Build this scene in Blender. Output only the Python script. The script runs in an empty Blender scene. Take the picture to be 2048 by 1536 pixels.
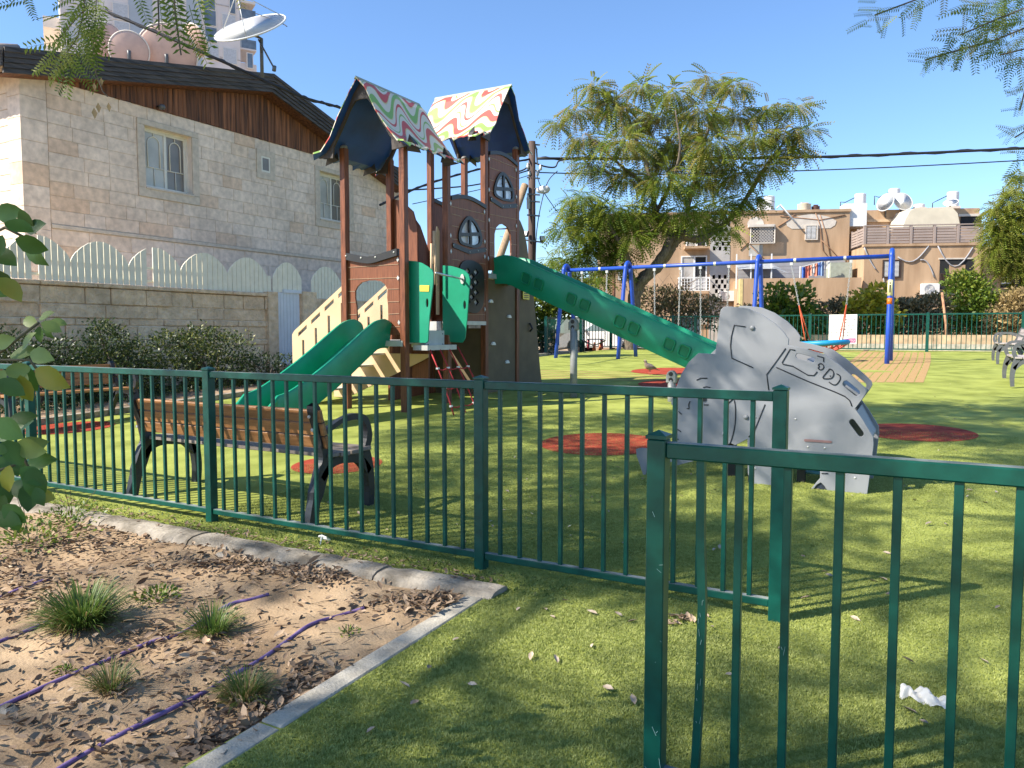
import bpy, bmesh, math, random
import numpy as np
from mathutils import Vector, Matrix
from mathutils.geometry import tessellate_polygon
R = math.radians
random.seed(7); RNG = np.random.default_rng(11)
SC = bpy.context.scene; COL = SC.collection

# ------------------------------------------------------------------ camera, sky, sun, exposure
EYE = Vector((0, 0, 1.33)); YAW = R(29.1); F = 1538.0; PITCH = math.atan(103 / F)
cam = bpy.data.cameras.new('camera'); camo = bpy.data.objects.new('camera', cam); COL.objects.link(camo)
cam.sensor_width = 36; cam.lens = F / 2048 * 36; cam.clip_end = 2000; cam.clip_start = .05
camo.location = EYE; camo.rotation_euler = (math.pi / 2 - PITCH, 0, YAW); SC.camera = camo
SUN_EL = R(41); SUN_HEAD = R(-108)            # heading of the sun, clockwise from the camera's forward direction
fw2 = Vector((-math.sin(YAW), math.cos(YAW), 0)); rt2 = Vector((math.cos(YAW), math.sin(YAW), 0))
to_sun = (fw2 * math.cos(SUN_HEAD) + rt2 * math.sin(SUN_HEAD)) * math.cos(SUN_EL) + Vector((0, 0, math.sin(SUN_EL)))
world = bpy.data.worlds.new('World'); SC.world = world; world.use_nodes = True
wn = world.node_tree; bgn = wn.nodes['Background']; sky = wn.nodes.new('ShaderNodeTexSky'); sky.sky_type = 'NISHITA'
sky.sun_disc = False; sky.sun_elevation = SUN_EL; sky.sun_rotation = math.atan2(to_sun.x, to_sun.y)
sky.altitude = 0; sky.air_density = 1.0; sky.dust_density = .25; sky.ozone_density = 7
wn.links.new(sky.outputs[0], bgn.inputs[0]); bgn.inputs[1].default_value = .105
sl = bpy.data.lights.new('sun', 'SUN'); sl.energy = 4.0; sl.angle = R(.53); sl.color = (1, .92, .79)
slo = bpy.data.objects.new('sun', sl); COL.objects.link(slo); slo.location = (0, 0, 30)
slo.rotation_euler = to_sun.to_track_quat('Z', 'Y').to_euler()
SC.view_settings.view_transform = 'Standard'; SC.view_settings.look = 'None'; SC.view_settings.gamma = 1
SC.view_settings.use_curve_mapping = False; SC.view_settings.exposure = 1.28
SC.render.engine = 'CYCLES'; SC.cycles.max_bounces = 8; SC.cycles.transparent_max_bounces = 12
try: SC.cycles.use_denoising = True
except Exception: pass

# ------------------------------------------------------------------ picture measurements -> places in the world
f3 = fw2 * math.cos(PITCH) - Vector((0, 0, math.sin(PITCH))); u3 = fw2 * math.sin(PITCH) + Vector((0, 0, math.cos(PITCH)))
def ray(px, py): return rt2 * ((px - 1024) / F) + u3 * ((768 - py) / F) + f3
def on(px, py, p0, n):
    d = ray(px, py); return EYE + d * ((Vector(p0) - EYE).dot(n) / d.dot(n))
XN, YN = Vector((1, 0, 0)), Vector((0, 1, 0))
def PX(px, py, x): return on(px, py, (x, 0, 0), XN)
def PY(px, py, y): return on(px, py, (0, y, 0), YN)
GB = [(-1e4, 0), (3.6, 0), (17, .536), (27.5, .746), (31, .36), (1e5, .36)]
def g(y):
    for (a, za), (b, zb) in zip(GB, GB[1:]):
        if y <= b: return za + (zb - za) * (y - a) / (b - a)
def G(px, py, dz=0):
    d = ray(px, py); lo, hi = .5, 120.
    for _ in range(60):
        m = (lo + hi) / 2; p = EYE + d * m
        if p.z - g(p.y) - dz > 0: lo = m
        else: hi = m
    p = EYE + d * lo; p.z = g(p.y) + dz; return p
def D(px, py, dist): return EYE + ray(px, py) * dist

# ------------------------------------------------------------------ materials
MATS = {}
def lerp(a, b, t): return tuple(a[i] + (b[i] - a[i]) * t for i in range(3))
def mat(name, col, rough=.6, var=.12, scale=6, col2=None, bump=0, bscale=80, metal=0, spec=.5, stretch=None, objrand=0, transl=0, attr=None, detail=4, dist=.01, space='pos'):
    if name in MATS: return MATS[name]
    m = bpy.data.materials.new(name); m.use_nodes = True; nt = m.node_tree; N = nt.nodes; L = nt.links
    b = N['Principled BSDF']; b.inputs['Roughness'].default_value = rough; b.inputs['Metallic'].default_value = metal
    b.inputs['Specular IOR Level'].default_value = spec
    geo = N.new('ShaderNodeNewGeometry'); vec = geo.outputs['Position']
    if space == 'obj':
        tc = N.new('ShaderNodeTexCoord'); vec = tc.outputs['Object']
    if stretch:
        mp = N.new('ShaderNodeMapping'); mp.inputs['Scale'].default_value = stretch; L.new(vec, mp.inputs[0]); vec = mp.outputs[0]
    nz = N.new('ShaderNodeTexNoise'); nz.inputs['Scale'].default_value = scale; nz.inputs['Detail'].default_value = detail; L.new(vec, nz.inputs['Vector'])
    c1 = tuple(c * (1 - var) for c in col); c2 = col2 if col2 else tuple(min(1, c * (1 + var)) for c in col)
    rp = N.new('ShaderNodeValToRGB'); rp.color_ramp.elements[0].position = .32; rp.color_ramp.elements[1].position = .68
    rp.color_ramp.elements[0].color = (*c1, 1); rp.color_ramp.elements[1].color = (*c2, 1); L.new(nz.outputs['Fac'], rp.inputs[0])
    out = rp.outputs[0]
    if objrand:
        oi = N.new('ShaderNodeObjectInfo'); mr = N.new('ShaderNodeMapRange'); mr.inputs['To Min'].default_value = 1 - objrand; mr.inputs['To Max'].default_value = 1 + objrand
        L.new(oi.outputs['Random'], mr.inputs['Value']); mx = N.new('ShaderNodeVectorMath'); mx.operation = 'SCALE'
        L.new(out, mx.inputs[0]); L.new(mr.outputs[0], mx.inputs['Scale']); out = mx.outputs[0]
    if attr:                                    # leaf colour ramp along a per-leaf random value
        at = N.new('ShaderNodeAttribute'); at.attribute_name = 'rnd'; r2 = N.new('ShaderNodeValToRGB')
        els = r2.color_ramp.elements
        while len(els) < len(attr): els.new(.5)
        for e, (p, c) in zip(els, attr): e.position = p; e.color = (*c, 1)
        L.new(at.outputs['Fac'], r2.inputs[0]); out = r2.outputs[0]
    L.new(out, b.inputs['Base Color'])
    if bump:
        n2 = N.new('ShaderNodeTexNoise'); n2.inputs['Scale'].default_value = bscale; n2.inputs['Detail'].default_value = 5; L.new(vec, n2.inputs['Vector'])
        bp = N.new('ShaderNodeBump'); bp.inputs['Strength'].default_value = bump; bp.inputs['Distance'].default_value = dist
        L.new(n2.outputs['Fac'], bp.inputs['Height']); L.new(bp.outputs[0], b.inputs['Normal'])
    if transl:
        tr = N.new('ShaderNodeBsdfTranslucent'); L.new(out, tr.inputs[0]); ms = N.new('ShaderNodeMixShader'); ms.inputs[0].default_value = transl
        L.new(b.outputs[0], ms.inputs[1]); L.new(tr.outputs[0], ms.inputs[2]); L.new(ms.outputs[0], N['Material Output'].inputs[0])
    MATS[name] = m; return m
def glass(name, col, rough=.08):
    return mat(name, col, rough=rough, var=.25, scale=1.5, spec=.8)

# ------------------------------------------------------------------ mesh building
class MB:
    def __init__(s): s.v = []; s.f = []; s.smooth = False
    def add(s, vs, fs):
        o = len(s.v); s.v += [Vector(v) for v in vs]; s.f += [tuple(i + o for i in f) for f in fs]; return s
    def box(s, c, size, rz=0, M=None):
        hx, hy, hz = size[0] / 2, size[1] / 2, size[2] / 2
        vs = [Vector((x, y, z)) for x in (-hx, hx) for y in (-hy, hy) for z in (-hz, hz)]
        m = Matrix.Translation(c) @ (M.to_4x4() if M else Matrix.Rotation(rz, 4, 'Z'))
        return s.add([m @ v for v in vs], [(0, 1, 3, 2), (4, 6, 7, 5), (0, 4, 5, 1), (2, 3, 7, 6), (0, 2, 6, 4), (1, 5, 7, 3)])
    def span(s, a, b): # axis box between corners
        a, b = Vector(a), Vector(b); return s.box((a + b) / 2, [abs(q) for q in (b - a)])
    def bar(s, a, b, w, h, up=(0, 0, 1)):
        a, b = Vector(a), Vector(b); d = b - a; L = d.length; d.normalize(); up = Vector(up)
        if abs(d.dot(up)) > .98: up = Vector((0, 1, 0)) if abs(d.y) < .9 else Vector((1, 0, 0))
        x = d.cross(up).normalized(); z = x.cross(d)
        M = Matrix((x, d, z)).transposed(); return s.box((a + b) / 2, (w, L, h), M=M)
    def tube(s, pts, r, n=8, caps=True):
        pts = [Vector(p) for p in pts]; k = len(pts); rs = r if isinstance(r, (list, tuple)) else [r] * k; o = len(s.v)
        t0 = (pts[1] - pts[0]).normalized(); ref = Vector((0, 0, 1)) if abs(t0.z) < .9 else Vector((1, 0, 0)); x = t0.cross(ref).normalized()
        for i in range(k):
            t = (pts[min(i + 1, k - 1)] - pts[max(i - 1, 0)]).normalized(); x = (x - t * x.dot(t)).normalized(); y = t.cross(x)
            for j in range(n):
                a = 2 * math.pi * j / n; s.v.append(pts[i] + (x * math.cos(a) + y * math.sin(a)) * rs[i])
        for i in range(k - 1):
            for j in range(n):
                j2 = (j + 1) % n; s.f.append((o + i * n + j, o + i * n + j2, o + (i + 1) * n + j2, o + (i + 1) * n + j))
        if caps: s.f.append(tuple(o + j for j in reversed(range(n)))); s.f.append(tuple(o + (k - 1) * n + j for j in range(n)))
        return s
    def lathe(s, prof, c, n=20, axis=None):
        o = len(s.v); M = axis if axis else Matrix.Identity(3); c = Vector(c)
        for r, z in prof:
            for j in range(n):
                a = 2 * math.pi * j / n; s.v.append(c + M @ Vector((r * math.cos(a), r * math.sin(a), z)))
        for i in range(len(prof) - 1):
            for j in range(n):
                j2 = (j + 1) % n; s.f.append((o + i * n + j, o + i * n + j2, o + (i + 1) * n + j2, o + (i + 1) * n + j))
        if prof[0][0] > 1e-4: s.f.append(tuple(o + j for j in reversed(range(n))))
        if prof[-1][0] > 1e-4: s.f.append(tuple(o + (len(prof) - 1) * n + j for j in range(n)))
        return s
    def plate(s, outer, holes, th):
        """flat plate: outer and holes are lists of 3-D points in one plane, th a vector that gives the thickness"""
        loops = [[Vector(p) for p in outer]] + [[Vector(p) for p in h] for h in holes]; th = Vector(th)
        tris = tessellate_polygon(loops); o = len(s.v); flat = [p for l in loops for p in l]; n = len(flat)
        s.v += flat + [p + th for p in flat]
        for t in tris:
            a, b, c = t; nn = (flat[b] - flat[a]).cross(flat[c] - flat[a])
            if nn.dot(th) > 0: a, c = c, a
            s.f.append((o + a, o + b, o + c)); s.f.append((o + n + c, o + n + b, o + n + a))
        k = 0
        for l in loops:
            m = len(l)
            for i in range(m): s.f.append((o + k + i, o + k + (i + 1) % m, o + n + k + (i + 1) % m, o + n + k + i))
            k += m
        return s
    def sweep(s, sect, frames, close=True, caps=True):
        """sect: (a,b) points; frames: (origin, A, B)"""
        o = len(s.v); n = len(sect)
        for (c, A, B) in frames:
            for a, b in sect: s.v.append(Vector(c) + Vector(A) * a + Vector(B) * b)
        for i in range(len(frames) - 1):
            for j in range(n if close else n - 1):
                j2 = (j + 1) % n; s.f.append((o + i * n + j, o + i * n + j2, o + (i + 1) * n + j2, o + (i + 1) * n + j))
        if caps and close:
            for i, rev in ((0, True), (len(frames) - 1, False)):
                base = o + i * n
                for t in tessellate_polygon([[Vector((a, b, 0)) for a, b in sect]]): s.f.append(tuple(base + q for q in (reversed(t) if rev else t)))
        return s
    def build(s, name, m, parent=None, smooth=False, bevel=0, local=False, fix=True):
        me = bpy.data.meshes.new(name); me.from_pydata([tuple(v) for v in s.v], [], s.f)
        if fix:
            bm = bmesh.new(); bm.from_mesh(me); bmesh.ops.recalc_face_normals(bm, faces=bm.faces)
            if bevel: bmesh.ops.bevel(bm, geom=[e for e in bm.edges if e.is_manifold and e.calc_face_angle(0) > .6], offset=bevel, segments=1, affect='EDGES', clamp_overlap=True)
            bm.to_mesh(me); bm.free()
        if m: me.materials.append(m)
        if smooth: me.shade_smooth()
        return link(name, me, parent, local)
INV = {}
def link(name, me, parent=None, local=False):
    o = bpy.data.objects.new(name, me); COL.objects.link(o)
    if parent:
        o.parent = parent
        if not local: o.matrix_parent_inverse = world_of(parent).inverted()
    return o
def world_of(o): 
    if o.parent: return world_of(o.parent) @ o.matrix_parent_inverse @ o.matrix_basis
    return o.matrix_basis.copy()
def tag(o, label=None, cat=None, group=None, kind=None):
    if label: o['label'] = label
    if cat: o['category'] = cat
    if group: o['group'] = group
    if kind: o['kind'] = kind
    return o
def thing(name, label, cat, loc=(0, 0, 0), rz=0, group=None):
    o = bpy.data.objects.new(name, None); COL.objects.link(o); o.location = loc; o.rotation_euler = (0, 0, rz); o.empty_display_size = .1
    return tag(o, label, cat, group)
def struct(o): o['kind'] = 'structure'; return o
def stuff(o): o['kind'] = 'stuff'; return o
def copy_tree(o, parent=None):
    c = o.copy(); COL.objects.link(c)
    if parent: c.parent = parent
    for ch in [x for x in list(o.children)]: copy_tree(ch, c)
    return c
def hullsmooth(pts, k=4, closed=True):
    """Catmull-Rom through points"""
    P = [Vector(p) for p in pts]; n = len(P); out = []
    for i in range(n if closed else n - 1):
        a = P[(i - 1) % n] if closed or i > 0 else P[0]; b = P[i]; c = P[(i + 1) % n]; d = P[(i + 2) % n] if closed or i + 2 < n else P[-1]
        for j in range(k):
            t = j / k; out.append(.5 * ((2 * b) + (c - a) * t + (2 * a - 5 * b + 4 * c - d) * t * t + (3 * b - a - 3 * c + d) * t ** 3))
    if not closed: out.append(P[-1])
    return out
# ---- many small faces in one mesh, each copy of a template with its own random value
def scatter(name, m, tv, tf, Ms, rnd, parent=None, extra=None):
    tv = np.asarray(tv, float); tf = np.asarray(tf, int); N = len(Ms); n = len(tv); k = tf.shape[1]
    V = np.einsum('nij,vj->nvi', Ms[:, :, :3], tv) + Ms[:, None, :, 3]; V = V.reshape(-1, 3)
    Fa = (tf[None] + (np.arange(N) * n)[:, None, None]).reshape(-1, k)
    me = bpy.data.meshes.new(name); me.vertices.add(len(V)); me.vertices.foreach_set('co', V.ravel())
    me.loops.add(Fa.size); me.loops.foreach_set('vertex_index', Fa.ravel().astype(np.int32)); me.polygons.add(len(Fa))
    me.polygons.foreach_set('loop_start', (np.arange(len(Fa)) * k).astype(np.int32))
    me.polygons.foreach_set('loop_total', np.full(len(Fa), k, np.int32))
    a = me.attributes.new('rnd', 'FLOAT', 'POINT'); a.data.foreach_set('value', np.repeat(np.asarray(rnd, float), n).astype(np.float32))
    me.update(calc_edges=True); me.validate(); me.materials.append(m)
    return link(name, me, parent)
def mats_from(pos, ydir, scale, updir=None, roll=None):
    """(N,3,4) matrices: y axis along ydir, z near up, uniform scale"""
    y = ydir / np.linalg.norm(ydir, axis=1, keepdims=True); N = len(pos)
    up = np.tile(np.array([0, 0, 1.]), (N, 1)) if updir is None else updir
    x = np.cross(y, up); ln = np.linalg.norm(x, axis=1, keepdims=True); x = np.where(ln < 1e-3, np.array([[1., 0, 0]]), x / np.maximum(ln, 1e-6)); z = np.cross(x, y)
    if roll is not None:
        c, s = np.cos(roll)[:, None], np.sin(roll)[:, None]; x, z = x * c + z * s, z * c - x * s
    M = np.stack([x, y, z], axis=2) * np.asarray(scale).reshape(-1, 1, 1); return np.concatenate([M, pos[:, :, None]], axis=2)
def frond(pairs=9, w=.2, lw=.055, droop=.25, taper=.6):
    v = []; f = []
    for i in range(pairs):
        t = .12 + .86 * i / (pairs - 1); z = -droop * t * t; L = w * (1 - taper * abs(t - .45) ** 1.5); 
        for sgn in (-1, 1):
            o = len(v); dx = sgn * L; v += [(0, t, z), (dx * .5, t + .02 + lw, z + .01), (dx, t + .08, z - .03), (dx * .5, t + .06 - lw, z - .005)]; f.append((o, o + 1, o + 2, o + 3))
    o = len(v); v += [(-.008, 0, 0), (.008, 0, 0), (.004, 1, -droop), (-.004, 1, -droop)]; f.append((o, o + 1, o + 2, o + 3))
    return v, f
LEAF = ([(0, 0, 0), (.26, .3, .05), (.29, .6, .045), (0, 1, -.08), (-.29, .6, .045), (-.26, .3, .05), (0, .33, -.02), (0, .66, -.035)],
        [(0, 1, 6), (1, 2, 7), (1, 7, 6), (2, 3, 7), (7, 3, 4), (6, 7, 4), (6, 4, 5), (0, 6, 5)])
LEAF4 = ([(0, 0, 0), (.25, .5, .06), (0, 1, -.05), (-.25, .5, .06)], [(0, 1, 2, 3)])
BLADE = ([(-.03, 0, 0), (.03, 0, 0), (.022, .6, .0), (0, 1, -.18), (-.022, .6, 0)], [(0, 1, 2), (0, 2, 4), (4, 2, 3)])
def rdir(N, zmin=-1, zmax=1):
    z = RNG.uniform(zmin, zmax, N); a = RNG.uniform(0, 2 * np.pi, N); r = np.sqrt(np.maximum(0, 1 - z * z)); return np.stack([r * np.cos(a), r * np.sin(a), z], 1)
# ------------------------------------------------------------------ shared materials
M_GREEN = mat('green_fence_paint', (.003, .066, .049), rough=.36, var=.22, scale=14, spec=.4, bump=.05, bscale=40)
M_DUSTSHEEN = mat('rail_dust_sheen', (.17, .23, .23), rough=.8, var=.5, scale=9, detail=8, col2=(.30, .33, .32), spec=.2)  # dust grey, lightened to paint in the sky reflected off rail tops
M_SCRATCH = mat('worn_green_paint', (.22, .36, .33), rough=.6)
M_TURF = mat('artificial_turf', (.25, .29, .055), rough=.8, var=.2, scale=2.2, detail=12, col2=(.38, .42, .10), bump=.6, bscale=240, spec=.15, dist=.012)
M_PILE = mat('turf_pile', (.33, .40, .10), rough=.65, var=.2, scale=40, detail=8, col2=(.52, .56, .20), spec=.2, transl=.35)
M_RED = mat('red_turf', (.34, .045, .025), rough=.85, scale=9, detail=9, col2=(.46, .085, .045), bump=.9, bscale=220, spec=.15, dist=.012)
M_TAN = mat('tan_turf_stripe', (.42, .27, .12), rough=.85, var=.2, scale=120, bump=.6, bscale=200, spec=.15)
M_SOIL = mat('sandy_soil', (.29, .20, .125), rough=.95, var=.2, scale=2.5, detail=10, col2=(.44, .32, .205), bump=.35, bscale=70, spec=.1, dist=.02)
M_GROUND = mat('dry_ground', (.34, .26, .17), rough=.95, var=.25, scale=1.2, spec=.1)
M_ROAD = mat('asphalt', (.11, .11, .11), rough=.9, var=.2, scale=5)
M_CONC = mat('worn_concrete', (.23, .195, .15), rough=.95, var=.3, scale=7, col2=(.40, .355, .295), bump=.9, bscale=45, spec=.2)
M_CONC2 = mat('pale_concrete', (.40, .37, .315), rough=.95, var=.25, scale=9, detail=9, bump=.5, bscale=90, spec=.15)

# ------------------------------------------------------------------ ground sheets
def sheet(name, xs, ys, zf, m, kind='structure'):
    nx, ny = len(xs), len(ys); v = [(x, y, zf(x, y)) for y in ys for x in xs]
    f = [(j * nx + i, j * nx + i + 1, (j + 1) * nx + i + 1, (j + 1) * nx + i) for j in range(ny - 1) for i in range(nx - 1)]
    b = MB(); b.add(v, f); o = b.build(name, m, fix=False); o['kind'] = kind; return o
def lin(a, b, n): return [a + (b - a) * i / n for i in range(n + 1)]
sheet('ground', [-600, -60, -30, -10.6, -1.98, 30, 60, 600], [-200, -8, 3.6, 17, 27.5, 31, 60, 150, 900], lambda x, y: g(y) - .14, M_GROUND)
TURF_Z = .008
# turf: playground field, entrance patch
sheet('turf', lin(-10.45, 26, 8), [3.3, 3.6, 17, 27.05], lambda x, y: g(y) + TURF_Z, M_TURF)
sheet('turf', lin(-1.98, 8, 4), [-3, 0, 3.3], lambda x, y: g(y) + TURF_Z, M_TURF)
sheet('turf', lin(-6, 26, 8), [27.75, 28.6], lambda x, y: .746 + TURF_Z - .02, M_TURF)
sheet('road', [-40, 40], [31.2, 37], lambda x, y: .37, M_ROAD)
def EX(y): return -1.874 - (y - 1.62) * .0445
def soil_z(x, y):
    return -.012 + .012 * math.sin(3.1 * x + 1.7 * y) * math.cos(2.3 * y - 1.1 * x) + .012 * math.sin(7 * x - 3 * y) + .008 * math.sin(13 * y + 5 * x) + (.02 * max(0, 1 - abs(y - 3.12) / .35))
sb0 = sheet('soil_bed', lin(-9, -2.03, 140), lin(-.5, 3.2, 80), soil_z, M_SOIL)
for v in sb0.data.vertices:
    if v.co.x > -2.5: v.co.x += (EX(v.co.y) - .08 + 2.03) * (v.co.x + 2.5) / .47; v.co.z -= .012 * max(0, 1 - (EX(v.co.y) - .08 - v.co.x) / .15)
sheet('shrub_bed', lin(-14.4, -10.55, 8), [3.3, 3.6, 17, 20], lambda x, y: g(y) - .02, M_SOIL)
def disc(px0, px1, pyc, squash=1):
    a = G(px0, pyc); b = G(px1, pyc); c = (a + b) / 2; r = (a - b).length / 2
    bld = MB(); n = 40; vs = [Vector((c.x, c.y, g(c.y) + TURF_Z + .005))]
    for i in range(n):
        x = c.x + r * math.cos(2 * math.pi * i / n); y = c.y + r * squash * math.sin(2 * math.pi * i / n); vs.append(Vector((x, y, g(y) + TURF_Z + .005)))
    bld.add(vs, [(0, 1 + i, 1 + (i + 1) % n) for i in range(n)]); struct(bld.build('red_turf_circle', M_RED, fix=False))
disc(60, 214, 857); disc(588, 762, 931); disc(1080, 1330, 889); disc(1715, 1946, 866); disc(1262, 1420, 743); disc(1276, 1470, 769)
# tan wavy stripes laid in the turf beyond the elephant, each stripe its own strip
def strip_between(p0, p1, w, wave=.06, n=14, ph=0):
    b = MB(); vs = []; p0, p1 = Vector(p0), Vector(p1); d = (p1 - p0); s = Vector((d.y, -d.x, 0)).normalized()
    for i in range(n + 1):
        t = i / n; p = p0 + d * t + s * (wave * math.sin(t * 7 + ph))
        for k in (-.5, .5): q = p + s * (w * k); vs.append((q.x, q.y, g(q.y) + TURF_Z + .004))
    b.add(vs, [(2 * i, 2 * i + 1, 2 * i + 3, 2 * i + 2) for i in range(n)]); return b
for i in range(11):
    t = i / 10; a = G(1642 + 196 * t, 766); c = G(1768 + 94 * t, 706)
    struct(strip_between((a.x, a.y, 0), (c.x, c.y, 0), .135).build('tan_path_stripe', M_TAN, fix=False))
for i in range(5):
    a = G(1080, 742 + 3.6 * i); c = G(1480, 750 + 4.5 * i); struct(strip_between((a.x, a.y, 0), (c.x, c.y, 0), .09, .03).build('tan_path_stripe', M_TAN, fix=False))
a = G(1500, 707.2); c = G(1830, 708.2); struct(strip_between((a.x, 26.2, 0), (c.x, 26.2, 0), .3, .02).build('tan_path_stripe', M_TAN, fix=False))
# turf pile near the camera, short blades
def pile(name, x0, x1, y0, y1, dens, h, seed):
    b = MB(); nx = max(1, int((x1 - x0) / .5)); ny = max(1, int((y1 - y0) / .5)); xs = lin(x0, x1, nx); ys = sorted(set(lin(y0, y1, ny) + ([3.6] if y0 < 3.6 < y1 else [])))
    vs = [(x if x > x0 or x0 < -2.5 else EX(y) + .006, y, g(y) + TURF_Z + .001) for y in ys for x in xs]; w = len(xs)
    b.add(vs, [(j * w + i, j * w + i + 1, (j + 1) * w + i + 1, (j + 1) * w + i) for j in range(len(ys) - 1) for i in range(w - 1)])
    o = b.build(name, M_TURF, fix=False); stuff(o)
    ng = bpy.data.node_groups.new(name, 'GeometryNodeTree'); ng.interface.new_socket('Geometry', in_out='INPUT', socket_type='NodeSocketGeometry'); ng.interface.new_socket('Geometry', in_out='OUTPUT', socket_type='NodeSocketGeometry')
    N = ng.nodes; L = ng.links; gi = N.new('NodeGroupInput'); go = N.new('NodeGroupOutput')
    dp = N.new('GeometryNodeDistributePointsOnFaces'); dp.inputs['Density'].default_value = dens; dp.inputs['Seed'].default_value = seed
    cone = N.new('GeometryNodeMeshCone'); cone.fill_type = 'NONE'; cone.inputs['Vertices'].default_value = 3; cone.inputs['Radius Bottom'].default_value = .0019; cone.inputs['Radius Top'].default_value = .0; cone.inputs['Depth'].default_value = h
    sm = N.new('GeometryNodeSetMaterial'); sm.inputs['Material'].default_value = M_PILE
    rr = N.new('FunctionNodeRandomValue'); rr.data_type = 'FLOAT_VECTOR'; rr.inputs[0].default_value = (-.8, -.8, 0); rr.inputs[1].default_value = (.8, .8, 6.28)
    rs = N.new('FunctionNodeRandomValue'); rs.data_type = 'FLOAT'; rs.inputs[2].default_value = .6; rs.inputs[3].default_value = 1.4
    ip = N.new('GeometryNodeInstanceOnPoints'); jn = N.new('GeometryNodeJoinGeometry')
    L.new(gi.outputs[0], dp.inputs['Mesh']); L.new(dp.outputs['Points'], ip.inputs['Points']); L.new(cone.outputs['Mesh'], sm.inputs['Geometry']); L.new(sm.outputs[0], ip.inputs['Instance'])
    L.new(rr.outputs[0], ip.inputs['Rotation']); L.new(rs.outputs[1], ip.inputs['Scale']); L.new(ip.outputs[0], jn.inputs[0]); L.new(jn.outputs[0], go.inputs[0])
    md = o.modifiers.new('pile', 'NODES'); md.node_group = ng
pile('turf_pile', -1.93, 1.3, 1.1, 3.3, 42000, .009, 1)
pile('turf_pile', -4.6, 3.0, 3.3, 5.0, 20000, .009, 2)
pile('turf_pile', -5.2, 3.6, 5.0, 7.0, 9000, .010, 3)
pile('turf_pile', -5.8, 4.2, 7.0, 9.5, 4000, .010, 4)

# ------------------------------------------------------------------ kerbs round the soil bed
kp = [(-9.2, 3.26), (-6.85, 3.27), (-6.0, 3.27), (-5.0, 3.26), (-4.1, 3.27), (-3.1, 3.27), (-2.62, 3.26), (-1.9, 3.3)]
kerb = thing('kerb', 'old chipped concrete kerb along the foot of the green fence', 'kerb', (-4.5, 3.27, 0))
for (xa, ya), (xb, yb) in zip(kp, kp[1:]):
    n = max(6, int((xb - xa) / .07)); fr = []
    for i in range(n + 1):
        t = i / n; x = xa + (xb - xa) * t; e = 1 if 0 < i < n else .93
        w = .085 * e + random.uniform(-.008, .008); h = .062 + random.uniform(-.009, .007)
        fr.append(((x + (.004 if i == 0 else -.004 if i == n else 0), ya + (yb - ya) * t + random.uniform(-.006, .006), 0), (0, w / .085, 0), (0, 0, h / .062)))
    sec = [(-.115, -.12), (.085, -.12), (.08, .034), (.06, .043), (.01, .046), (-.06, .040), (-.095, .024), (-.12, -.02)]
    b = MB(); b.sweep(sec, fr); b.build('kerb_stone', M_CONC, kerb, bevel=0)
edge = thing('garden_edging', 'straight pale concrete edging strip between bare soil and turf', 'edging', (-1.98, 1.5, 0))
for y0 in (-1.2, -.2, .8, 1.8, 2.75):
    y1 = min(y0 + .995, 3.2) if y0 < 2.7 else 3.2
    b = MB(); ye = y1 - .003 if y0 < 2.7 else 3.22; zt = .014 + random.uniform(-.002, .002); b.add([(EX(y) + dx, y, z) for y in (y0, ye) for dx in (-.1, 0) for z in (-.12, zt)], [(0, 1, 3, 2), (4, 6, 7, 5), (0, 4, 5, 1), (2, 3, 7, 6), (0, 2, 6, 4), (1, 5, 7, 3)]); b.build('edging_stone', M_CONC2, edge, bevel=.006)
bk = thing('concrete_edging', 'low dark concrete edging between the lawn and the shrub bed', 'edging', (-10.5, 8, .2))
for y0 in [3.4 + i * 1.6 for i in range(11)]:
    b = MB(); z0, z1 = g(y0), g(y0 + 1.59); v = [(x, y, z) for y, zz in ((y0, z0), (y0 + 1.59, z1)) for x in (-10.56, -10.44) for z in (zz - .1, zz + .09)]
    b.add(v, [(0, 1, 3, 2), (4, 6, 7, 5), (0, 4, 5, 1), (2, 3, 7, 6), (0, 2, 6, 4), (1, 5, 7, 3)]); b.build('edging_stone', M_CONC, bk)
bw = thing('low_wall', 'low grey and stone retaining wall behind the far green fence', 'wall', (4, 29, .7))
for i in range(14):
    x0 = -4 + i * 1.9
    b = MB(); b.span((x0, 28.6, .3), (x0 + 1.885, 28.95, .95)); b.build('wall_block', M_CONC2, bw)
    b = MB(); b.span((x0, 29.0, .3), (x0 + 1.885, 29.3, 1.25)); b.build('wall_block', mat('tan_block', (.45, .33, .2), rough=.9, var=.25, scale=4), bw)

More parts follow.
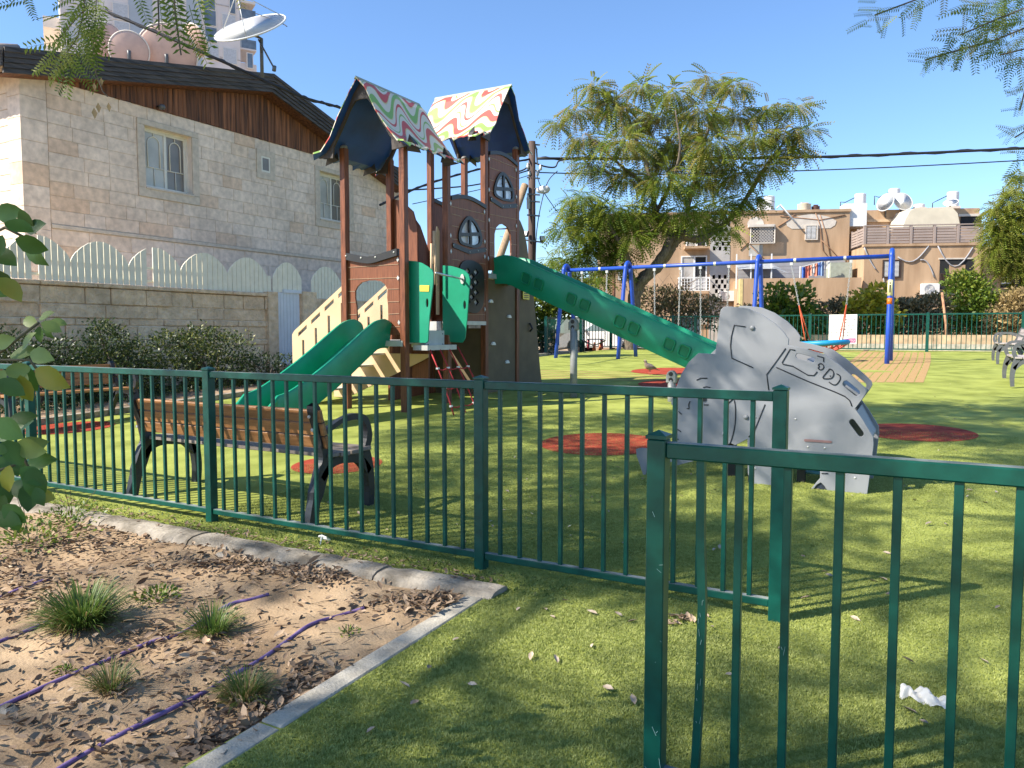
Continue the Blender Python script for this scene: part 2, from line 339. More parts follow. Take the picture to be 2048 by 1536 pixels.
# ------------------------------------------------------------------ green fences
def fence(name, label, cat, A, B, posts, dz=0, H=1.085, bars=None, group=None, bent=None, postw=.061, extra=None, sp=.123, rail_drop=0):
    """A,B ends (x,y); posts: distances from A; bars between consecutive posts"""
    A, B = Vector((*A, 0)), Vector((*B, 0)); d = (B - A).normalized(); rz = math.atan2(d.y, d.x)
    def at(s, z): p = A + d * s; return Vector((p.x, p.y, g(p.y) + dz + z))
    root = thing(name, label, cat, at(posts[0], 0), 0, group)
    w = postw / 2
    for s in posts:
        b = MB(); p = at(s, 0); b.box(p + Vector((0, 0, H / 2 - .1)), (postw, postw, H + .2 - .03), rz); b.build('post', M_GREEN, root, bevel=.003)
        z = H - .013; b = MB(); M = Matrix.Translation(p) @ Matrix.Rotation(rz, 4, 'Z'); q = w + .003
        vs = [M @ Vector((sx * q, sy * q, zz)) for zz in (z, z + .010) for sx, sy in ((-1, -1), (1, -1), (1, 1), (-1, 1))] + [M @ Vector((0, 0, z + .024))]
        b.add(vs, [(0, 1, 2, 3), (0, 1, 5, 4), (1, 2, 6, 5), (2, 3, 7, 6), (3, 0, 4, 7), (4, 5, 8), (5, 6, 8), (6, 7, 8), (7, 4, 8)]); b.build('post_cap', M_GREEN, root)
    bar_me = None
    for a, c in zip(posts, posts[1:]):
        top, bot = H - .045, .085
        b = MB(); b.bar(at(a + w, top), at(c - w, top), .04, .044); b.build('top_rail', M_GREEN, root, bevel=.004)
        b = MB(); b.bar(at(a + w, bot), at(c - w, bot), .04, .036); b.build('bottom_rail', M_GREEN, root, bevel=.004)
        for zz in (top + .0225, bot + .0185): b = MB(); b.bar(at(a + w, zz), at(c - w, zz), .033, .001); stuff(b.build('rail_dust_sheen', M_DUSTSHEEN, root, fix=False))  # thin pale plates: dust together with a painted grazing sky sheen
        n = max(1, round((c - a) / sp) - 1) if bars is None else None
        ss = [a + (c - a) * (i + 1) / (n + 1) for i in range(n)] if bars is None else bars
        for s in ss:
            if bent and abs(s - bent) < .01:
                b = MB(); pr = [at(s + .0, top - .02), at(s + .003, .8), at(s + .010, .6), at(s + .006, .35), at(s - .004, bot + .015)]
                nrm = Vector((-d.y, d.x, 0)); b.sweep([(-.011, -.011), (.011, -.011), (.011, .011), (-.011, .011)], [(p, d, nrm) for p in pr]); b.build('bar', M_GREEN, root); continue
            p0, p1 = at(s, bot + .016), at(s, top - .02); L = (p1 - p0).length
            if bar_me is None:
                b = MB(); b.box(p0 + Vector((0, 0, L / 2)), (.021, .021, L), rz); o = b.build('bar', M_GREEN, root, bevel=.002); bar_me = (o, p0)
            else:
                o = bar_me[0].copy(); COL.objects.link(o); o.parent = root; o.matrix_parent_inverse = bar_me[0].matrix_parent_inverse; o.location = p0 - bar_me[1]
    return root, at
FY = 3.62
FP = [PY(px, 800, FY).x for px in (60, 418, 962, 1562)]; FP = [FP[0] - 2.17] + FP
fa, fat = fence('metal_fence', 'dark green bar fence in front of the bench with flat square posts', 'fence', (FP[0], FY), (FP[-1], FY), [p - FP[0] for p in FP])
NY = 2.09; nx0 = PY(1315, 1100, NY).x
NB = [PY(px, 1150, NY).x - nx0 for px in (1399, 1476, 1572, 1675, 1790, 1912, 2036)]; NB += [NB[-1] + .123 * k for k in (1, 2, 3, 4)]
fb, fbt = fence('metal_fence', 'closest green fence panel cut off by the right edge, with one bent bar', 'fence', (nx0, NY), (nx0 + 2, NY), [0, NB[-1] + .12], dz=-.03, H=1.075, bars=NB, bent=NB[0], postw=.053)
sc = MB()   # scratches on the paint
for k in range(9):
    u = random.uniform(-.025, .025); z = random.choice((random.uniform(.1, .5), random.uniform(.3, .9))); l = random.uniform(.004, .03) if k > 2 else random.uniform(.02, .05); a = random.uniform(-.9, .9)
    p = fbt(u * .9, z) + Vector((0, -.0272, 0)); q = p + Vector((math.cos(a) * l * .5, 0, math.sin(a) * l)); q.x = min(q.x, nx0 + .0255); sc.bar(p, q, .0012, random.uniform(.0005, .0014))
for k in range(14):
    s = NB[random.choice((0, 0, 0, 0, 1, 2))]; z = random.uniform(.25, .62); p = fbt(s + random.uniform(-.006, .006) + (.006 if s == NB[0] else 0), z) + Vector((0, -.0124, 0)); q = p + Vector((random.uniform(-.005, .005), 0, random.uniform(.005, .03))); sc.bar(p, q, .001, .0014)
stuff(sc.build('scratch_marks', M_SCRATCH, fb))
# far fence: straight run at the back, angled run to the left
fy = 26.75
xs_f = [PY(px, 660, fy).x for px in (1167, 1222, 1346, 1391, 1620, 1855, 2046)]
ff, fft = fence('metal_fence', 'green bar fence along the far edge of the lawn, white sign hung on it', 'fence', (xs_f[0], fy), (xs_f[-1] + 4, fy), [x - xs_f[0] for x in xs_f] + [xs_f[-1] + 2.5 - xs_f[0]], H=1.2, sp=.13, postw=.09)
p1 = G(1092, 708); fg, fgt = fence('metal_fence', 'short angled green fence in shade left of the parked white car', 'fence', (p1.x, p1.y), (xs_f[0] - .05, fy - .05), [0, ((xs_f[0] - .05 - p1.x) ** 2 + (fy - .05 - p1.y) ** 2) ** .5 - .1], H=1.2, sp=.13, postw=.09)
# ------------------------------------------------------------------ play tower with two slides
M_WOOD = mat('red_brown_play_wood', (.15, .048, .022), rough=.5, var=.3, scale=5, col2=(.25, .082, .035), stretch=(9, 9, .9), spec=.35)
M_PANEL = mat('red_brown_panel', (.18, .058, .027), rough=.5, var=.22, scale=5, col2=(.25, .088, .04), stretch=(14, 14, .8), spec=.35)
M_GROOVE = mat('tan_groove', (.5, .36, .24), rough=.7)
M_DARK = mat('black_trim', (.018, .016, .015), rough=.45, var=.2, scale=10)
M_NAVY = mat('navy_plastic', (.014, .065, .28), rough=.45, var=.2, scale=3)
M_TEAL = mat('green_slide_plastic', (.004, .25, .125), rough=.34, var=.16, scale=2.2, col2=(.006, .30, .16), spec=.5)
M_TEALSHADE = mat('pocket_shade_green', (.004, .19, .10), rough=.4)  # slide green darkened to paint the shade inside the pockets
M_SHIELD = mat('green_plastic_panel', (.004, .27, .15), rough=.42, var=.1, scale=3)
M_BEIGE = mat('beige_panel', (.62, .44, .27), rough=.6, var=.08, scale=3)
M_OLIVE = mat('olive_brown_panel', (.13, .095, .05), rough=.7, var=.15, scale=4)
M_STEEL = mat('brushed_steel', (.55, .55, .54), rough=.35, metal=.9, var=.08, scale=8)
M_ALU = mat('pale_aluminium', (.52, .52, .50), rough=.5, metal=.3, var=.1, scale=6)
M_ROPE = mat('red_rope', (.42, .025, .03), rough=.7, var=.3, scale=120)
M_WHITE = mat('white_plastic', (.78, .77, .74), rough=.5, var=.05, scale=5)
M_YELL = mat('yellow_label', (.72, .58, .06), rough=.5)
M_GREYPOST = mat('grey_post_paint', (.25, .26, .26), rough=.45, var=.1, scale=6)
X0, X1 = -7.62, -6.56; TY = [8.70, 9.76, 10.86, 11.92]
tower = thing('play_tower', 'wooden twin-roofed play tower with striped roofs, green slides and a red rope net', 'play tower', (-7.1, 10.3, g(10.3)))
def tpart(b, name, m, parent=None, **k): return b.build(name, m, parent or tower, **k)
tops = {(0, 0): 3.98, (1, 0): 3.98, (0, 1): 4.02, (1, 1): 4.0, (0, 2): 4.55, (1, 2): 4.52, (0, 3): 4.45, (1, 3): 4.5}
for (i, j), zt in tops.items():
    x = (X0, X1)[i]; y = TY[j]; b = MB(); b.span((x - .048, y - .048, g(y) - .1), (x + .048, y + .048, zt)); p = tpart(b, 'post', M_WOOD, bevel=.006)
    b = MB(); b.lathe([(.05, 0), (.055, .01), (.052, .03), (.03, .05), (0, .055)], (x, y, zt), 12); b.build('post_cap', mat('grey_cap', (.2, .2, .2)), p, smooth=True)
def zof(px, py, **k): return (PX(px, py, k['x']) if 'x' in k else PY(px, py, k['y'])).z
D1, D2, D3 = 1.22, 1.5, 2.31
# decks
for y0, y1, z in ((TY[0], TY[1], D1), (TY[1], TY[2], D2), (TY[2], TY[3], D3)):
    b = MB(); b.span((X0 + .05, y0 + .05, z - .05), (X1 - .05, y1 - .05, z)); tpart(b, 'deck', M_ALU, bevel=.004)
b = MB(); b.span((X0 + .05, TY[0] - .06, D1 - .085), (X1 + .0, TY[0] - .02, D1 - .005)); tpart(b, 'deck_beam', M_ALU)
b = MB(); b.span((X1 + .02, TY[1] + .05, D2 - .05), (X1 + .06, TY[2] - .05, D2 + .01)); tpart(b, 'deck_beam', M_ALU)
b = MB(); b.span((X1 + .02, TY[2] + .05, D3 - .09), (X1 + .06, TY[3] - .05, D3 - .01)); tpart(b, 'deck_beam', M_ALU)
b = MB(); b.span((X1 + .05, TY[0] + .12, D1 - .14), (X1 + .3, TY[1] - .2, D1 - .07)); tpart(b, 'deck_beam', M_ALU)
def zx(l, x, ox=640, oy=420, s=3.656): return [PX(ox + a / s, oy + b / s, x) for a, b in l]
def zy(l, y, ox=640, oy=420, s=3.656): return [PY(ox + a / s, oy + b / s, y) for a, b in l]
Tx, Ty = Vector((.028, 0, 0)), Vector((0, .028, 0))
def grooves(parent, segs, off, w=.009, m=None):
    b = MB()
    for p, q in segs: b.bar(Vector(p) + off, Vector(q) + off, w, w * .5)
    stuff(b.build('groove_line', m or M_GROOVE, parent, fix=False))
def studs(parent, pts, off, r=.012, m=None):
    b = MB(); ax = Vector(off).normalized(); Mx = ax.to_track_quat('Z', 'Y').to_matrix()
    for p in pts: b.lathe([(r, 0), (r, .004), (r * .5, .009), (0, .01)], Vector(p) + Vector(off), 8, Mx)
    stuff(b.build('bolt', m or M_ALU, parent, fix=False))
# slide-opening front panel
yA = TY[0]; outer = zy([(176, 345), (290, 372), (380, 382), (480, 350), (574, 320), (586, 912), (500, 912), (499, 775), (497, 700), (491, 640), (494, 580), (474, 543), (446, 522), (402, 513), (350, 515), (302, 530), (272, 560), (257, 590), (256, 640), (266, 700), (270, 775), (272, 912), (190, 912)], yA)
b = MB(); b.plate(outer, [], Ty); pa = tpart(b, 'front_panel', M_PANEL)
grooves(pa, [zy(s, yA) for s in ([(180, 422), (574, 397)], [(180, 508), (574, 494)], [(183, 596), (257, 595)], [(492, 579), (578, 577)], [(186, 677), (263, 674)], [(496, 672), (580, 670)], [(190, 767), (268, 764)], [(499, 762), (582, 757)], [(500, 857), (585, 852)])], Vector((0, -.003, 0)))
b = MB(); rail = hullsmooth(zy([(176, 334), (290, 358), (380, 366), (480, 338), (574, 309)], yA), 5, False); b.sweep([(-.045, -.05), (.02, -.05), (.02, .05), (-.045, .05)], [(p, (0, 1, 0), (0, 0, 1)) for p in rail]); b.build('top_trim', M_DARK, pa)
studs(pa, zy([(205, 338), (315, 352), (420, 347), (555, 311)], yA), (0, -.046, 0), .014)
def diamonds(parent, pts, off):
    b = MB()
    for p in pts:
        p = Vector(p); u = Vector((1, 0, 0)) if abs(off[1]) > 0 else Vector((0, 1, 0)); b.plate([p + u * .022, p + Vector((0, 0, .036)), p - u * .022, p - Vector((0, 0, .036))], [], Vector(off))
    stuff(b.build('connector_plate', M_ALU, parent))
diamonds(pa, zy([(181, 387), (183, 518), (571, 362), (573, 497), (580, 822)], yA), (0, -.012, 0))
# side panel with window and lattice (x = X1, second bay)
def zc(l, x): return zx(l, x, 880, 260, 2.844)
xw = X1 + .012
top = hullsmooth(zc([(52, 388), (100, 380), (150, 386), (200, 408), (250, 440)], xw), 4, False); outer = top + zc([(255, 1090), (52, 1085)], xw)
win = hullsmooth(zc([(152, 490), (185, 515), (212, 560), (226, 610), (222, 655), (190, 672), (150, 664), (105, 648), (92, 615), (98, 565), (120, 518)], xw), 3)
lat = hullsmooth(zc([(120, 748), (165, 742), (205, 760), (232, 800), (238, 900), (232, 990), (205, 1035), (180, 1042), (140, 1030), (102, 995), (95, 900), (97, 790)], xw), 3)
def shrink(l, k):
    c = sum(l, Vector()) / len(l); return [c + (p - c) * k for p in l]
b = MB(); b.plate(outer, [shrink(win, .86), shrink(lat, .9)], Tx); pb = tpart(b, 'side_panel', M_PANEL)
grooves(pb, [zc(s, xw) for s in ([(54, 435), (248, 480)], [(56, 478), (110, 492)], [(180, 505), (250, 525)], [(58, 545), (98, 553)], [(215, 570), (252, 578)], [(58, 620), (90, 624)], [(226, 640), (254, 645)], [(58, 735), (105, 742)], [(215, 757), (254, 764)], [(60, 830), (95, 832)], [(238, 850), (255, 852)], [(238, 990), (255, 990)], [(60, 1050), (255, 1050)])], Vector((.030, 0, 0)))
b = MB(); b.sweep([(-.02, -.03), (.05, -.03), (.05, .03), (-.02, .03)], [(p, (1, 0, 0), (0, 0, 1)) for p in top]); b.build('top_trim', M_DARK, pb)
M_PANE = glass('window_plastic', (.62, .58, .56), .15); M_PANE.node_tree.nodes['Principled BSDF'].inputs['Alpha'].default_value = .55
def tower_window(parent, loop, x, sill):
    b = MB(); inner = shrink(loop, .80); c = sum(loop, Vector()) / len(loop); ys = [p.y for p in inner]; zs = [p.z for p in inner]
    b.plate(loop, [inner], (.03, 0, 0)); f = b.build('window_frame', M_DARK, parent); f.location.x += .02
    b = MB(); n = 7; V = [Vector((x + .035, c.y + .01 * math.sin(i) - .02 * (i / n - .5), min(zs) - .02 + (max(zs) - min(zs) + .04) * i / n)) for i in range(n + 1)]
    b.sweep([(-.016, -.028), (.016, -.028), (.016, .028), (-.016, .028)], [(p, (1, 0, 0), (0, 1, 0)) for p in V])
    zc_ = min(zs) + (max(zs) - min(zs)) * .42
    H = [Vector((x + .033, min(ys) - .02 + (max(ys) - min(ys) + .04) * i / n, zc_ - .03 * math.cos(i / n * 3.1) * (1 if i < 4 else 1))) for i in range(n + 1)]
    b.sweep([(-.015, -.028), (.015, -.028), (.015, .028), (-.015, .028)], [(p, (1, 0, 0), (0, 0, 1)) for p in H]); b.build('window_bar', M_DARK, parent)
    b = MB(); b.plate(shrink(loop, .83), [], (.006, 0, 0)); p = b.build('pane', M_PANE, parent)
    if sill:
        b = MB(); b.sweep([(-.01, -.035), (.045, -.035), (.045, .035), (-.01, .035)], [(p, (1, 0, 0), (0, 0, 1)) for p in sill]); sl_ = b.build('window_sill', M_DARK, parent)
        studs(parent, [sill[0], sill[1], (sill[1] + sill[2]) / 2, sill[2]], (.047, 0, 0), .012)
tower_window(pb, win, xw, zc([(62, 655), (155, 694), (248, 682)], xw))
b = MB(); cy = [p.y for p in lat]; cz = [p.z for p in lat]; holes = []
ya, yb, za, zb = min(cy), max(cy), min(cz), max(cz); il = shrink(lat, .86)
def inside(p, l):
    r = False
    for i in range(len(l)):
        a, c = l[i], l[i - 1]
        if (a.z > p.z) != (c.z > p.z) and p.y < (c.y - a.y) * (p.z - a.z) / (c.z - a.z) + a.y: r = not r
    return r
dy, dz_ = (yb - ya) / 3.0, (zb - za) / 5.2
for r_ in range(-7, 8):
    for q in range(-3, 4):
        c = Vector((xw, (ya + yb) / 2 + (q + (r_ % 2) * .5) * dy, (za + zb) / 2 + r_ * dz_ * .5)); h = [c + Vector((0, dy * .30, 0)), c + Vector((0, 0, dz_ * .36)), c - Vector((0, dy * .30, 0)), c - Vector((0, 0, dz_ * .36))]
        if all(inside(p, il) for p in h): holes.append(h)
b.plate(lat, holes, (.03, 0, 0)); o = b.build('lattice', M_DARK, pb); o.location.x += .02; b = MB(); b.plate([p + Vector((.004, 0, 0)) for p in shrink(lat, .93)], [], (.006, 0, 0)); b.build('lattice_backing', mat('milky_panel', (.60, .57, .55), rough=.5, var=.2, scale=6), pb)
# tall side panel with doorway of the long slide (third bay)
top = hullsmooth(zc([(272, 132), (310, 130), (350, 140), (390, 165), (430, 200)], xw), 4, False); outer = top + zc([(441, 810), (382, 810), (397, 700), (397, 640), (393, 590), (375, 550), (352, 535), (330, 538), (312, 556), (303, 590), (302, 640), (303, 700), (300, 800), (274, 800)], xw)
win2 = hullsmooth(zc([(346, 240), (375, 268), (400, 320), (410, 370), (405, 408), (375, 408), (340, 400), (300, 375), (294, 340), (304, 295), (322, 255)], xw), 3)
b = MB(); b.plate(outer, [shrink(win2, .86)], Tx); pc = tpart(b, 'side_panel', M_PANEL)
grooves(pc, [zc(s, xw) for s in ([(275, 157), (430, 218)], [(275, 215), (325, 232)], [(378, 258), (430, 280)], [(275, 283), (300, 292)], [(405, 330), (432, 340)], [(275, 345), (295, 350)], [(275, 412), (430, 448)], [(275, 480), (430, 510)], [(275, 555), (312, 562)], [(385, 570), (434, 578)], [(275, 640), (302, 645)], [(397, 650), (436, 655)], [(275, 715), (302, 717)])], Vector((.030, 0, 0)))
b = MB(); b.sweep([(-.02, -.03), (.05, -.03), (.05, .03), (-.02, .03)], [(p, (1, 0, 0), (0, 0, 1)) for p in top]); b.build('top_trim', M_DARK, pc)
tower_window(pc, win2, xw, zc([(277, 392), (345, 436), (425, 432)], xw))
b = MB(); b.tube([PX(880 + 303 / 2.844, 260 + 565 / 2.844, X1 - .02), PX(880 + 395 / 2.844, 260 + 560 / 2.844, X1 - .02)], .012); tpart(b, 'safety_bar', M_STEEL, smooth=True)
for pan, pts in ((pb, [(58, 418), (58, 600), (60, 690), (250, 465), (252, 635), (252, 720), (253, 1020)]), (pc, [(277, 165), (277, 340), (277, 512), (430, 228), (432, 380), (432, 545), (272, 730)])): diamonds(pan, zc(pts, xw + .03), (.012, 0, 0))
# rear and inner panels
b = MB(); b.plate([(X0, y, z) for y, z in ((TY[1], 1.6), (TY[2] - .05, 1.6), (TY[2] - .05, 2.7), (TY[2] - .3, 3.1), (TY[1] + .45, 3.35), (TY[1] + .05, 3.4))], [[(X0, TY[1] + .3 + .32 * math.sin(a) * (1 if math.cos(a) < .3 else .75), 2.55 + .36 * math.cos(a)) for a in [i * .5236 for i in range(12)]]], (-.03, 0, 0)); pr = tpart(b, 'rear_panel', M_PANEL)
b = MB()
for a in (0, math.pi / 2): b.bar((X0 + .01, TY[1] + .3 - .3 * math.cos(a), 2.5 - .34 * math.sin(a)), (X0 + .01, TY[1] + .3 + .3 * math.cos(a), 2.5 + .36 * math.sin(a)), .03, .05, (1, 0, 0))
b.build('window_bar', M_DARK, pr)
b = MB(); b.plate([(X0, y, z) for y, z in ((TY[2] + .05, 2.35), (TY[3] - .05, 2.35), (TY[3] - .05, 3.42), (TY[2] + .5, 3.58), (TY[2] + .05, 3.55))], [], (-.03, 0, 0)); pr2 = tpart(b, 'rear_panel', M_PANEL)
b = MB(); b.bar((X0, TY[2] + .05, 3.58), (X0, TY[3] - .05, 3.46), .05, .06); b.build('top_trim', M_DARK, pr2)
b = MB(); b.plate([(x, TY[1] + .02, z) for x, z in ((X0 + .05, 1.3), (X0 + .5, 1.3), (X0 + .5, 2.95), (X0 + .42, 3.2), (X0 + .2, 3.38), (X0 + .05, 3.42))], [], (0, .03, 0)); tpart(b, 'inner_panel', M_PANEL)
b = MB(); b.plate([(x, TY[2] + .02, z) for x, z in ((X0 + .05, 1.5), (X1 - .05, 1.5), (X1 - .05, 2.3), (X0 + .05, 2.3))], [], (0, .03, 0)); tpart(b, 'inner_panel', M_PANEL)
b = MB(); b.plate([(X1 - .12, y, z) for y, z in ((TY[1] - .06, 1.6), (TY[1] - .12, 1.6), (TY[1] - .12, 2.3), (TY[1] - .13, 2.8), (TY[1] - .10, 2.92), (TY[1] - .04, 2.85))], [], (.02, 0, 0)); tpart(b, 'inner_panel', M_BEIGE)
b = MB(); b.span((X0 + .5, TY[1] - .02, D1), (X1 - .1, TY[1] + .02, D2)); tpart(b, 'step_riser', M_ALU)
# rope-net gateway: two green shields, rail, step box
sh1 = zy([(645, 370), (700, 374), (745, 388), (790, 415), (820, 440), (828, 465), (826, 540), (815, 640), (800, 780), (790, 960), (775, 972), (652, 970)], 8.80)
sh2 = zy([(893, 405), (960, 410), (1010, 424), (1055, 442), (1085, 470), (1096, 510), (1088, 620), (1075, 800), (1060, 940), (1040, 970), (950, 966), (944, 916), (897, 910)], 9.67)
def oval(cx, cy, w, h, y, n=12): return zy([(cx + w * math.cos(a) , cy + h * math.sin(a)) for a in [2 * math.pi * i / n for i in range(n)]], y)
b = MB(); b.plate(sh1, [oval(783, 680, 9, 34, 8.80)], (0, .022, 0)); s1 = tpart(b, 'shield_panel', M_SHIELD, bevel=.003)
b = MB(); b.plate(sh2, [oval(1057, 694, 10, 32, 9.67)], (0, .022, 0)); s2 = tpart(b, 'shield_panel', M_SHIELD, bevel=.003)
b = MB(); p = zy([(730, 550), (800, 551), (797, 597), (731, 595)], 8.797); b.plate(p, [], (0, -.004, 0)); b.build('yellow_label', M_YELL, s1)
b = MB(); c = PY(640 + 1042 / 3.656, 420 + 505 / 3.656, 9.66); b.plate([c + Vector((.035 * math.cos(a), 0, .075 * math.sin(a))) for a in [i * .5236 for i in range(12)]], [], (0, -.012, 0)); b.build('bracket', M_ALU, s2)
b = MB(); q = PY(640 + 845 / 3.656, 420 + 483 / 3.656, 8.82); b.tube([(q.x, 8.82, c.z + .03), (c.x, 9.66, c.z)], .016, 10); tpart(b, 'grab_rail', M_STEEL, smooth=True)
b = MB(); b.span((X1 - .1, 8.98, 1.12), (X1 + .16, 9.45, 1.36)); sb = tpart(b, 'step_box', M_ALU, bevel=.006)
studs(sb, [(X1 + .16, y, z) for y in (9.03, 9.4) for z in (1.16, 1.31)], (.001, 0, 0), .009, M_DARK)
b = MB(); b.plate([(X1 - .3, y, z) for y, z in ((8.95, 1.36), (9.5, 1.36), (9.5, 2.25), (8.95, 2.25))], [], (.02, 0, 0)); tpart(b, 'inner_panel', mat('grey_plate', (.36, .36, .35), rough=.5))
b = MB(); b.tube([PX(868, 520 + 8, X1 - .12), PX(868, 462, X1 - .12)], .02); 
for k in range(2): b.tube([(X1 - .1, 9.6 - .1 * k, 2.05), (X1 - .1, 9.6 - .1 * k, 2.65)], .018)
tpart(b, 'hand_grip', M_BEIGE, smooth=True)
net = MB(); joints = []
nt_ = [Vector((X1 + .27, 8.9 + .245 * k, D1 - .1)) for k in range(4)]; nb_ = [Vector((X1 + .84, 8.66 + .3 * k, g(8.9) + .0)) for k in range(4)]
for a, c in zip(nt_, nb_): net.tube([a + (c - a) * t + Vector((.03 * math.sin(t * 3.14), 0, -.02 * math.sin(t * 3.14))) for t in (0, .25, .5, .75, 1)], .0105, 7)
for t in (.3, .58, .86):
    P = [a + (c - a) * t + Vector((.03 * math.sin(t * 3.14), 0, -.02 * math.sin(t * 3.14))) for a, c in zip(nt_, nb_)]; joints += P
    for a, c in zip(P, P[1:]): net.tube([a + (c - a) * s - Vector((0, 0, .03 * math.sin(s * 3.14))) for s in (0, .25, .5, .75, 1)], .0095, 6)
rn = tpart(net, 'rope_net', M_ROPE, smooth=True)
b = MB()
for p in joints: b.box(p, (.03, .06, .024), .2)
stuff(b.build('rope_clamp', M_WHITE, rn))
# climbing wall under the long slide, leaning side wall
b = MB(); b.plate([(X1, y, z) for y, z in ((TY[2] + .05, g(11.4) + .02), (TY[3] - .05, g(11.4) + .02), (TY[3] - .05, D3 - .1), (TY[2] + .05, D3 - .1))], [], (.02, 0, 0)); cw = tpart(b, 'climbing_wall', M_OLIVE)
b = MB()
for py_, pz_ in ((11.0, 1.82), (11.62, 1.58), (11.08, 1.12), (11.55, .8)):
    b.plate([(X1 + .02, py_ + .06 * math.cos(a), pz_ + .055 * math.sin(a)) for a in [math.pi * i / 8 for i in range(9)]], [], (.035, 0, 0))
b.build('climbing_hold', M_WHITE, cw, bevel=.006)
b = MB(); b.plate([(X1 - .02, y, z) for y, z in ((TY[3] + .06, g(12) + .01), (12.92, g(12.9) + .01), (12.62, 1.9), (12.33, 2.9), (12.22, 3.15), (12.1, 3.28), (TY[3] + .06, 3.36))], [], (.024, 0, 0)); lw = tpart(b, 'leaning_wall', M_OLIVE)
b = MB(); b.plate([(x, 12.92 - (z - .35) * .25, z) for x, z in ((X0, .36), (X1, .36), (X1, 2.1), (X0, 2.1))], [], (0, .03, 0)); tpart(b, 'leaning_wall', M_OLIVE)
b = MB(); b.tube([(X1 + .02, 12.42, 1.35), (X1 + .07, 12.42, 1.4), (X1 + .02, 12.42, 1.5)], .02); b.build('climbing_hold', M_DARK, lw)
b = MB(); P = lambda a, c: PX(a, c, X1 + .03); b.plate([P(1045.5, 567), P(1058.5, 568), P(1058.5, 600), P(1045.5, 598)], [], (.004, 0, 0)); nt0 = b.build('warning_notice', M_YELL, lw)
b = MB()
for px_ in (1049.5, 1054.5):
    b.plate([P(px_ - 1, 573), P(px_ + 1, 573), P(px_ + 1.2, 583), P(px_ - 1.2, 583)], [], (.007, 0, 0)); b.plate([P(px_ - .8, 570.5), P(px_ + .8, 570.5), P(px_ + .8, 572.4), P(px_ - .8, 572.4)], [], (.007, 0, 0))
for k in range(3): b.plate([P(1047.5, 586 + 4 * k), P(1056.5, 586 + 4 * k), P(1056.5, 587.6 + 4 * k), P(1047.5, 587.6 + 4 * k)], [], (.007, 0, 0))
stuff(b.build('notice_print', M_DARK, nt0))
# dark back plates close the tower base
b = MB(); b.span((X0 + .06, TY[2] + .02, g(11)), (X1 - .05, TY[2] + .05, D2 - .1)); tpart(b, 'base_panel', M_OLIVE)
b = MB(); b.span((X0 + .0, TY[1], g(10) + .0), (X0 + .03, TY[2], 1.4)); tpart(b, 'base_panel', M_PANEL)
b = MB(); b.span((X0 + .4, TY[1] + .0, g(10) + .3), (X1 - .35, TY[1] + .03, g(10) + .78)); tpart(b, 'base_panel', M_PANEL)
# stairs on the far left
for y_, nm in ((8.78, 0), (9.7, 1)):
    x_top, x_bot = X0 + .0, X0 - 1.12
    O = [(x_top, 1.0), (x_top + (.75 if nm else .3), 1.0), (x_top + (.75 if nm else .3), .95), (x_top + .6 * nm, .88), (x_bot + .25, g(9) + .05), (x_bot - .05, g(9) + .05), (x_bot - .05, 1.3), (x_bot, 1.36), (x_top, 2.12)]
    sl_ = lambda s: Vector((x_bot + (x_top - x_bot) * s, y_, 1.33 + .78 * s))
    hs = []
    for k in range(4):
        a = sl_(.07 + .245 * k) - Vector((0, 0, .06)); c = sl_(.26 + .245 * k - .03) - Vector((0, 0, .06)); hs.append([a, a - Vector((0, 0, .06)), c - Vector((0, 0, .06)), c])
        v = sl_(.16 + .235 * k) - Vector((0, 0, .24)); hs.append([v + Vector((-.022, 0, 0)), v + Vector((-.022, 0, -.34)), v + Vector((.022, 0, -.34)), v + Vector((.022, 0, 0))])
    b = MB(); b.plate([(x, y_, z) for x, z in O], hs, (0, .02, 0)); tpart(b, 'stair_side', M_BEIGE, bevel=.002)
for k in range(5):
    x = X0 - .95 + .24 * k; z = g(9) + .22 + .19 * k; b = MB(); b.span((x - .14, 8.8, z - .03), (x + .14, 9.7, z)); tpart(b, 'stair_tread', M_ALU)
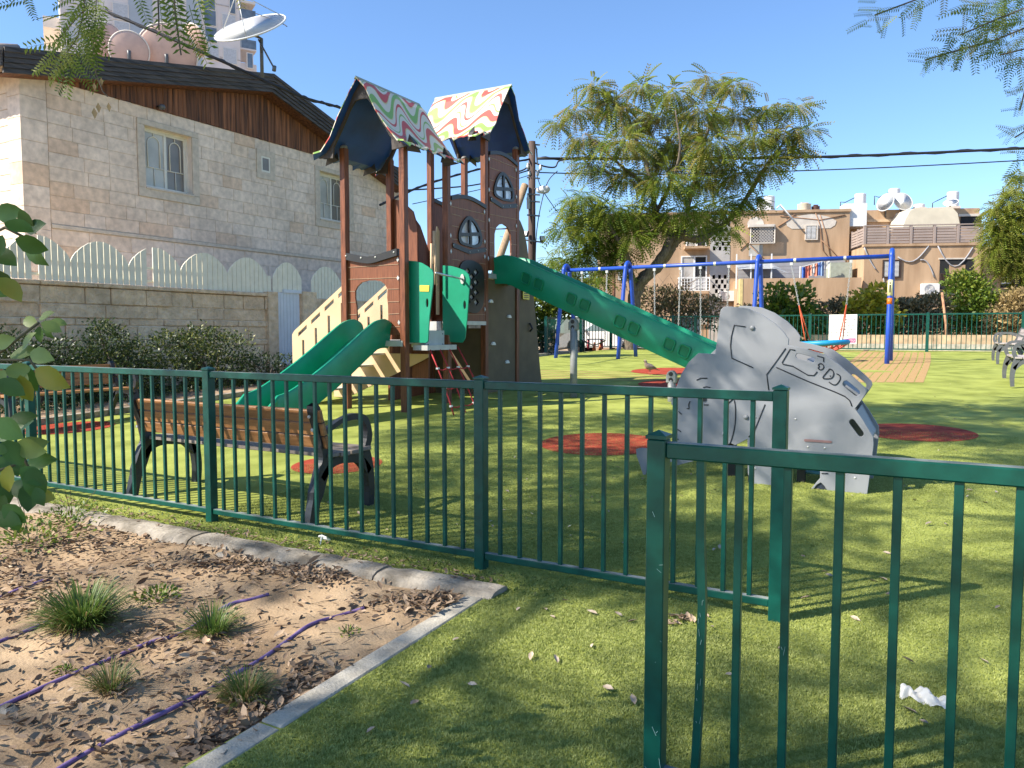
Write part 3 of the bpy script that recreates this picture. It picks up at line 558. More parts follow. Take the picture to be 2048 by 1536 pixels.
# slides
def slide(name, path, width, hand, pockets, down=.12, wall=.27):
    sect = [(-width / 2 + .03, -down), (-width / 2 - .055, wall - .03), (-width / 2 - .04, wall), (-width / 2 - .01, wall), (-width / 2 + .01, wall - .03), (-width / 2 + .05, .04), (-width / 2 + .11, 0), (width / 2 - .11, 0), (width / 2 - .05, .04), (width / 2 - .01, wall - .03), (width / 2 + .01, wall), (width / 2 + .04, wall), (width / 2 + .055, wall - .03), (width / 2 - .03, -down), (width / 2 - .05, -down), (width / 2 - .02, -.03), (-width / 2 + .02, -.03), (-width / 2 + .05, -down)]
    pts = hullsmooth(path, 6, False); fr = []
    for i, p in enumerate(pts):
        t = (pts[min(i + 1, len(pts) - 1)] - pts[max(0, i - 1)]).normalized(); side = Vector(hand); up = side.cross(t); up = up if up.z > 0 else -up
        f = min(1, .55 + i / 9) if i < 5 else (max(.35, (len(pts) - 1 - i) / 7) if len(pts) - i < 8 else 1)
        fr.append((p, side, up * 1.0)); 
    b = MB(); o = 0; n = len(sect)
    for i, (c, A, B) in enumerate(fr):
        k = 1 if i > 3 else .8 + .05 * i; e = len(fr) - 1 - i; k2 = min(1, .3 + e * .12)
        for a, q in sect: b.v.append(c + A * a + B * (q * k * k2 if q > .05 else (q * min(1, .4 + e * .1) if q < -.05 else q)))
    for i in range(len(fr) - 1):
        for j in range(n): b.f.append((i * n + j, i * n + (j + 1) % n, (i + 1) * n + (j + 1) % n, (i + 1) * n + j))
    b.f.append(tuple(reversed(range(n)))); b.f.append(tuple((len(fr) - 1) * n + j for j in range(n)))
    s = tpart(b, name, M_TEAL, smooth=True); md = s.modifiers.new('e', 'EDGE_SPLIT'); md.split_angle = R(40)
    for fpos in pockets:
        ii = [j for j in range(len(fr) - 1) if (fr[j][0] - fpos).length + (fr[j + 1][0] - fpos).length < (fr[j + 1][0] - fr[j][0]).length * 1.02 + .02] or [0]; k = ii[0]; i = k + min(1, max(0, (fpos - fr[k][0]).dot(fr[k + 1][0] - fr[k][0]) / (fr[k + 1][0] - fr[k][0]).length_squared)); c, A, B = fr[k]; c = c + (fr[min(k + 1, len(fr) - 1)][0] - c) * (i - k); T = A.cross(B).normalized()
        for sgn in (-1, 1):
            # moulded pocket: raised rim, floor of same plastic darkened as painted recess shade
            off = A * (-width / 2 - .018); Bk = (B - A * .2).normalized()
            cc = c + off + T * (.125 * sgn) + B * .05; w, h = .09, .10
            rim = [cc + T * (w * x) + Bk * (h * y) for x, y in ((-1, -.7), (-.7, -1), (.7, -1), (1, -.7), (1, .7), (.7, 1), (-.7, 1), (-1, .7))]
            inn = [cc + T * (w * .78 * x) + Bk * (h * .78 * y) for x, y in ((-1, -.7), (-.7, -1), (.7, -1), (1, -.7), (1, .7), (.7, 1), (-.7, 1), (-1, .7))]
            b = MB(); b.plate(rim, [inn], A * -.022); b.build('slide_pocket', M_TEAL, s, bevel=.004); b = MB(); b.plate([p - A * .001 for p in inn], [], A * -.003); b.build('slide_pocket', M_TEALSHADE, s)
    return s
slide('short_slide', [(-7.09, 8.72, 1.23), (-7.09, 8.5, 1.22), (-7.09, 8.3, 1.13), (-7.09, 7.6, .72), (-7.09, 6.95, .40), (-7.09, 6.6, .30), (-7.09, 6.3, .27)], .5, (1, 0, 0), [Vector((-7.09, 7.75, .80)), Vector((-7.09, 6.95, .40))], wall=.29)
sl2 = [(-6.56, 11.39, 2.31), (-6.25, 11.39, 2.29), (-5.9, 11.39, 2.14), (-5.0, 11.39, 1.75), (-4.1, 11.39, 1.35), (-3.2, 11.39, .96), (-2.6, 11.39, .70), (-2.25, 11.39, .6), (-1.9, 11.39, .57)]
def slx(px_):
    x = PY(px_, 600, 11.12).x; q = [p for p in zip(sl2, sl2[1:]) if p[0][0] <= x <= p[1][0]][0]; t = (x - q[0][0]) / (q[1][0] - q[0][0]); return Vector((x, 11.39, q[0][2] + (q[1][2] - q[0][2]) * t))
slide('long_slide', sl2, .5, (0, 1, 0), [slx(v) for v in (1062, 1153, 1251, 1352)], wall=.30, down=.17)
for px_, top_, base_ in ((1147, 637, 795), (1343, 741, 803)):
    p = G(px_, base_); p.y = 11.1; p = Vector((PY(px_, base_, 11.1).x, 11.1, g(11.1)))
    zt = PY(px_, top_, 11.1).z; b = MB(); b.tube([(p.x, p.y, p.z - .1), (p.x, p.y, zt - .14)], .058, 14); sp = tpart(b, 'slide_support', M_GREYPOST, smooth=True)
    b = MB(); b.plate([(p.x + u * .075, 11.05, zt - .16 + v) for u, v in ((-1, -.02), (1, -.02), (1, .09), (.75, .13), (.3, .16), (-.3, .16), (-.75, .13), (-1, .09))], [], (0, .09, 0)); b.build('support_head', M_GREYPOST, sp, bevel=.008)
    b = MB(); Mx = Vector((0, -1, 0)).to_track_quat('Z', 'Y').to_matrix()
    for k in (0, 1): b.lathe([(.033, 0), (.033, .004), (0, .004)], (p.x, 11.049, zt - .05 - .085 * k), 12, Mx)
    b.build('hole_ring', M_DARK, sp)
b = MB(); b.box((-7.09, 7.1, .25), (.06, .32, .5)); tpart(b, 'slide_foot', M_DARK, bevel=.02)
# ---- striped roofs
def roof_mat():
    m = bpy.data.materials.new('striped_roof_print'); m.use_nodes = True; nt = m.node_tree; N = nt.nodes; L = nt.links; b = N['Principled BSDF']; b.inputs['Roughness'].default_value = .42
    at = N.new('ShaderNodeAttribute'); at.attribute_name = 'uvr'; sp = N.new('ShaderNodeSeparateXYZ'); L.new(at.outputs['Vector'], sp.inputs[0])
    def mth(op, a, c=None, d=None):
        n = N.new('ShaderNodeMath'); n.operation = op
        for i, q in enumerate((a, c, d)):
            if q is None: continue
            if isinstance(q, (int, float)): n.inputs[i].default_value = q
            else: L.new(q, n.inputs[i])
        return n.outputs[0]
    u, v = sp.outputs[0], sp.outputs[1]
    skew = mth('ADD', u, mth('MULTIPLY', v, .42)); ph = mth('ADD', mth('MULTIPLY', skew, 10.5), mth('MULTIPLY', mth('SINE', mth('MULTIPLY', v, 4.0)), .7))
    amp = mth('ADD', mth('MULTIPLY', v, -.02), .15); wv = mth('MULTIPLY', mth('SINE', ph), amp)
    w2 = mth('MULTIPLY', mth('SINE', mth('ADD', mth('MULTIPLY', skew, 6.1), 1.3)), .05)
    t = mth('ADD', mth('ADD', v, mth('MULTIPLY', u, .2)), mth('ADD', wv, w2)); t = mth('FRACT', mth('MULTIPLY', t, 1.45))
    r = N.new('ShaderNodeValToRGB'); r.color_ramp.interpolation = 'CONSTANT'; e = r.color_ramp.elements
    CR, RD, GN, YL = (.72, .66, .53), (.60, .085, .06), (.24, .44, .09), (.66, .55, .25)
    stops = [(0, RD), (.17, YL), (.20, CR), (.36, GN), (.40, GN), (.52, YL), (.55, CR), (.66, RD), (.72, CR), (.86, GN), (.90, CR)]
    while len(e) < len(stops): e.new(.5)
    for q, (p, c) in zip(e, stops): q.position = p; q.color = (*c, 1)
    L.new(t, r.inputs[0]); L.new(r.outputs[0], b.inputs['Base Color']); return m
M_ROOF = roof_mat(); M_GABLE = mat('gable_brown', (.05, .036, .03), rough=.6, var=.3, scale=6)
def play_roof(c, along, across, length, half, zr, ze, name='roof'):
    """gable roof with flared eaves and ragged lower edge"""
    along, across = Vector(along), Vector(across); c = Vector(c); root = None
    prof = [(0, zr), (.16, zr - .14), (.40, zr - .47), (.62, zr - .73), (.82, zr - .91), (1.0, ze)]
    for side in (1, -1):
        n = 26; b = MB(); uv = []
        for lay in (0, 1):
            for i in range(n + 1):
                a = -length / 2 + length * i / n
                for k, (s, z) in enumerate(prof):
                    rag = (.028 * ((i * 7919) % 5 - 2) / 2 if k == len(prof) - 1 else 0) + (.0 if k < 5 else .02 * math.sin(i * 1.7)); e = (.02 * math.sin(k * 2.3) if i in (0, n) else 0)
                    p = c + along * (a + e) + across * (side * (s * half + rag * .7)); p.z = z - rag * .9 - lay * .018 - (0.004 if lay else 0); b.v.append(p); uv.append((a, s * 1.25, 0))
        w = len(prof); m2 = (n + 1) * w
        for i in range(n):
            for k in range(w - 1):
                q = (i * w + k, i * w + k + 1, (i + 1) * w + k + 1, (i + 1) * w + k); b.f.append(q); b.f.append(tuple(m2 + j for j in reversed(q)))
        for i in range(n): b.f.append((i * w + w - 1, (i + 1) * w + w - 1, m2 + (i + 1) * w + w - 1, m2 + i * w + w - 1))
        for i in (0, n):
            for k in range(w - 1): b.f.append((i * w + k, i * w + k + 1, m2 + i * w + k + 1, m2 + i * w + k))
        o = tpart(b, name, M_ROOF, fix=False); o.data.materials.append(M_NAVY)
        a_ = o.data.attributes.new('uvr', 'FLOAT_VECTOR', 'POINT'); a_.data.foreach_set('vector', [q for t in uv for q in t])
        for pl in o.data.polygons: pl.material_index = 1 if (min(pl.vertices) >= m2) else 0
        root = root or o
    b = MB(); b.sweep([(-.03, -.03), (0, .012), (.03, -.03), (0, -.012)], [(c + along * (-length / 2 - .02) + Vector((0, 0, zr - c.z)), across, (0, 0, 1)), (c + along * (length / 2 + .02) + Vector((0, 0, zr - c.z)), across, (0, 0, 1))]); b.build('ridge_cap', mat('pale_ridge', (.36, .40, .30), rough=.5), root)
    for e in (-1, 1):    # gable frames with an arch cut out
        cc = c + along * (e * (length / 2 - .12)); cc.z = 0
        out = [cc + across * (sd * s * half * .97) + Vector((0, 0, z - .035)) for sd, l in ((-1, prof[:0:-1]), (1, prof)) for s, z in l]
        out = out[:]; arch = [cc + across * (half * .64 * math.cos(a)) + Vector((0, 0, min(ze + (zr - ze) * .72 * math.sin(a) ** .8, float(np.interp(abs(.64 * math.cos(a)), [q[0] for q in prof], [q[1] for q in prof])) - .13))) for a in [math.pi * i / 16 for i in range(17)]]
        arch[0].z = arch[-1].z = ze - .06
        out = out + [arch[0] + Vector((0, 0, 0))] + arch[1:-1] + [arch[-1]] 
        b = MB(); b.plate(out, [], along * (.03 * e)); b.build('gable_frame', M_GABLE, root)
    for sd in (-1, 1):
        for e in (-1, 1):
            cc = c + along * (e * (length / 2 - .3)) + across * (sd * (half - .06)); cc.z = ze + .06; b = MB(); b.add([cc + along * -.05, cc + along * .05, cc + across * (sd * .1) + Vector((0, 0, -.16)), cc + across * (-sd * .16) + Vector((0, 0, -.1)), cc + Vector((0, 0, .12)) + across * (-sd * .1)], [(0, 1, 2), (0, 2, 3), (1, 3, 2), (0, 3, 4), (1, 4, 3), (0, 4, 1)]); b.build('roof_bracket', M_DARK, root)
    return root
play_roof((-7.1, 9.1, 0), (0, 1, 0), (1, 0, 0), 1.44, .82, 4.82, 3.86)
play_roof((-7.12, 11.4, 0), (1, 0, 0), (0, 1, 0), 1.5, .82, 5.43, 4.47)
# ------------------------------------------------------------------ grey elephant climbing panel
M_ELE = mat('grey_elephant_board', (.245, .255, .275), rough=.55, var=.1, scale=3, spec=.4)
M_LINE = mat('engraved_line', (.012, .014, .02), rough=.6)
M_SLOT = mat('slot_shadow', (.07, .075, .085), rough=.7)
EY = 6.3
ele = thing('climbing_elephant', 'flat grey climbing elephant made of two engraved boards on the turf', 'climbing frame', (-1.3, EY + .3, g(EY)))
def ez(l, y=EY): return [PY(1260 + a / 3.657, 590 + b / 3.657, y) for a, b in l]
body = [(500, 425), (622, 432), (634, 350), (655, 150), (664, 105), (690, 85), (740, 84), (860, 98), (960, 140), (1060, 208), (1130, 278), (1162, 325), (1157, 366), (1290, 396), (1420, 432), (1520, 502), (1600, 570), (1680, 640), (1722, 682), (1730, 712), (1710, 748), (1646, 832), (1705, 915), (1780, 1040), (1783, 1095), (1768, 1220), (1730, 1497), (1580, 1478), (1460, 1463), (1448, 1440), (1420, 1395), (1395, 1372), (1365, 1390), (1335, 1430), (1318, 1452), (1310, 1450), (1330, 1410), (1370, 1362), (1390, 1340), (1390, 1282), (1300, 1262), (1215, 1238), (1100, 1180), (1055, 1150), (1048, 1423), (905, 1411), (898, 1380), (880, 1335), (862, 1312), (858, 1055), (770, 1100), (735, 1085), (690, 1102), (465, 1130), (462, 1217), (325, 1252), (318, 1050), (330, 965), (346, 870), (344, 826), (316, 820), (300, 792), (308, 742), (342, 664), (378, 572), (428, 492)]
def slot(x0, y0, x1, y1, r):
    d = Vector((x1 - x0, y1 - y0)).normalized(); n = Vector((-d.y, d.x)); out = []
    for base, s in (((x1, y1), 0), ((x0, y0), math.pi)):
        for k in range(7):
            a = s - math.pi / 2 + math.pi * k / 6; out.append((base[0] + r * (d.x * math.cos(a) + n.x * math.sin(a)), base[1] + r * (d.y * math.cos(a) + n.y * math.sin(a))))
    return out
slots = [slot(1232, 446, 1332, 474, 20), slot(1580, 650, 1658, 715, 24), slot(1625, 930, 1688, 1015, 22)]
for k, y in enumerate((EY, EY + .56)):
    b = MB(); out = ez(body)
    hs = [ez(s) for s in slots]
    if k: out = [p + Vector((0, .56, g(EY + .56) - g(EY))) for p in out]; hs = [[p + Vector((0, .56, g(EY + .56) - g(EY))) for p in h] for h in hs]
    b.plate(out, hs, (0, .02, 0)); o = b.build('elephant_board', M_ELE, ele, bevel=.003)
    if not k: eb = o
lines = [[(845, 232), (762, 220), (742, 300), (735, 370), (745, 462), (900, 531)], [(1138, 390), (1000, 582), (1015, 695)], [(1208, 404), (1170, 396), (1112, 495), (1120, 506), (1190, 520), (1300, 585), (1345, 588), (1370, 560)], [(1370, 445), (1416, 458), (1416, 488)], [(1070, 528), (1300, 630), (1570, 740), (1622, 812)], [(488, 622), (520, 608), (566, 608)], [(536, 676), (560, 670), (588, 676)], [(440, 776), (430, 800), (432, 830), (415, 828)], [(540, 803), (575, 803)], [(722, 790), (780, 735)], [(762, 768), (772, 830), (768, 950), (745, 1050), (726, 1096)], [(988, 800), (908, 998), (868, 1038)], [(355, 850), (378, 872)], [(334, 972), (374, 1000)], [(325, 1046), (356, 1056)], [(1402, 1304), (1450, 1305)],
         [(1376, 510), (1395, 500), (1415, 515), (1415, 535), (1395, 547), (1376, 535), (1384, 522), (1376, 510)], [(1460, 540), (1410, 602), (1440, 612), (1475, 605), (1490, 575), (1480, 550), (1460, 540)], [(1510, 575), (1535, 590), (1535, 620), (1510, 652), (1485, 655), (1455, 635)]]
for l in lines:
    P = ez(l); b = MB(); P = [p + Vector((0, -.003, 0)) for p in P]
    P = hullsmooth(P, 3, False) if len(P) > 3 and l[0] not in ((845, 232), (1208, 404)) else P
    b.tube(P, .0042, 5); b.build('engraved_line', M_LINE, eb, smooth=True)
def edisc(x, y, r, m, name, th=-.006, sy=1.0, dome=0):
    c = ez([(x, y)])[0]; Mx = Vector((0, -1, 0)).to_track_quat('Z', 'Y').to_matrix(); b = MB()
    b.lathe([(r, 0), (r, -th), (0, -th)] if not dome else [(r, 0), (r * .92, dome * .5), (r * .6, dome * .9), (0, dome)], c, 16, Mx); b.build(name, m, eb, smooth=bool(dome))
edisc(542, 760, .022, M_LINE, 'eye')
M_KNOB = mat('grey_knob', (.22, .23, .245), rough=.5)
for x, y in ((895, 240), (850, 893), (688, 1015)): edisc(x, y, .02, M_KNOB, 'knob', dome=.016)
for x, y in ((918, 893), (1212, 907), (1303, 1110), (1425, 1118), (1646, 1337), (915, 1268), (1515, 1325), (1465, 592)): edisc(x, y, .0085 if y != 592 else .005, M_ALU if y != 592 else M_LINE, 'bolt', dome=.006)
for s in (slot(1282, 1062, 1468, 1074, 9), slot(1500, 1278, 1690, 1292, 8)):
    P = ez(s); b = MB(); b.plate([p + Vector((0, -.001, 0)) for p in P], [], (0, -.004, 0)); b.build('slot_strip', mat('dull_red_rod', (.22, .13, .125), rough=.5), eb)
for toe in ([(1330, 1448), (1350, 1405), (1378, 1382), (1396, 1372), (1420, 1398), (1440, 1430), (1448, 1460)], [(862, 1320), (882, 1345), (900, 1382), (905, 1408), (862, 1400)]):
    P = ez(toe); b = MB(); b.plate([p + Vector((0, .012, 0)) for p in P], [], (0, .006, 0)); b.build('toe_inlay', mat('toe_navy', (.02, .028, .045), rough=.5, stretch=(60, 1, 1), var=.4, scale=3), eb)
def cross(pts, r, m, nm):
    for x, y in pts:
        p = ez([(x, y)])[0]; b = MB(); b.tube([p + Vector((0, .02, 0)), p + Vector((0, .56, g(EY + .56) - g(EY)))], r, 10); b.build(nm, m, ele, smooth=True)
cross([(1375, 1068), (1595, 1285), (690, 1015), (900, 240 + 40), (850, 893)], .018, M_ALU, 'cross_bar')
p = ez([(1235, 1318)])[0]; b = MB(); b.tube([p + Vector((-.0, .3, -.02)), p + Vector((.12, .3, -.02))], .014); b.build('foot_bar', mat('blue_bar', (.12, .35, .45), rough=.4), ele, smooth=True)
for x in (1222, 700):
    p = ez([(x, 1240)])[0]; b = MB(); b.span((p.x - .03, EY + .2, g(EY)), (p.x + .03, EY + .26, p.z + .25)); b.build('inner_leg', M_DARK, ele)
tip = [(42, 1128), (80, 1118), (130, 1122), (200, 1150), (330, 1180), (330, 1222), (200, 1228), (128, 1240), (108, 1345), (96, 1318), (70, 1240), (48, 1180)]
b = MB(); b.plate(ez(tip, EY - .05), [], (0, .02, 0)); b.build('trunk_tip', M_ELE, ele, bevel=.003)
# climbing steps between the boards at the back
for (x0, y0, x1, y1) in ((1290, 470, 1500, 580), (1530, 620, 1690, 740), (1650, 860, 1760, 1060)):
    a, c = ez([(x0, y0)])[0], ez([(x1, y1)])[0]; b = MB(); q = Vector((0, .56, .02)); n = Vector((0, 0, -.02)); b.add([a + Vector((0, .02, 0)), c + Vector((0, .02, 0)), c + q, a + q, a + n + Vector((0, .02, 0)), c + n + Vector((0, .02, 0)), c + q + n, a + q + n], [(0, 1, 2, 3), (4, 5, 6, 7), (0, 1, 5, 4), (1, 2, 6, 5), (2, 3, 7, 6), (3, 0, 4, 7)]); b.build('climbing_board', M_ELE, ele)

# ------------------------------------------------------------------ swing set
M_BLUE = mat('blue_swing_paint', (.018, .07, .42), rough=.38, var=.15, scale=5, spec=.5)
M_CHAIN = mat('galvanised_chain', (.45, .44, .42), rough=.45, metal=.7)
SY = 20.55; sx = [G(1108, 717).x, PY(1253, 720, SY - .05).x, PY(1513, 722, SY - .05).x, PY(1777, 727, SY - .05).x]
sw = thing('swing_set', 'long blue tubular swing frame with three bays across the lawn', 'swing set', ((sx[0] + sx[3]) / 2, SY, g(SY)))
zt = PY(1785, 512, SY).z; zt0 = PY(1130, 541, SY).z
def zbar(x): return zt0 + (zt - zt0) * (x - sx[0]) / (sx[3] - sx[0])
for x in sx:
    zt_ = zbar(x); L = []
    for k in range(13):
        a = math.pi * k / 12; L.append((x, SY - .2 * math.cos(a), zt_ - .06 + .2 * math.sin(a)))
    y0, y1 = SY - .72, SY + .72
    P = [(x, y0, g(y0) - .05), (x, SY - .3, zt_ - .5)] + L + [(x, SY + .3, zt_ - .5), (x, y1, g(y1) - .05)]
    b = MB(); b.tube(hullsmooth(P, 2, False), .055, 12); leg = b.build('leg', M_BLUE, sw, smooth=True)
b = MB(); b.tube([(sx[0] - .04, SY, zbar(sx[0])), (sx[3] + .02, SY, zbar(sx[3]))], .052, 14); top = b.build('top_beam', M_BLUE, sw, smooth=True)
b = MB()
for px_ in (1200, 1330, 1430, 1590, 1690):
    x = PY(px_, 525, SY).x; b.tube([(x - .03, SY, zbar(x)), (x + .03, SY, zbar(x))], .056, 14)
b.build('beam_collar', M_ALU, top)
def chain(a, c, m, nm='chain', r=.011):
    a, c = Vector(a), Vector(c); d = (c - a).normalized(); n = int((c - a).length / .055); s = Vector((1, 0, 0)); u = d.cross(s).normalized(); b = MB()
    for i in range(n):
        p = a + (c - a) * (i + .5) / n; q = (s if i % 2 else u) * .014; b.bar(p - d * .036 + q, p + d * .036 + q, r, r); b.bar(p - d * .036 - q, p + d * .036 - q, r, r)
    return b
def hanger(px_):
    x = PY(px_, 525, SY).x; b = MB(); b.box((x, SY, zbar(x) - .085), (.07, .05, .07)); b.build('hanger', M_ALU, sw); return Vector((x, SY, zbar(x) - .12))
for k, (a, c) in enumerate(((1164, 1214), (1309, 1361), (1401, 1458))):
    A, C = hanger(a), hanger(c); zs = g(SY) + .5; b = MB()
    lab = ['strap swing on chains in the leftmost bay, mostly hidden by the long slide', 'strap swing seat on chains in the middle bay, nearer the green slide', 'strap swing seat on chains behind the grey elephant ear'][k]
    st = thing('strap_swing', lab, 'swing', ((A.x + C.x) / 2, SY, zs), 0, 'seats hung from the blue swing')
    A2, C2 = Vector((A.x + .04, SY, zs)), Vector((C.x - .04, SY, zs))
    chain(A, A2, M_CHAIN).build('chain', M_CHAIN, st, fix=False); chain(C, C2, M_CHAIN).build('chain', M_CHAIN, st, fix=False)
    P = [A2 + (C2 - A2) * t - Vector((0, 0, .13 * math.sin(math.pi * t))) for t in [i / 8 for i in range(9)]]
    b = MB(); b.sweep([(-.09, -.008), (.09, -.008), (.09, .008), (-.09, .008)], [(p, (0, 1, 0), (0, 0, 1)) for p in P]); b.build('seat', M_DARK, st)
nx_ = PY(1648, 690, SY).x; nr = (PY(1697, 688, SY).x - PY(1604, 688, SY).x) / 2; nz_ = PY(1648, 686, SY).z
nest = thing('nest_swing', 'round blue basket swing with red net hanging in the right bay', 'nest swing', (nx_, SY, nz_))
b = MB(); b.tube([(nx_ + nr * math.cos(a), SY + nr * math.sin(a), nz_ + .03 * math.cos(a)) for a in [2 * math.pi * i / 28 for i in range(29)]], .065, 10, False); b.build('ring', mat('cyan_ring', (.006, .24, .50), rough=.5, var=.2, scale=60), nest, smooth=True)
b = MB()
for i in range(-4, 5):
    w = nr * math.sqrt(max(0, 1 - (i / 4.6) ** 2)); q = nr * i / 4.6
    for s in (0, 1):
        P = []
        for k in range(7):
            t = -1 + 2 * k / 6; x, y = (w * t, q) if s else (q, w * t); P.append((nx_ + x, SY + y, nz_ - .02 - .2 * (1 - (x * x + y * y) / (nr * nr)) * 1.1))
        b.tube(P, .016, 5)
b.build('net', mat('red_net', (.55, .09, .06), rough=.7), nest, fix=False)
M_RRED = mat('orange_red_sleeve', (.55, .09, .03), rough=.6)
for px_, s in ((1583, -1), (1702, 1)):
    h = hanger(px_); mid = Vector((nx_ + s * nr * (.95 if s > 0 else 1.15), SY, nz_ + .9)); mid = h + (Vector((nx_ + s * nr * .78, SY, nz_)) - h) * .52
    chain(h, mid, M_CHAIN).build('chain', M_CHAIN, nest, fix=False)
    for e in (-1, 1):
        c = Vector((nx_ + s * nr * .72, SY + e * nr * .69, nz_ + .07)); b = MB(); b.tube([mid, c], .015, 6); b.build('rope_sleeve', M_RRED, nest, smooth=True)
# stickers on the near right leg and the middle leg
def sticker(px_, py0, py1, m, nm):
    x = sx[3] - .0; b = MB()
    for py_ in (py0, py1):
        pass
    z0, z1 = PY(px_, py1, SY - .4).z, PY(px_, py0, SY - .4).z
    def yl(z): t = (z - g(SY - .72)) / (zbar(x) - .5 - g(SY - .72)); return SY - .72 + (.42) * t
    b.tube([(x, yl(z0), z0), (x, yl(z1), z1)], .058, 14); return b.build(nm, m, sw, smooth=True)
sticker(1781, 560, 592, mat('pale_sticker', (.72, .68, .35), rough=.5), 'sticker'); sticker(1779, 597, 609, mat('orange_sticker', (.75, .16, .01), rough=.5), 'sticker')
b = MB(); z_ = PY(1781, 575, SY - .42).z; cc = Vector((sx[3], SY - .49, z_)); dcam = (EYE - cc); dcam.z = 0; dcam.normalize(); sd = Vector((-dcam.y, dcam.x, 0)); cc = Vector((sx[3], SY - .42, z_)) + dcam * .061
b.add([cc + sd * -.014 + Vector((0, 0, -.12)), cc + sd * .014 + Vector((0, 0, -.12)), cc + sd * .02 + Vector((0, 0, .06)), cc + sd * -.02 + Vector((0, 0, .06)), cc + sd * -.015 + Vector((0, 0, .08)), cc + sd * .015 + Vector((0, 0, .08)), cc + sd * .015 + Vector((0, 0, .12)), cc + sd * -.015 + Vector((0, 0, .12))], [(0, 1, 2, 3), (4, 5, 6, 7)]); stuff(b.build('sticker_print', M_DARK, sw, fix=False))

# ------------------------------------------------------------------ benches
M_SLAT = mat('warm_bench_wood', (.33, .145, .048), rough=.55, var=.25, scale=4, col2=(.42, .20, .075), stretch=(1.2, 14, 14), objrand=.14, space='obj')
M_SLATG = mat('greyed_bench_wood', (.21, .175, .15), rough=.75, var=.2, scale=4, stretch=(1.2, 14, 14), objrand=.12, space='obj')
M_SLATP = mat('pale_bench_slat', (.40, .35, .33), rough=.7, var=.12, scale=5, objrand=.1)
M_IRON = mat('dark_cast_iron', (.02, .024, .03), rough=.42, var=.2, scale=20)
M_IRONG = mat('grey_bench_metal', (.10, .105, .11), rough=.45, var=.15, scale=12)
def ribbon(b, pts, ws, x, th):
    P = hullsmooth([(0, y, z) for y, z in pts], 4, False); n = len(P); Wd = [ws[0] + (ws[-1] - ws[0]) * i / (n - 1) if len(ws) == 2 else ws[min(len(ws) - 1, int(i / (n - 1) * (len(ws) - 1)))] for i in range(n)]; L, Rr = [], []
    for i, p in enumerate(P):
        t = (P[min(i + 1, n - 1)] - P[max(i - 1, 0)]).normalized(); q = Vector((0, -t.z, t.y)); L.append(p + q * Wd[i] / 2); Rr.append(p - q * Wd[i] / 2)
    o = len(b.v)
    for sx_ in (-th / 2, th / 2):
        for a in (L, Rr): b.v += [Vector((x + sx_, p.y, p.z)) for p in a]
    for i in range(n - 1):
        A = lambda k, j: o + k * n + j
        b.f += [(A(0, i), A(0, i + 1), A(1, i + 1), A(1, i)), (A(2, i), A(3, i), A(3, i + 1), A(2, i + 1)), (A(0, i), A(2, i), A(2, i + 1), A(0, i + 1)), (A(1, i), A(1, i + 1), A(3, i + 1), A(3, i))]
    b.f += [(o, o + n, o + 3 * n, o + 2 * n), (o + n - 1, o + 3 * n - 1, o + 4 * n - 1, o + 2 * n - 1)][:1]
def bench(name, label, loc, rz, L, ms_back, ms_seat, mi, group=None, loop=False):
    root = thing(name, label, 'bench', loc, rz, group)
    for s in (-1, 1):
        b = MB(); x = s * (L / 2 - .06)
        ribbon(b, [(-.30, 0), (-.26, .16), (-.19, .34), (-.15, .45), (-.19, .62), (-.262, .82)], [.075, .10, .09, .075, .05], x, .055)
        ribbon(b, [(.31, 0), (.32, .16), (.30, .32), (.26, .44)], [.055, .085], x, .055)
        ribbon(b, [(-.20, .30), (-.10, .395), (.06, .41), (.20, .38), (.30, .28)], [.05, .06, .07, .06, .05], x, .055)
        ribbon(b, [(.26, .42), (.31, .55), (.27, .665), (.16, .70), (.0, .68), (-.19, .60)], [.06, .05, .045, .035, .03], x, .045)
        b.build('bench_frame', mi, root, local=True)
    for k in range(4):
        y = -.10 + .115 * k; b = MB(); b.box((0, y, .445 + .008 * abs(k - 1.5)), (L - .02, .098, .03)); b.build('seat_slat', ms_seat, root, local=True, bevel=.004)
    for k in range(3):
        z = .555 + .092 * k; y = -.165 - .105 * (z - .5) / .36 - .0; b = MB(); b.box((0, y, z), (L, .03, .086), M=Matrix.Rotation(R(14), 3, 'X')); b.build('back_slat', ms_back, root, local=True, bevel=.004)
    st = MB(); Mx = Vector((0, -1, 0)).to_track_quat('Z', 'Y').to_matrix()
    for s in (-1, 1):
        for k in range(3): st.lathe([(.012, 0), (.012, .006), (0, .008)], (s * (L / 2 - .06), -.2 - .028 * k - .035, .555 + .092 * k), 8, Mx)
    stuff(st.build('bolt', M_ALU, root, local=True)); return root
bx0, bx1 = G(270, 1000), G(612, 1066)
bench('park_bench', 'warm brown slatted bench seen from behind, fence shadows across its back', ((bx0.x + bx1.x) / 2 - .075, 4.13, g(4.1) + .004), 0, 2.03, M_SLAT, M_SLATG, M_IRON)
bench('park_bench', 'shaded brown bench beside the dark shrubs at the far left, behind the fence', (-10.15, 6.0, g(6)), R(-90), 1.8, M_SLAT, M_SLAT, M_IRON)
bench('park_bench', 'pale slatted bench with grey arms at the right edge, closer to the elephant', (1.33, 15.4, g(15.4)), R(90), 1.85, M_SLATP, M_SLATP, M_IRONG, 'pale benches at the right edge of the lawn')
bench('park_bench', 'pale slatted bench with grey arms at the right edge, next to the far green fence', (1.45, 21.3, g(21.3)), R(90), 1.85, M_SLATP, M_SLATP, M_IRONG, 'pale benches at the right edge of the lawn')
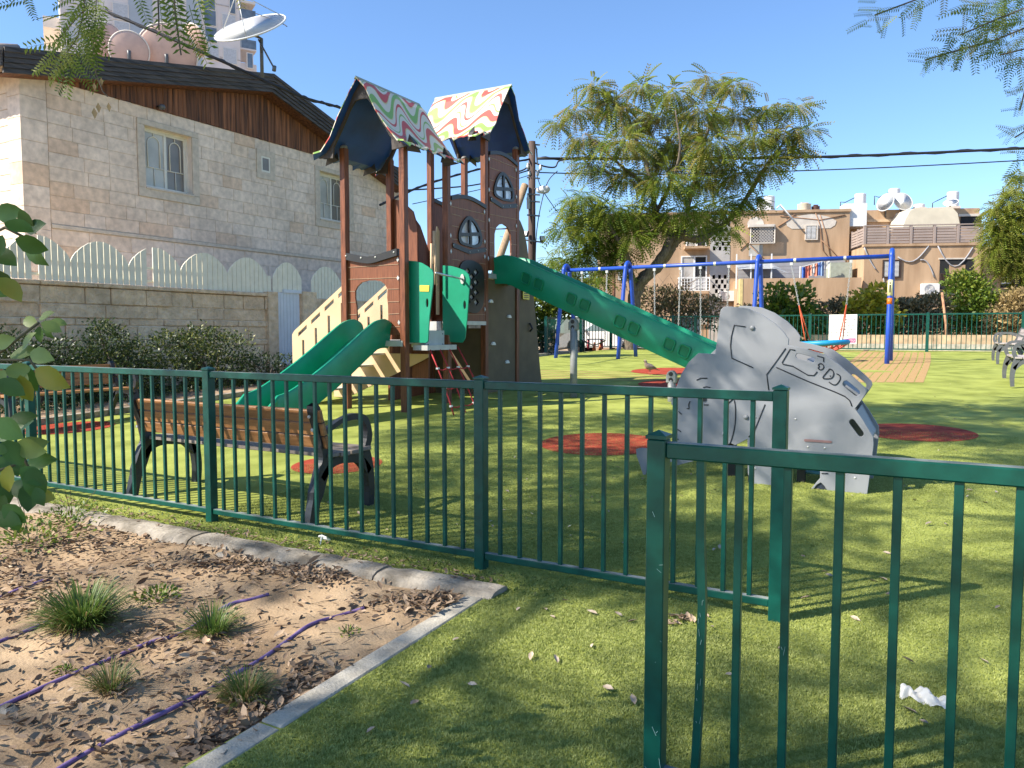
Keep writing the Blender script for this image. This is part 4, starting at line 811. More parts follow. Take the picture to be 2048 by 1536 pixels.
# ------------------------------------------------------------------ stone house on the left
def stonemat(name, cols, bump=.5, bscale=30, obj=.1):
    m = mat(name, cols[0], rough=.9, var=.1, scale=5, bump=bump, bscale=bscale, spec=.15, dist=.012); nt = m.node_tree; N = nt.nodes; L = nt.links; b = N['Principled BSDF']
    oi = N.new('ShaderNodeObjectInfo'); r = N.new('ShaderNodeValToRGB'); e = r.color_ramp.elements
    while len(e) < len(cols): e.new(.5)
    for i, (q, c) in enumerate(zip(e, cols)): q.position = i / (len(cols) - 1); q.color = (*c, 1)
    L.new(oi.outputs['Random'], r.inputs[0]); geo = N.new('ShaderNodeNewGeometry'); nz = N.new('ShaderNodeTexNoise'); nz.inputs['Scale'].default_value = 7; nz.inputs['Detail'].default_value = 6; L.new(geo.outputs['Position'], nz.inputs['Vector'])
    n2 = N.new('ShaderNodeTexNoise'); n2.inputs['Scale'].default_value = 1.1; n2.inputs['Detail'].default_value = 5; L.new(geo.outputs['Position'], n2.inputs['Vector'])
    mr = N.new('ShaderNodeMapRange'); mr.inputs[1].default_value = .3; mr.inputs[2].default_value = .7; mr.inputs[3].default_value = .80; mr.inputs[4].default_value = 1.14; L.new(nz.outputs['Fac'], mr.inputs[0])
    m2 = N.new('ShaderNodeMapRange'); m2.inputs[1].default_value = .3; m2.inputs[2].default_value = .62; m2.inputs[3].default_value = .82; m2.inputs[4].default_value = 1.05; L.new(n2.outputs['Fac'], m2.inputs[0])
    mu = N.new('ShaderNodeMath'); mu.operation = 'MULTIPLY'; L.new(mr.outputs[0], mu.inputs[0]); L.new(m2.outputs[0], mu.inputs[1])
    mx = N.new('ShaderNodeVectorMath'); mx.operation = 'SCALE'; L.new(r.outputs[0], mx.inputs[0]); L.new(mu.outputs[0], mx.inputs['Scale']); L.new(mx.outputs[0], b.inputs['Base Color']); return m
S1, S2, S3, S4 = (.78, .64, .515), (.80, .665, .54), (.77, .61, .47), (.74, .54, .385)
M_STONE = stonemat('house_stone', [S1, S2, S1, S2, S1, S3, S2, S1, S4], bump=.35)
def rockbump(m):
    b = [n for n in m.node_tree.nodes if n.type == 'BUMP'][0]; b.inputs['Distance'].default_value = .07; return m
M_ROCK = stonemat('rough_wall_stone', [(.77, .575, .365), (.79, .60, .39), (.73, .54, .345), (.80, .62, .41), (.75, .55, .355)], bump=1.0, bscale=9); rockbump(M_ROCK)
M_TRIMST = mat('stone_trim', (.58, .50, .40), rough=.9, var=.12, scale=9, bump=.4, bscale=35)
M_MORTAR = mat('pale_mortar', (.80, .70, .58), rough=.95, var=.06)
M_CREAM = mat('cream_frame_paint', (.72, .69, .60), rough=.5, var=.04)
M_CEDAR = mat('weathered_cedar', (.105, .040, .017), rough=.75, var=.5, scale=2.0, col2=(.26, .10, .04), stretch=(8, 8, .5), objrand=.28)
M_FASCIA = mat('dark_fascia_board', (.035, .030, .028), rough=.7, var=.5, scale=2.5, col2=(.10, .085, .075), stretch=(6, .6, 14))
M_TILE = mat('grey_roof_tile', (.28, .22, .18), rough=.8, var=.25, scale=6)
M_GLASSG = glass('window_glass_grey', (.42, .41, .36), .35)
HX = -17.0; HY0 = PX(44, 300, HX).y; HY1 = 22.3; ZG = PX(68, 150, HX).z; ZL = PX(77, 444, HX).z
house = thing('stone_house', 'cream stone house with dark wood gable and wide dark fascia on the left', 'house', (HX - 4, (HY0 + HY1) / 2, g(12)))
RH = (ZG - ZL) / 10; KW = 0
opens = []   # (y0,y1,z0,z1) kept free of stones: window surrounds
wins = []
for (pa, pb_) in ((290, 384), (638, 697)):
    a, c = PX(pa, 320, HX).y, PX(pb_, 330, HX).y; wins.append((a, c, ZL + RH * 3.72, ZL + RH * 8.55)); opens.append((a - .2, c + .2, ZL + RH * 3, ZL + RH * 9))
sy, sz = PX(531, 327, HX).y, PX(531, 329, HX).z; vent = (sy - .17, sy + .17, sz - .22, sz + .22); opens.append((sy - .34, sy + .34, ZL + RH * 7, ZL + RH * 9))
# backing wall pieces round the two window recesses
b = MB(); ycut = [HY0 - .0] + [q for w in wins for q in (w[0], w[1])] + [HY1]
b.span((HX - .25, HY0 + .02, -1), (HX - .018, HY1, wins[0][2])); b.span((HX - .25, HY0 + .02, wins[0][3]), (HX - .018, HY1, ZG + .3))
for k in (0, 2, 4): b.span((HX - .25, ycut[k] + (.02 if k == 0 else 0), wins[0][2]), (HX - .018, ycut[k + 1], wins[0][3]))
b.span((HX - .6, HY0 + .02, -1), (HX - .55, HY1, ZG)); b.span((-26, HY0 + .03, -1), (HX - .05, HY0 + .2, ZG + .3)); b.span((-26, HY1 - .2, -1), (HX - .25, HY1 - .02, ZG))
wall = b.build('wall', M_MORTAR, house)
def stones(y0, y1, z0, z1, x, parent, m, lens, gap=.007, th=.03, rough=0, name='stone_block'):
    y = y0
    while y < y1 - .05:
        L = random.uniform(*lens); e = min(y1, y + L)
        if y1 - e < .18: e = y1
        segs = [(y, e)]
        for (oa, ob, oz0, oz1) in opens:
            if parent is house and min(z1, oz1) - max(z0, oz0) > .03:
                ns = []
                for a, c in segs:
                    if c <= oa or a >= ob: ns.append((a, c))
                    else:
                        if oa - a > .05: ns.append((a, oa))
                        if c - ob > .05: ns.append((ob, c))
                segs = ns
        for a, c in segs:
            b = MB(); d = random.uniform(-.004, .004) + (random.uniform(-.015, .03) if rough else 0)
            b.span((x - th, a + gap / 2, z0 + gap / 2), (x + d, c - gap / 2, z1 - gap / 2)); b.build(name, m, parent, bevel=.006 if not rough else .014)
        y = e
for r_ in range(10): stones(HY0 + .55, HY1 - .02, ZL + RH * r_, ZL + RH * (r_ + 1), HX, house, M_STONE, (.5, .95))
zz = ZL - .1
for h in (.36, .34, .34): stones(HY0 + .55, HY1 - .02, zz - h, zz, HX, house, M_STONE, (.8, 1.3)); zz -= h
b = MB(); b.span((HX - .03, HY0 + .55, ZL - .095), (HX + .035, HY1, ZL - .005)); b.build('string_course', M_TRIMST, house, bevel=.01)
zz = ZG - .02; k = 0     # corner quoins
while zz > 1.5:
    h = .46; b = MB(); b.span((HX - .45, HY0 - .02, zz - h + .005), (HX + .022, HY0 + .535, zz)); b.build('corner_stone', M_STONE, house, bevel=.006); zz -= h
for r_ in range(11):      # sunny end wall
    z0 = 3.0 + .34 * r_
    for k in range(3):
        xa = HX - .47 - .55 * k - (.25 if r_ % 2 else 0); b = MB(); b.span((xa - .54, HY0 - .012, z0 + .004), (xa - .008 if k else HX - .46, HY0 + .03, z0 + .335)); b.build('stone_block', M_STONE, house, bevel=.006)
# windows
def sash(y0, y1, z0, z1, x, parent, glassm):
    w = .045; f = MB()
    for a, c in (((y0, z0), (y1, z0 + w)), ((y0, z1 - w), (y1, z1)), ((y0, z0 + w), (y0 + w, z1 - w)), ((y1 - w, z0 + w), (y1, z1 - w))): f.span((x - .02, a[0], a[1]), (x + .02, c[0], c[1]))
    o = f.build('window_sash', M_CREAM, parent); b = MB(); b.span((x - .01, y0 + w, z0 + w), (x - .004, y1 - w, z1 - w)); b.build('pane', glassm, o)
    b = MB(); ym = (y0 + y1) / 2; zc_ = z0 + (z1 - z0) * .36; hw = (y1 - y0) * .26; zt_ = z1 - .3
    b.tube([(x + .012, ym - hw, zc_), (x + .012, ym - hw, zt_)] + [(x + .012, ym - hw * math.cos(a), zt_ + hw * math.sin(a)) for a in [math.pi * i / 8 for i in range(1, 8)]] + [(x + .012, ym + hw, zt_), (x + .012, ym + hw, zc_)], .014, 6)
    b.tube([(x + .012, y0 + w, zc_), (x + .012, y1 - w, zc_)], .014, 6); b.tube([(x + .012, ym, z0 + w), (x + .012, ym, zc_)], .012, 6); b.tube([(x + .012, ym, zt_ + hw), (x + .012, ym, z1 - w)], .012, 6); b.build('glazing_pattern', M_CREAM, o, smooth=True)
M_SHADE = glass('screened_glass', (.17, .15, .125), .35)
for wi, (a, c, z0, z1) in enumerate(wins):
    b = MB(); t = .2; e = .028
    for p, q in (((a - t, z0 - RH * .72), (c + t, z0)), ((a - t, z1), (c + t, z1 + RH * .45)), ((a - t, z0), (a, z1)), ((c, z0), (c + t, z1))): b.span((HX - .02, p[0] + .002, p[1] + .002), (HX + e, q[0] - .002, q[1] - .002))
    wp = b.build('window', M_TRIMST, house, bevel=.006)
    b = MB(); b.span((HX - .25, a - .01, z0 - .02), (HX + .05, c + .01, z0 + .02)); b.build('window_sill', M_TRIMST, wp)
    b = MB()
    for p, q in (((a, z0), (a + .05, z1)), ((c - .05, z0), (c, z1)), ((a + .05, z1 - .05), (c - .05, z1)), ((a + .05, z0 + .02), (c - .05, z0 + .06))): b.span((HX - .235, p[0], p[1]), (HX - .165, q[0], q[1]))
    b.build('window_frame', M_CREAM, wp)
    m_ = (a + c) / 2; 
    sash(a + .05, m_ + .03, z0 + .06, z1 - .05, HX - .19, wp, M_GLASSG); sash(m_ - .03 + .062, c - .05, z0 + .06, z1 - .05, HX - .215, wp, M_SHADE)
a, c, z0, z1 = vent; b = MB(); t = .17
for p, q in (((a - t, z0 - .2), (c + t, z0)), ((a - t, z1), (c + t, z1 + .17)), ((a - t, z0), (a, z1)), ((c, z0), (c + t, z1))): b.span((HX - .02, p[0] + .001, p[1] + .001), (HX + .022, q[0] - .001, q[1] - .001))
vp = b.build('window', M_TRIMST, house); b = MB()
for p, q in (((a, z0), (a + .05, z1)), ((c - .05, z0), (c, z1)), ((a + .05, z1 - .05), (c - .05, z1)), ((a + .05, z0), (c - .05, z0 + .05))): b.span((HX - .03, p[0], p[1]), (HX + .012, q[0], q[1]))
b.build('window_frame', M_CREAM, vp); b = MB(); b.span((HX - .017, a + .05, z0 + .05), (HX + .002, c - .05, z1 - .05)); b.build('pane', M_SHADE, vp)
# gable of cedar planks under the roof line
FX = HX + .55
ap = PX(548, 150, FX); le = PX(8, 96, FX); rl = PX(815, 356, FX)
SOF = .42
def roofz(y): return le.z + (ap.z - le.z) * (y - le.y) / (ap.y - le.y) if y < ap.y else ap.z + (rl.z - ap.z) * (y - ap.y) / (rl.y - ap.y)
y = HY0 + .05; pw = .14
while y < HY1 + .1:
    e = min(y + pw * random.uniform(.9, 1.1), HY1 + .12); z0 = ZG + random.uniform(-.01, .01); za, zb_ = roofz(y) - SOF, roofz(e) - SOF
    if min(za, zb_) > z0 + .03:
        b = MB(); x0_, x1_ = HX - .01, HX + .035 + random.uniform(-.006, .006); v = [(x0_, y + .004, z0), (x0_, e - .004, z0), (x0_, e - .004, zb_), (x0_, y + .004, za), (x1_, y + .004, z0), (x1_, e - .004, z0), (x1_, e - .004, zb_), (x1_, y + .004, za)]
        b.add(v, [(0, 1, 2, 3), (4, 5, 6, 7), (0, 1, 5, 4), (1, 2, 6, 5), (2, 3, 7, 6), (3, 0, 4, 7)]); b.build('plank', M_CEDAR, house)
    y = e
b = MB(); b.span((HX - .2, HY0, ZG), (HX - .012, HY1, ZG + .4)); b.plate([(HX - .1, HY0 + .1, ZG + .4), (HX - .1, HY1 - .1, ZG + .4), (HX - .1, HY1 - .1, max(ZG + .42, roofz(HY1 - .1) - .5)), (HX - .1, ap.y, ap.z - .5), (HX - .1, HY0 + .1, roofz(HY0 + .1) - .45)], [], (.03, 0, 0)); b.build('gable_wall', M_FASCIA, house)
# roof slabs and the stepped fascia boards
rp = MB(); rear = -26
for (p, q) in ((le, ap), (ap, rl)):
    rp.add([(FX, p.y, p.z), (FX, q.y, q.z), (rear, q.y, q.z), (rear, p.y, p.z), (FX, p.y, p.z - .08), (FX, q.y, q.z - .08), (rear, q.y, q.z - .08), (rear, p.y, p.z - .08)], [(0, 1, 2, 3), (4, 5, 6, 7), (0, 1, 5, 4), (1, 2, 6, 5), (2, 3, 7, 6), (3, 0, 4, 7)])
roof = rp.build('roof', M_TILE, house)
for (p, q) in ((le, ap), (ap, rl)):
    for k in range(5):
        o0 = .03 - .10 * k; th = .095; xo = FX + .02 - .018 * k; b = MB(); d = Vector((0, q.y - p.y, q.z - p.z)).normalized(); a_ = Vector((0, p.y, p.z + o0)); c_ = Vector((0, q.y, q.z + o0 + random.uniform(-.01, .01)))
        v = [(xo - .05, a_.y, a_.z), (xo - .05, c_.y, c_.z), (xo - .05, c_.y, c_.z - th), (xo - .05, a_.y, a_.z - th), (xo, a_.y, a_.z), (xo, c_.y, c_.z), (xo + .012, c_.y, c_.z - th), (xo + .012, a_.y, a_.z - th)]
        b.add(v, [(0, 1, 2, 3), (4, 5, 6, 7), (0, 1, 5, 4), (1, 2, 6, 5), (2, 3, 7, 6), (3, 0, 4, 7)]); b.build('fascia_board', M_FASCIA, roof)
    b = MB(); b.add([(FX - .05, p.y, p.z - .46), (FX - .05, q.y, q.z - .46), (HX + .03, q.y, q.z - .47), (HX + .03, p.y, p.z - .47)], [(0, 1, 2, 3)]); b.add([(FX - .05, p.y, p.z - .44), (FX - .05, q.y, q.z - .44), (HX + .03, q.y, q.z - .45), (HX + .03, p.y, p.z - .45)], [(0, 1, 2, 3)]); b.build('soffit', M_CEDAR, roof)
for k in range(9):   # eave tiles at the left end
    b = MB(); x = FX - .15 - .24 * k; b.tube([(x, le.y + .35, le.z + .09), (x, le.y - .25, le.z - .07)], .12, 10); b.build('roof_tile', M_TILE, roof, smooth=True)
b = MB(); b.bar((FX, le.y - .05, le.z - .2), (rear, le.y - .05, le.z - .2), .03, .3); b.build('eave_board', M_FASCIA, roof)
cl = PX(316, 213, HX + .05); sl_ = thing('security_lamp', 'small dark security camera fixed above the first house window', 'camera', cl)
b = MB(); b.tube([cl, cl + Vector((.12, 0, -.02))], .03); b.build('bracket', M_DARK, sl_, smooth=True); b = MB(); b.lathe([(0, -.07), (.06, -.05), (.08, 0), (.06, .05), (0, .07)], cl + Vector((.15, 0, -.03)), 12); b.build('housing', M_IRONG, sl_, smooth=True)
# ---- garden wall with white scalloped pickets and gate
GX = -14.5
gw = thing('garden_wall', 'rough tan stone garden wall between the shrubs and the house', 'wall', (GX, 12, g(12)))
ZW = PX(300, 573, GX).z; yE = PX(552, 600, GX).y; yS = 6.0
b = MB(); b.span((GX - .3, yS, -.2), (GX - .035, yE, ZW - .09)); b.build('wall_core', M_MORTAR, gw)
rows = [.33, .27, .14, .30, .13, .30, .14, .28, .2]; zz = ZW - .085
for i, h in enumerate(rows): stones(yS, yE, zz - h, zz, GX, gw, M_ROCK, (.65, 1.3) if i != 0 else (.5, .9), gap=.012, th=.04, rough=1); zz -= h
y = yS
while y < yE:
    e = min(y + 1.1, yE + .02); b = MB(); b.span((GX - .34, y, ZW - .08), (GX + .05, e - .006, ZW)); b.build('coping_stone', M_ROCK, gw, bevel=.012); y = e
yP0, yP1 = yE, PX(612, 600, GX).y
gy0, gy1 = PX(555, 600, GX).y, PX(600, 600, GX).y
b = MB(); b.span((GX - .3, yE - .32, .2), (GX + .075, yE, ZW + .04)); b.build('gate_pillar', M_ROCK, gw)
b = MB(); b.span((GX - .3, gy1 + .05, .2), (GX + .06, gy1 + .55, ZW + .1)); b.build('gate_pillar', M_ROCK, gw)
zz = ZW - .05
for h in (.3, .28, .3, .3, .3, .3): stones(gy1 + .56, gy1 + 9, zz - h, zz, GX - .02, gw, M_ROCK, (.6, 1.2), gap=.012, th=.3, rough=1); zz -= h
M_PICK = mat('cream_picket_paint', (.80, .75, .59), rough=.6, var=.06, scale=8)
M_GATE = mat('white_gate_paint', (.66, .69, .71), rough=.5, var=.05, scale=5)
pf = thing('picket_fence', 'cream picket fence with scalloped arched tops along the garden wall', 'fence', (GX - .1, 11, ZW))
def pickets(parent, bounds, n, z0, zvs, zps, skip=(), x=GX - .1, th=.022):
    for si, (a, c) in enumerate(zip(bounds, bounds[1:])):
        k = n[si]; w = (c - a) / k
        for i in range(k):
            if (si, i) in skip: continue
            f = lambda t: zvs[si] + (zps[si] - zvs[si]) * math.sin(math.pi * min(1, max(0, t))) ** .75
            y0, y1 = a + w * i + .007, a + w * (i + 1) - .007; m_ = 4
            tp = [(x, y0 + (y1 - y0) * j / m_, f((i + j / m_ * .98 + .01) / k)) for j in range(m_ + 1)]
            b = MB(); b.plate([(x, y1, z0), (x, y0, z0)] + tp, [], (th, 0, 0)); b.build('picket', M_PICK, parent)
Y = lambda px: PX(px, 520, GX - .1).y
zv, zpk = PX(256, 530, GX - .1).z, PX(205, 484, GX - .1).z
bd = [yS - .2, Y(5), Y(140), Y(256), Y(360), Y(453), Y(532)]
pickets(pf, bd, [11, 10, 9, 9, 9, 9], ZW + .015, [zv] * 6, [zpk] * 6, skip={(1, 4), (3, 3)})
b = MB()
for z in (ZW + .12, zv - .03): b.bar((GX - .13, yS - .2, z), (GX - .13, bd[-1], z), .03, .05)
b.build('picket_rail', M_PICK, pf)
b = MB(); b.span((GX - .11, bd[-1] - .0, ZW), (GX - .07, bd[-1] + .12, zv + .02)); b.build('picket', M_PICK, pf)
gt = thing('garden_gate', 'white slatted garden gate with an arched picket top beside the shrubs', 'gate', (GX, (gy0 + gy1) / 2, g(15)))
k = 7; w = (gy1 - gy0) / k
for i in range(k):
    b = MB(); b.span((GX - .05, gy0 + w * i + .004, g(15) + .05), (GX - .02, gy0 + w * (i + 1) - .004, ZW + .04)); b.build('gate_slat', M_GATE, gt)
pickets(gt, [Y(541), Y(599)], [6], ZW + .05, [zv - .02], [zpk - .02], x=GX - .06)
b = MB(); b.span((GX - .1, gy0 + .2, ZW + .04), (GX + .02, gy1 + .05, ZW + .12)); b.build('gate_rail', M_GATE, gt); b = MB(); b.tube([(GX + .0, gy1 - .08, 1.35), (GX + .05, gy1 - .08, 1.35), (GX + .05, gy1 - .08, 1.2)], .015); b.build('gate_handle', M_IRONG, gt)
pf2 = thing('picket_fence', 'cream picket fence behind the tower stairs, right of the garden gate', 'fence', (GX - .1, 18, ZW))
b2 = [gy1 + .5 + 1.15 * i for i in range(7)]; pickets(pf2, b2, [9] * 6, ZW - .05, [zv - .02] * 6, [zpk - .02] * 6)
# ---- dishes on the house roof
M_DISHW = mat('white_dish_paint', (.74, .74, .72), rough=.5, var=.12, scale=5, col2=(.70, .70, .68))
M_DISHP = mat('pink_dish_back', (.62, .42, .34), rough=.7, var=.1, scale=4)
M_RIM = mat('pale_dish_rim', (.75, .66, .56), rough=.6)
def dish(name, label, c, r, axis, post_to, m, mrim, arm=True, depth=.2, group=None, cat='satellite dish'):
    axis = Vector(axis).normalized(); c = Vector(c); Mx = axis.to_track_quat('Z', 'Y').to_matrix(); root = thing(name, label, cat, post_to, 0, group)
    prof = [(r * t, depth * r * t * t) for t in [0, .15, .3, .45, .6, .75, .9, 1]]; b = MB(); b.lathe([(max(.001, a), z) for a, z in prof], c, 36, Mx); b.lathe([(max(.001, a), z - .025) for a, z in prof], c, 36, Mx)
    bowl = b.build('bowl', m, root, smooth=True, fix=False); b = MB(); zr = depth * r
    b.tube([c + Mx @ Vector((r * math.cos(a), r * math.sin(a), zr - .01)) for a in [2 * math.pi * i / 36 for i in range(37)]], .022, 8, False); b.build('rim', mrim, bowl, smooth=True)
    if arm:
        f = c + Mx @ Vector((0, 0, r * 1.05)); b = MB()
        for k in range(3):
            a = 2 * math.pi * k / 3 + .9; b.tube([c + Mx @ Vector((r * .96 * math.cos(a), r * .96 * math.sin(a), zr)), f], .011, 6)
        b.build('feed_arm', M_ALU, root, smooth=True); b = MB(); b.lathe([(.0, -.14), (.05, -.13), (.06, 0), (.03, .05), (0, .06)], f, 10, Mx); b.lathe([(.0, -.12), (.045, -.11), (.05, 0), (0, .03)], f + Mx @ Vector((.12, .06, 0)), 10, Mx); b.build('feed_horn', M_WHITE, root, smooth=True)
    b = MB(); b.tube([Vector(post_to), Vector((post_to[0], post_to[1], c.z - .12)), c + axis * -.04], .045, 8); b.build('mast', M_IRONG, root, smooth=True)
    return root
cD = D(505, 66, 19.6); 
dd = dish('satellite_dish', 'large white satellite dish tilted to the sky on the house roof ridge', cD, .92, (fw2 * -.60 + rt2 * -.18 + Vector((0, 0, .78))), (cD.x + .15, cD.y + .15, roofz(cD.y) - .3), M_DISHW, M_DISHW, depth=.16)
b = MB(); b.tube([cD + Vector((.1, .1, -.15)), D(548, 136, 19.4)], .022); b.tube([D(548, 142, 19.4), D(549, 132, 19.4)], .05); b.build('actuator', M_IRONG, dd, smooth=True)
for k, (px, py, r, ax, lab) in enumerate(((258, 101, .46, (rt2 * -.35 + fw2 * .9 + Vector((0, 0, .25))), 'pink backed dish with a cream sunlit edge, lowest of the roof dishes'), (333, 108, .72, (rt2 * -.25 + fw2 * .9 + Vector((0, 0, .35))), 'wide pink backed satellite dish, biggest of the pink ones on the roof'), (222, 92, .55, (rt2 * -.88 + fw2 * .3 + Vector((0, 0, .2))), 'pink backed dish turned edge on behind the hanging leaves'), (386, 82, .42, (rt2 * .5 + fw2 * .8 + Vector((0, 0, .5))), 'pink backed dish with white arms, right of the widest pink dish'))):
    c = D(px, py, 19.2 + .45 * k); dish('satellite_dish', lab, c, r, ax, (c.x, c.y, roofz(c.y) - .3), M_DISHP, M_RIM, arm=(k == 3), depth=.2, group='pink dishes on the house roof')

# ------------------------------------------------------------------ tower block far behind the house
M_HR = mat('pale_tower_wall', (.74, .65, .60), rough=.85, var=.08, scale=.6); M_HRG = mat('grey_tower_strip', (.42, .45, .48), rough=.8, var=.06, scale=.5); M_HRW = mat('white_tower_wall', (.76, .68, .60), rough=.85, var=.06, scale=.5)
M_HGL = glass('tower_glass', (.14, .17, .2), .1); M_SHUT = mat('grey_tower_shutter', (.52, .52, .53), rough=.7)
ha = Vector((.508, .861, 0)); hb = Vector((-.861, .508, 0)); hn = Vector((.861, -.508, 0))
hc = D(131, 300, 86); hc.z = .3
hr = thing('tower_block', 'tall pale apartment tower with grey vertical strips far behind the house roof', 'tower block', hc)
def HP(px, py, off=0): return on(px, py, hc + hn * off, hn)
sE = (HP(480, 60) - hc).dot(ha)
def hbox(s0, s1, z0, z1, d0, d1, nm, m, par=None):
    b = MB(); v = [hc + ha * s + hn * d + Vector((0, 0, z - hc.z)) for s in (s0, s1) for d in (d0, d1) for z in (z0, z1)]; b.add(v, [(0, 1, 3, 2), (4, 6, 7, 5), (0, 4, 5, 1), (2, 3, 7, 6), (0, 2, 6, 4), (1, 5, 7, 3)]); return b.build(nm, m, par or hr)
hbox(0, sE, .3, 52, -14, 0, 'wall', M_HR); hbox(-.02, .1, .3, 52.02, -12, -.1, 'wall', M_HRW)
for pa, pc_ in ((258, 306), (374, 403)):
    a, c = (HP(pa, 50) - hc).dot(ha), (HP(pc_, 50) - hc).dot(ha); hbox(a, c, .3, 52, -1, .05, 'grey_strip', M_HRG)
for z in [44 - 3.1 * i for i in range(9)]: hbox(.02, sE, z, z + .12, -.5, .035, 'floor_band', mat('band', (.48, .41, .37)))
for px, py, w in ((241, 24, 1), (330, 27, 1), (420, 36, 0), (465, 13, 2), (458, 45, 1), (422, 70, 0), (460, 113, 1), (424, 104, 1), (500, 122, 2), (244, 60, 1), (418, 4, 0), (150, 36, 1), (240, 92, 1), (150, 70, 1), (332, 62, 1)):
    p = HP(px, py); s = (p - hc).dot(ha); hw = (.75, .85, .4)[w]; m_ = hbox(s - hw, s + hw, p.z - .95, p.z + .95, -.02, .1, 'window', M_HRW); hbox(s - hw + .1, s + hw - .1, p.z - .85, p.z + .85, .0, .13, 'pane', M_SHUT if w == 1 else M_HGL, m_)
s2 = (HP(513, 60) - hc).dot(ha)
hbox(sE, s2, .3, HP(500, 118).z - .5, -9, -.3, 'wall', M_HR)
for z in (HP(495, 36).z, HP(495, 36).z - 3.6): hbox(sE, s2, z - .2, z, -5, -.2, 'balcony_slab', M_HR); q = hbox(sE, s2, z, z + 1.1, -.35, -.25, 'balcony_rail', M_HGL)
hbox(sE, sE + .2, HP(495, 36).z - 3.6, HP(495, 5).z + .3, -6, -.2, 'balcony_wall', M_HRG); hbox(sE, s2, HP(495, 5).z, HP(495, 5).z + .3, -6, -.2, 'balcony_roof', M_HRW); hbox(s2 - .2, s2, HP(495, 36).z - 3.6, HP(495, 5).z, -6, -5.5, 'balcony_wall', M_HRG)
def hbal(t0, z):
    b = MB(); v = [hc + hb * a + hn * 0 - ha * d + Vector((0, 0, zz - hc.z)) for a in (2.0, 9) for d in (0, 1.7) for zz in (z, z + 1.2)]; b.add(v, [(0, 1, 3, 2), (4, 6, 7, 5), (0, 4, 5, 1), (2, 3, 7, 6), (0, 2, 6, 4), (1, 5, 7, 3)]); b.build('balcony', M_HRW, hr)
for z in (HP(120, 46).z, HP(120, 46).z - 3.3): hbal(0, z)
for i in range(7):
    z = HP(125, 10).z - 2.0 * i; b = MB(); v = [hc + hb * a - ha * d + Vector((0, 0, zz - hc.z)) for a in (.7, 1.3) for d in (-.03, .06) for zz in (z, z + 1.0)]; b.add(v, [(0, 1, 3, 2), (4, 6, 7, 5), (0, 4, 5, 1), (2, 3, 7, 6), (0, 2, 6, 4), (1, 5, 7, 3)]); b.build('window', M_HGL, hr)
# ------------------------------------------------------------------ apartment building across the street
M_STUC = mat('tan_stucco', (.43, .285, .175), rough=.95, var=.16, scale=1.3, col2=(.52, .36, .23), bump=.25, bscale=12, stretch=(1.6, 1.6, .28), detail=9, spec=.1)
M_STUC2 = mat('stucco_patch', (.58, .52, .45), rough=.95, var=.1, scale=4)
M_GRS = mat('grey_siding', (.33, .33, .35), rough=.8, var=.08, scale=2); M_TAUPE = mat('taupe_slat', (.34, .27, .235), rough=.7, var=.08, scale=2, objrand=.06)
M_WP = mat('white_paint', (.72, .71, .69), rough=.5, var=.04, scale=3); M_BRN = mat('brown_frame', (.05, .03, .022), rough=.6); M_DKIN = mat('dark_interior', (.015, .016, .018), rough=.9); M_BLOCK = mat('grey_screen_block', (.40, .38, .36), rough=.9, var=.1, scale=2)
ax = Vector((.930, .366, 0)).normalized(); an = Vector((ax.y, -ax.x, 0)); ap0 = rt2 * (.4395 * 42) + fw2 * 42; ap0.z = .36
apt = thing('apartment_building', 'tan stucco apartment house with a slatted roof terrace beyond the swings', 'building', ap0)
AW = Matrix((ax, -an, Vector((0, 0, 1)))).transposed().to_4x4(); AW.translation = Vector((ap0.x, ap0.y, 0))
def aq(px, py, d=0): p = on(px, py, ap0 + an * d, an); return (p - ap0).dot(ax), p.z
def W(s, d, z): return ap0 * 1.0 + ax * s + an * d + Vector((0, 0, z - ap0.z))
def abox(b, s0, s1, d0, d1, z0, z1):
    v = [W(s, d, z) for s in (s0, s1) for d in (d0, d1) for z in (z0, z1)]; return b.add(v, [(0, 1, 3, 2), (4, 6, 7, 5), (0, 4, 5, 1), (2, 3, 7, 6), (0, 2, 6, 4), (1, 5, 7, 3)])
def rect(px0, py0, px1, py1, d): (s0, z1), (s1, z0) = aq(px0, py0, d), aq(px1, py1, d); return s0, s1, z0, z1
def part(nm, m, px0, py0, px1, py1, d0, d1, parent=None):
    s0, s1, z0, z1 = rect(px0, py0, px1, py1, d1); b = MB(); abox(b, s0, s1, d0, d1, z0, z1); return b.build(nm, m, parent or apt)
zr0 = aq(1600, 425)[1]; sL, sM, sR = aq(1195, 500)[0], aq(1690, 500)[0], aq(1965, 500)[0]
b = MB(); abox(b, sL, aq(1420, 500)[0], -8, 0, .2, zr0); b.build('wall', M_STUC, apt)
b = MB(); abox(b, aq(1460, 500)[0], sM + .2, -8, 0, .2, zr0); b.build('wall', M_STUC, apt)
b = MB(); abox(b, sM + .2, sR + .3, -9, -1.2, .2, aq(1850, 418, -1.2)[1]); b.build('wall', M_STUC, apt)
b = MB(); abox(b, sL - .1, sM + .25, -.3, .07, zr0, zr0 + .14); b.build('parapet', M_STUC, apt)
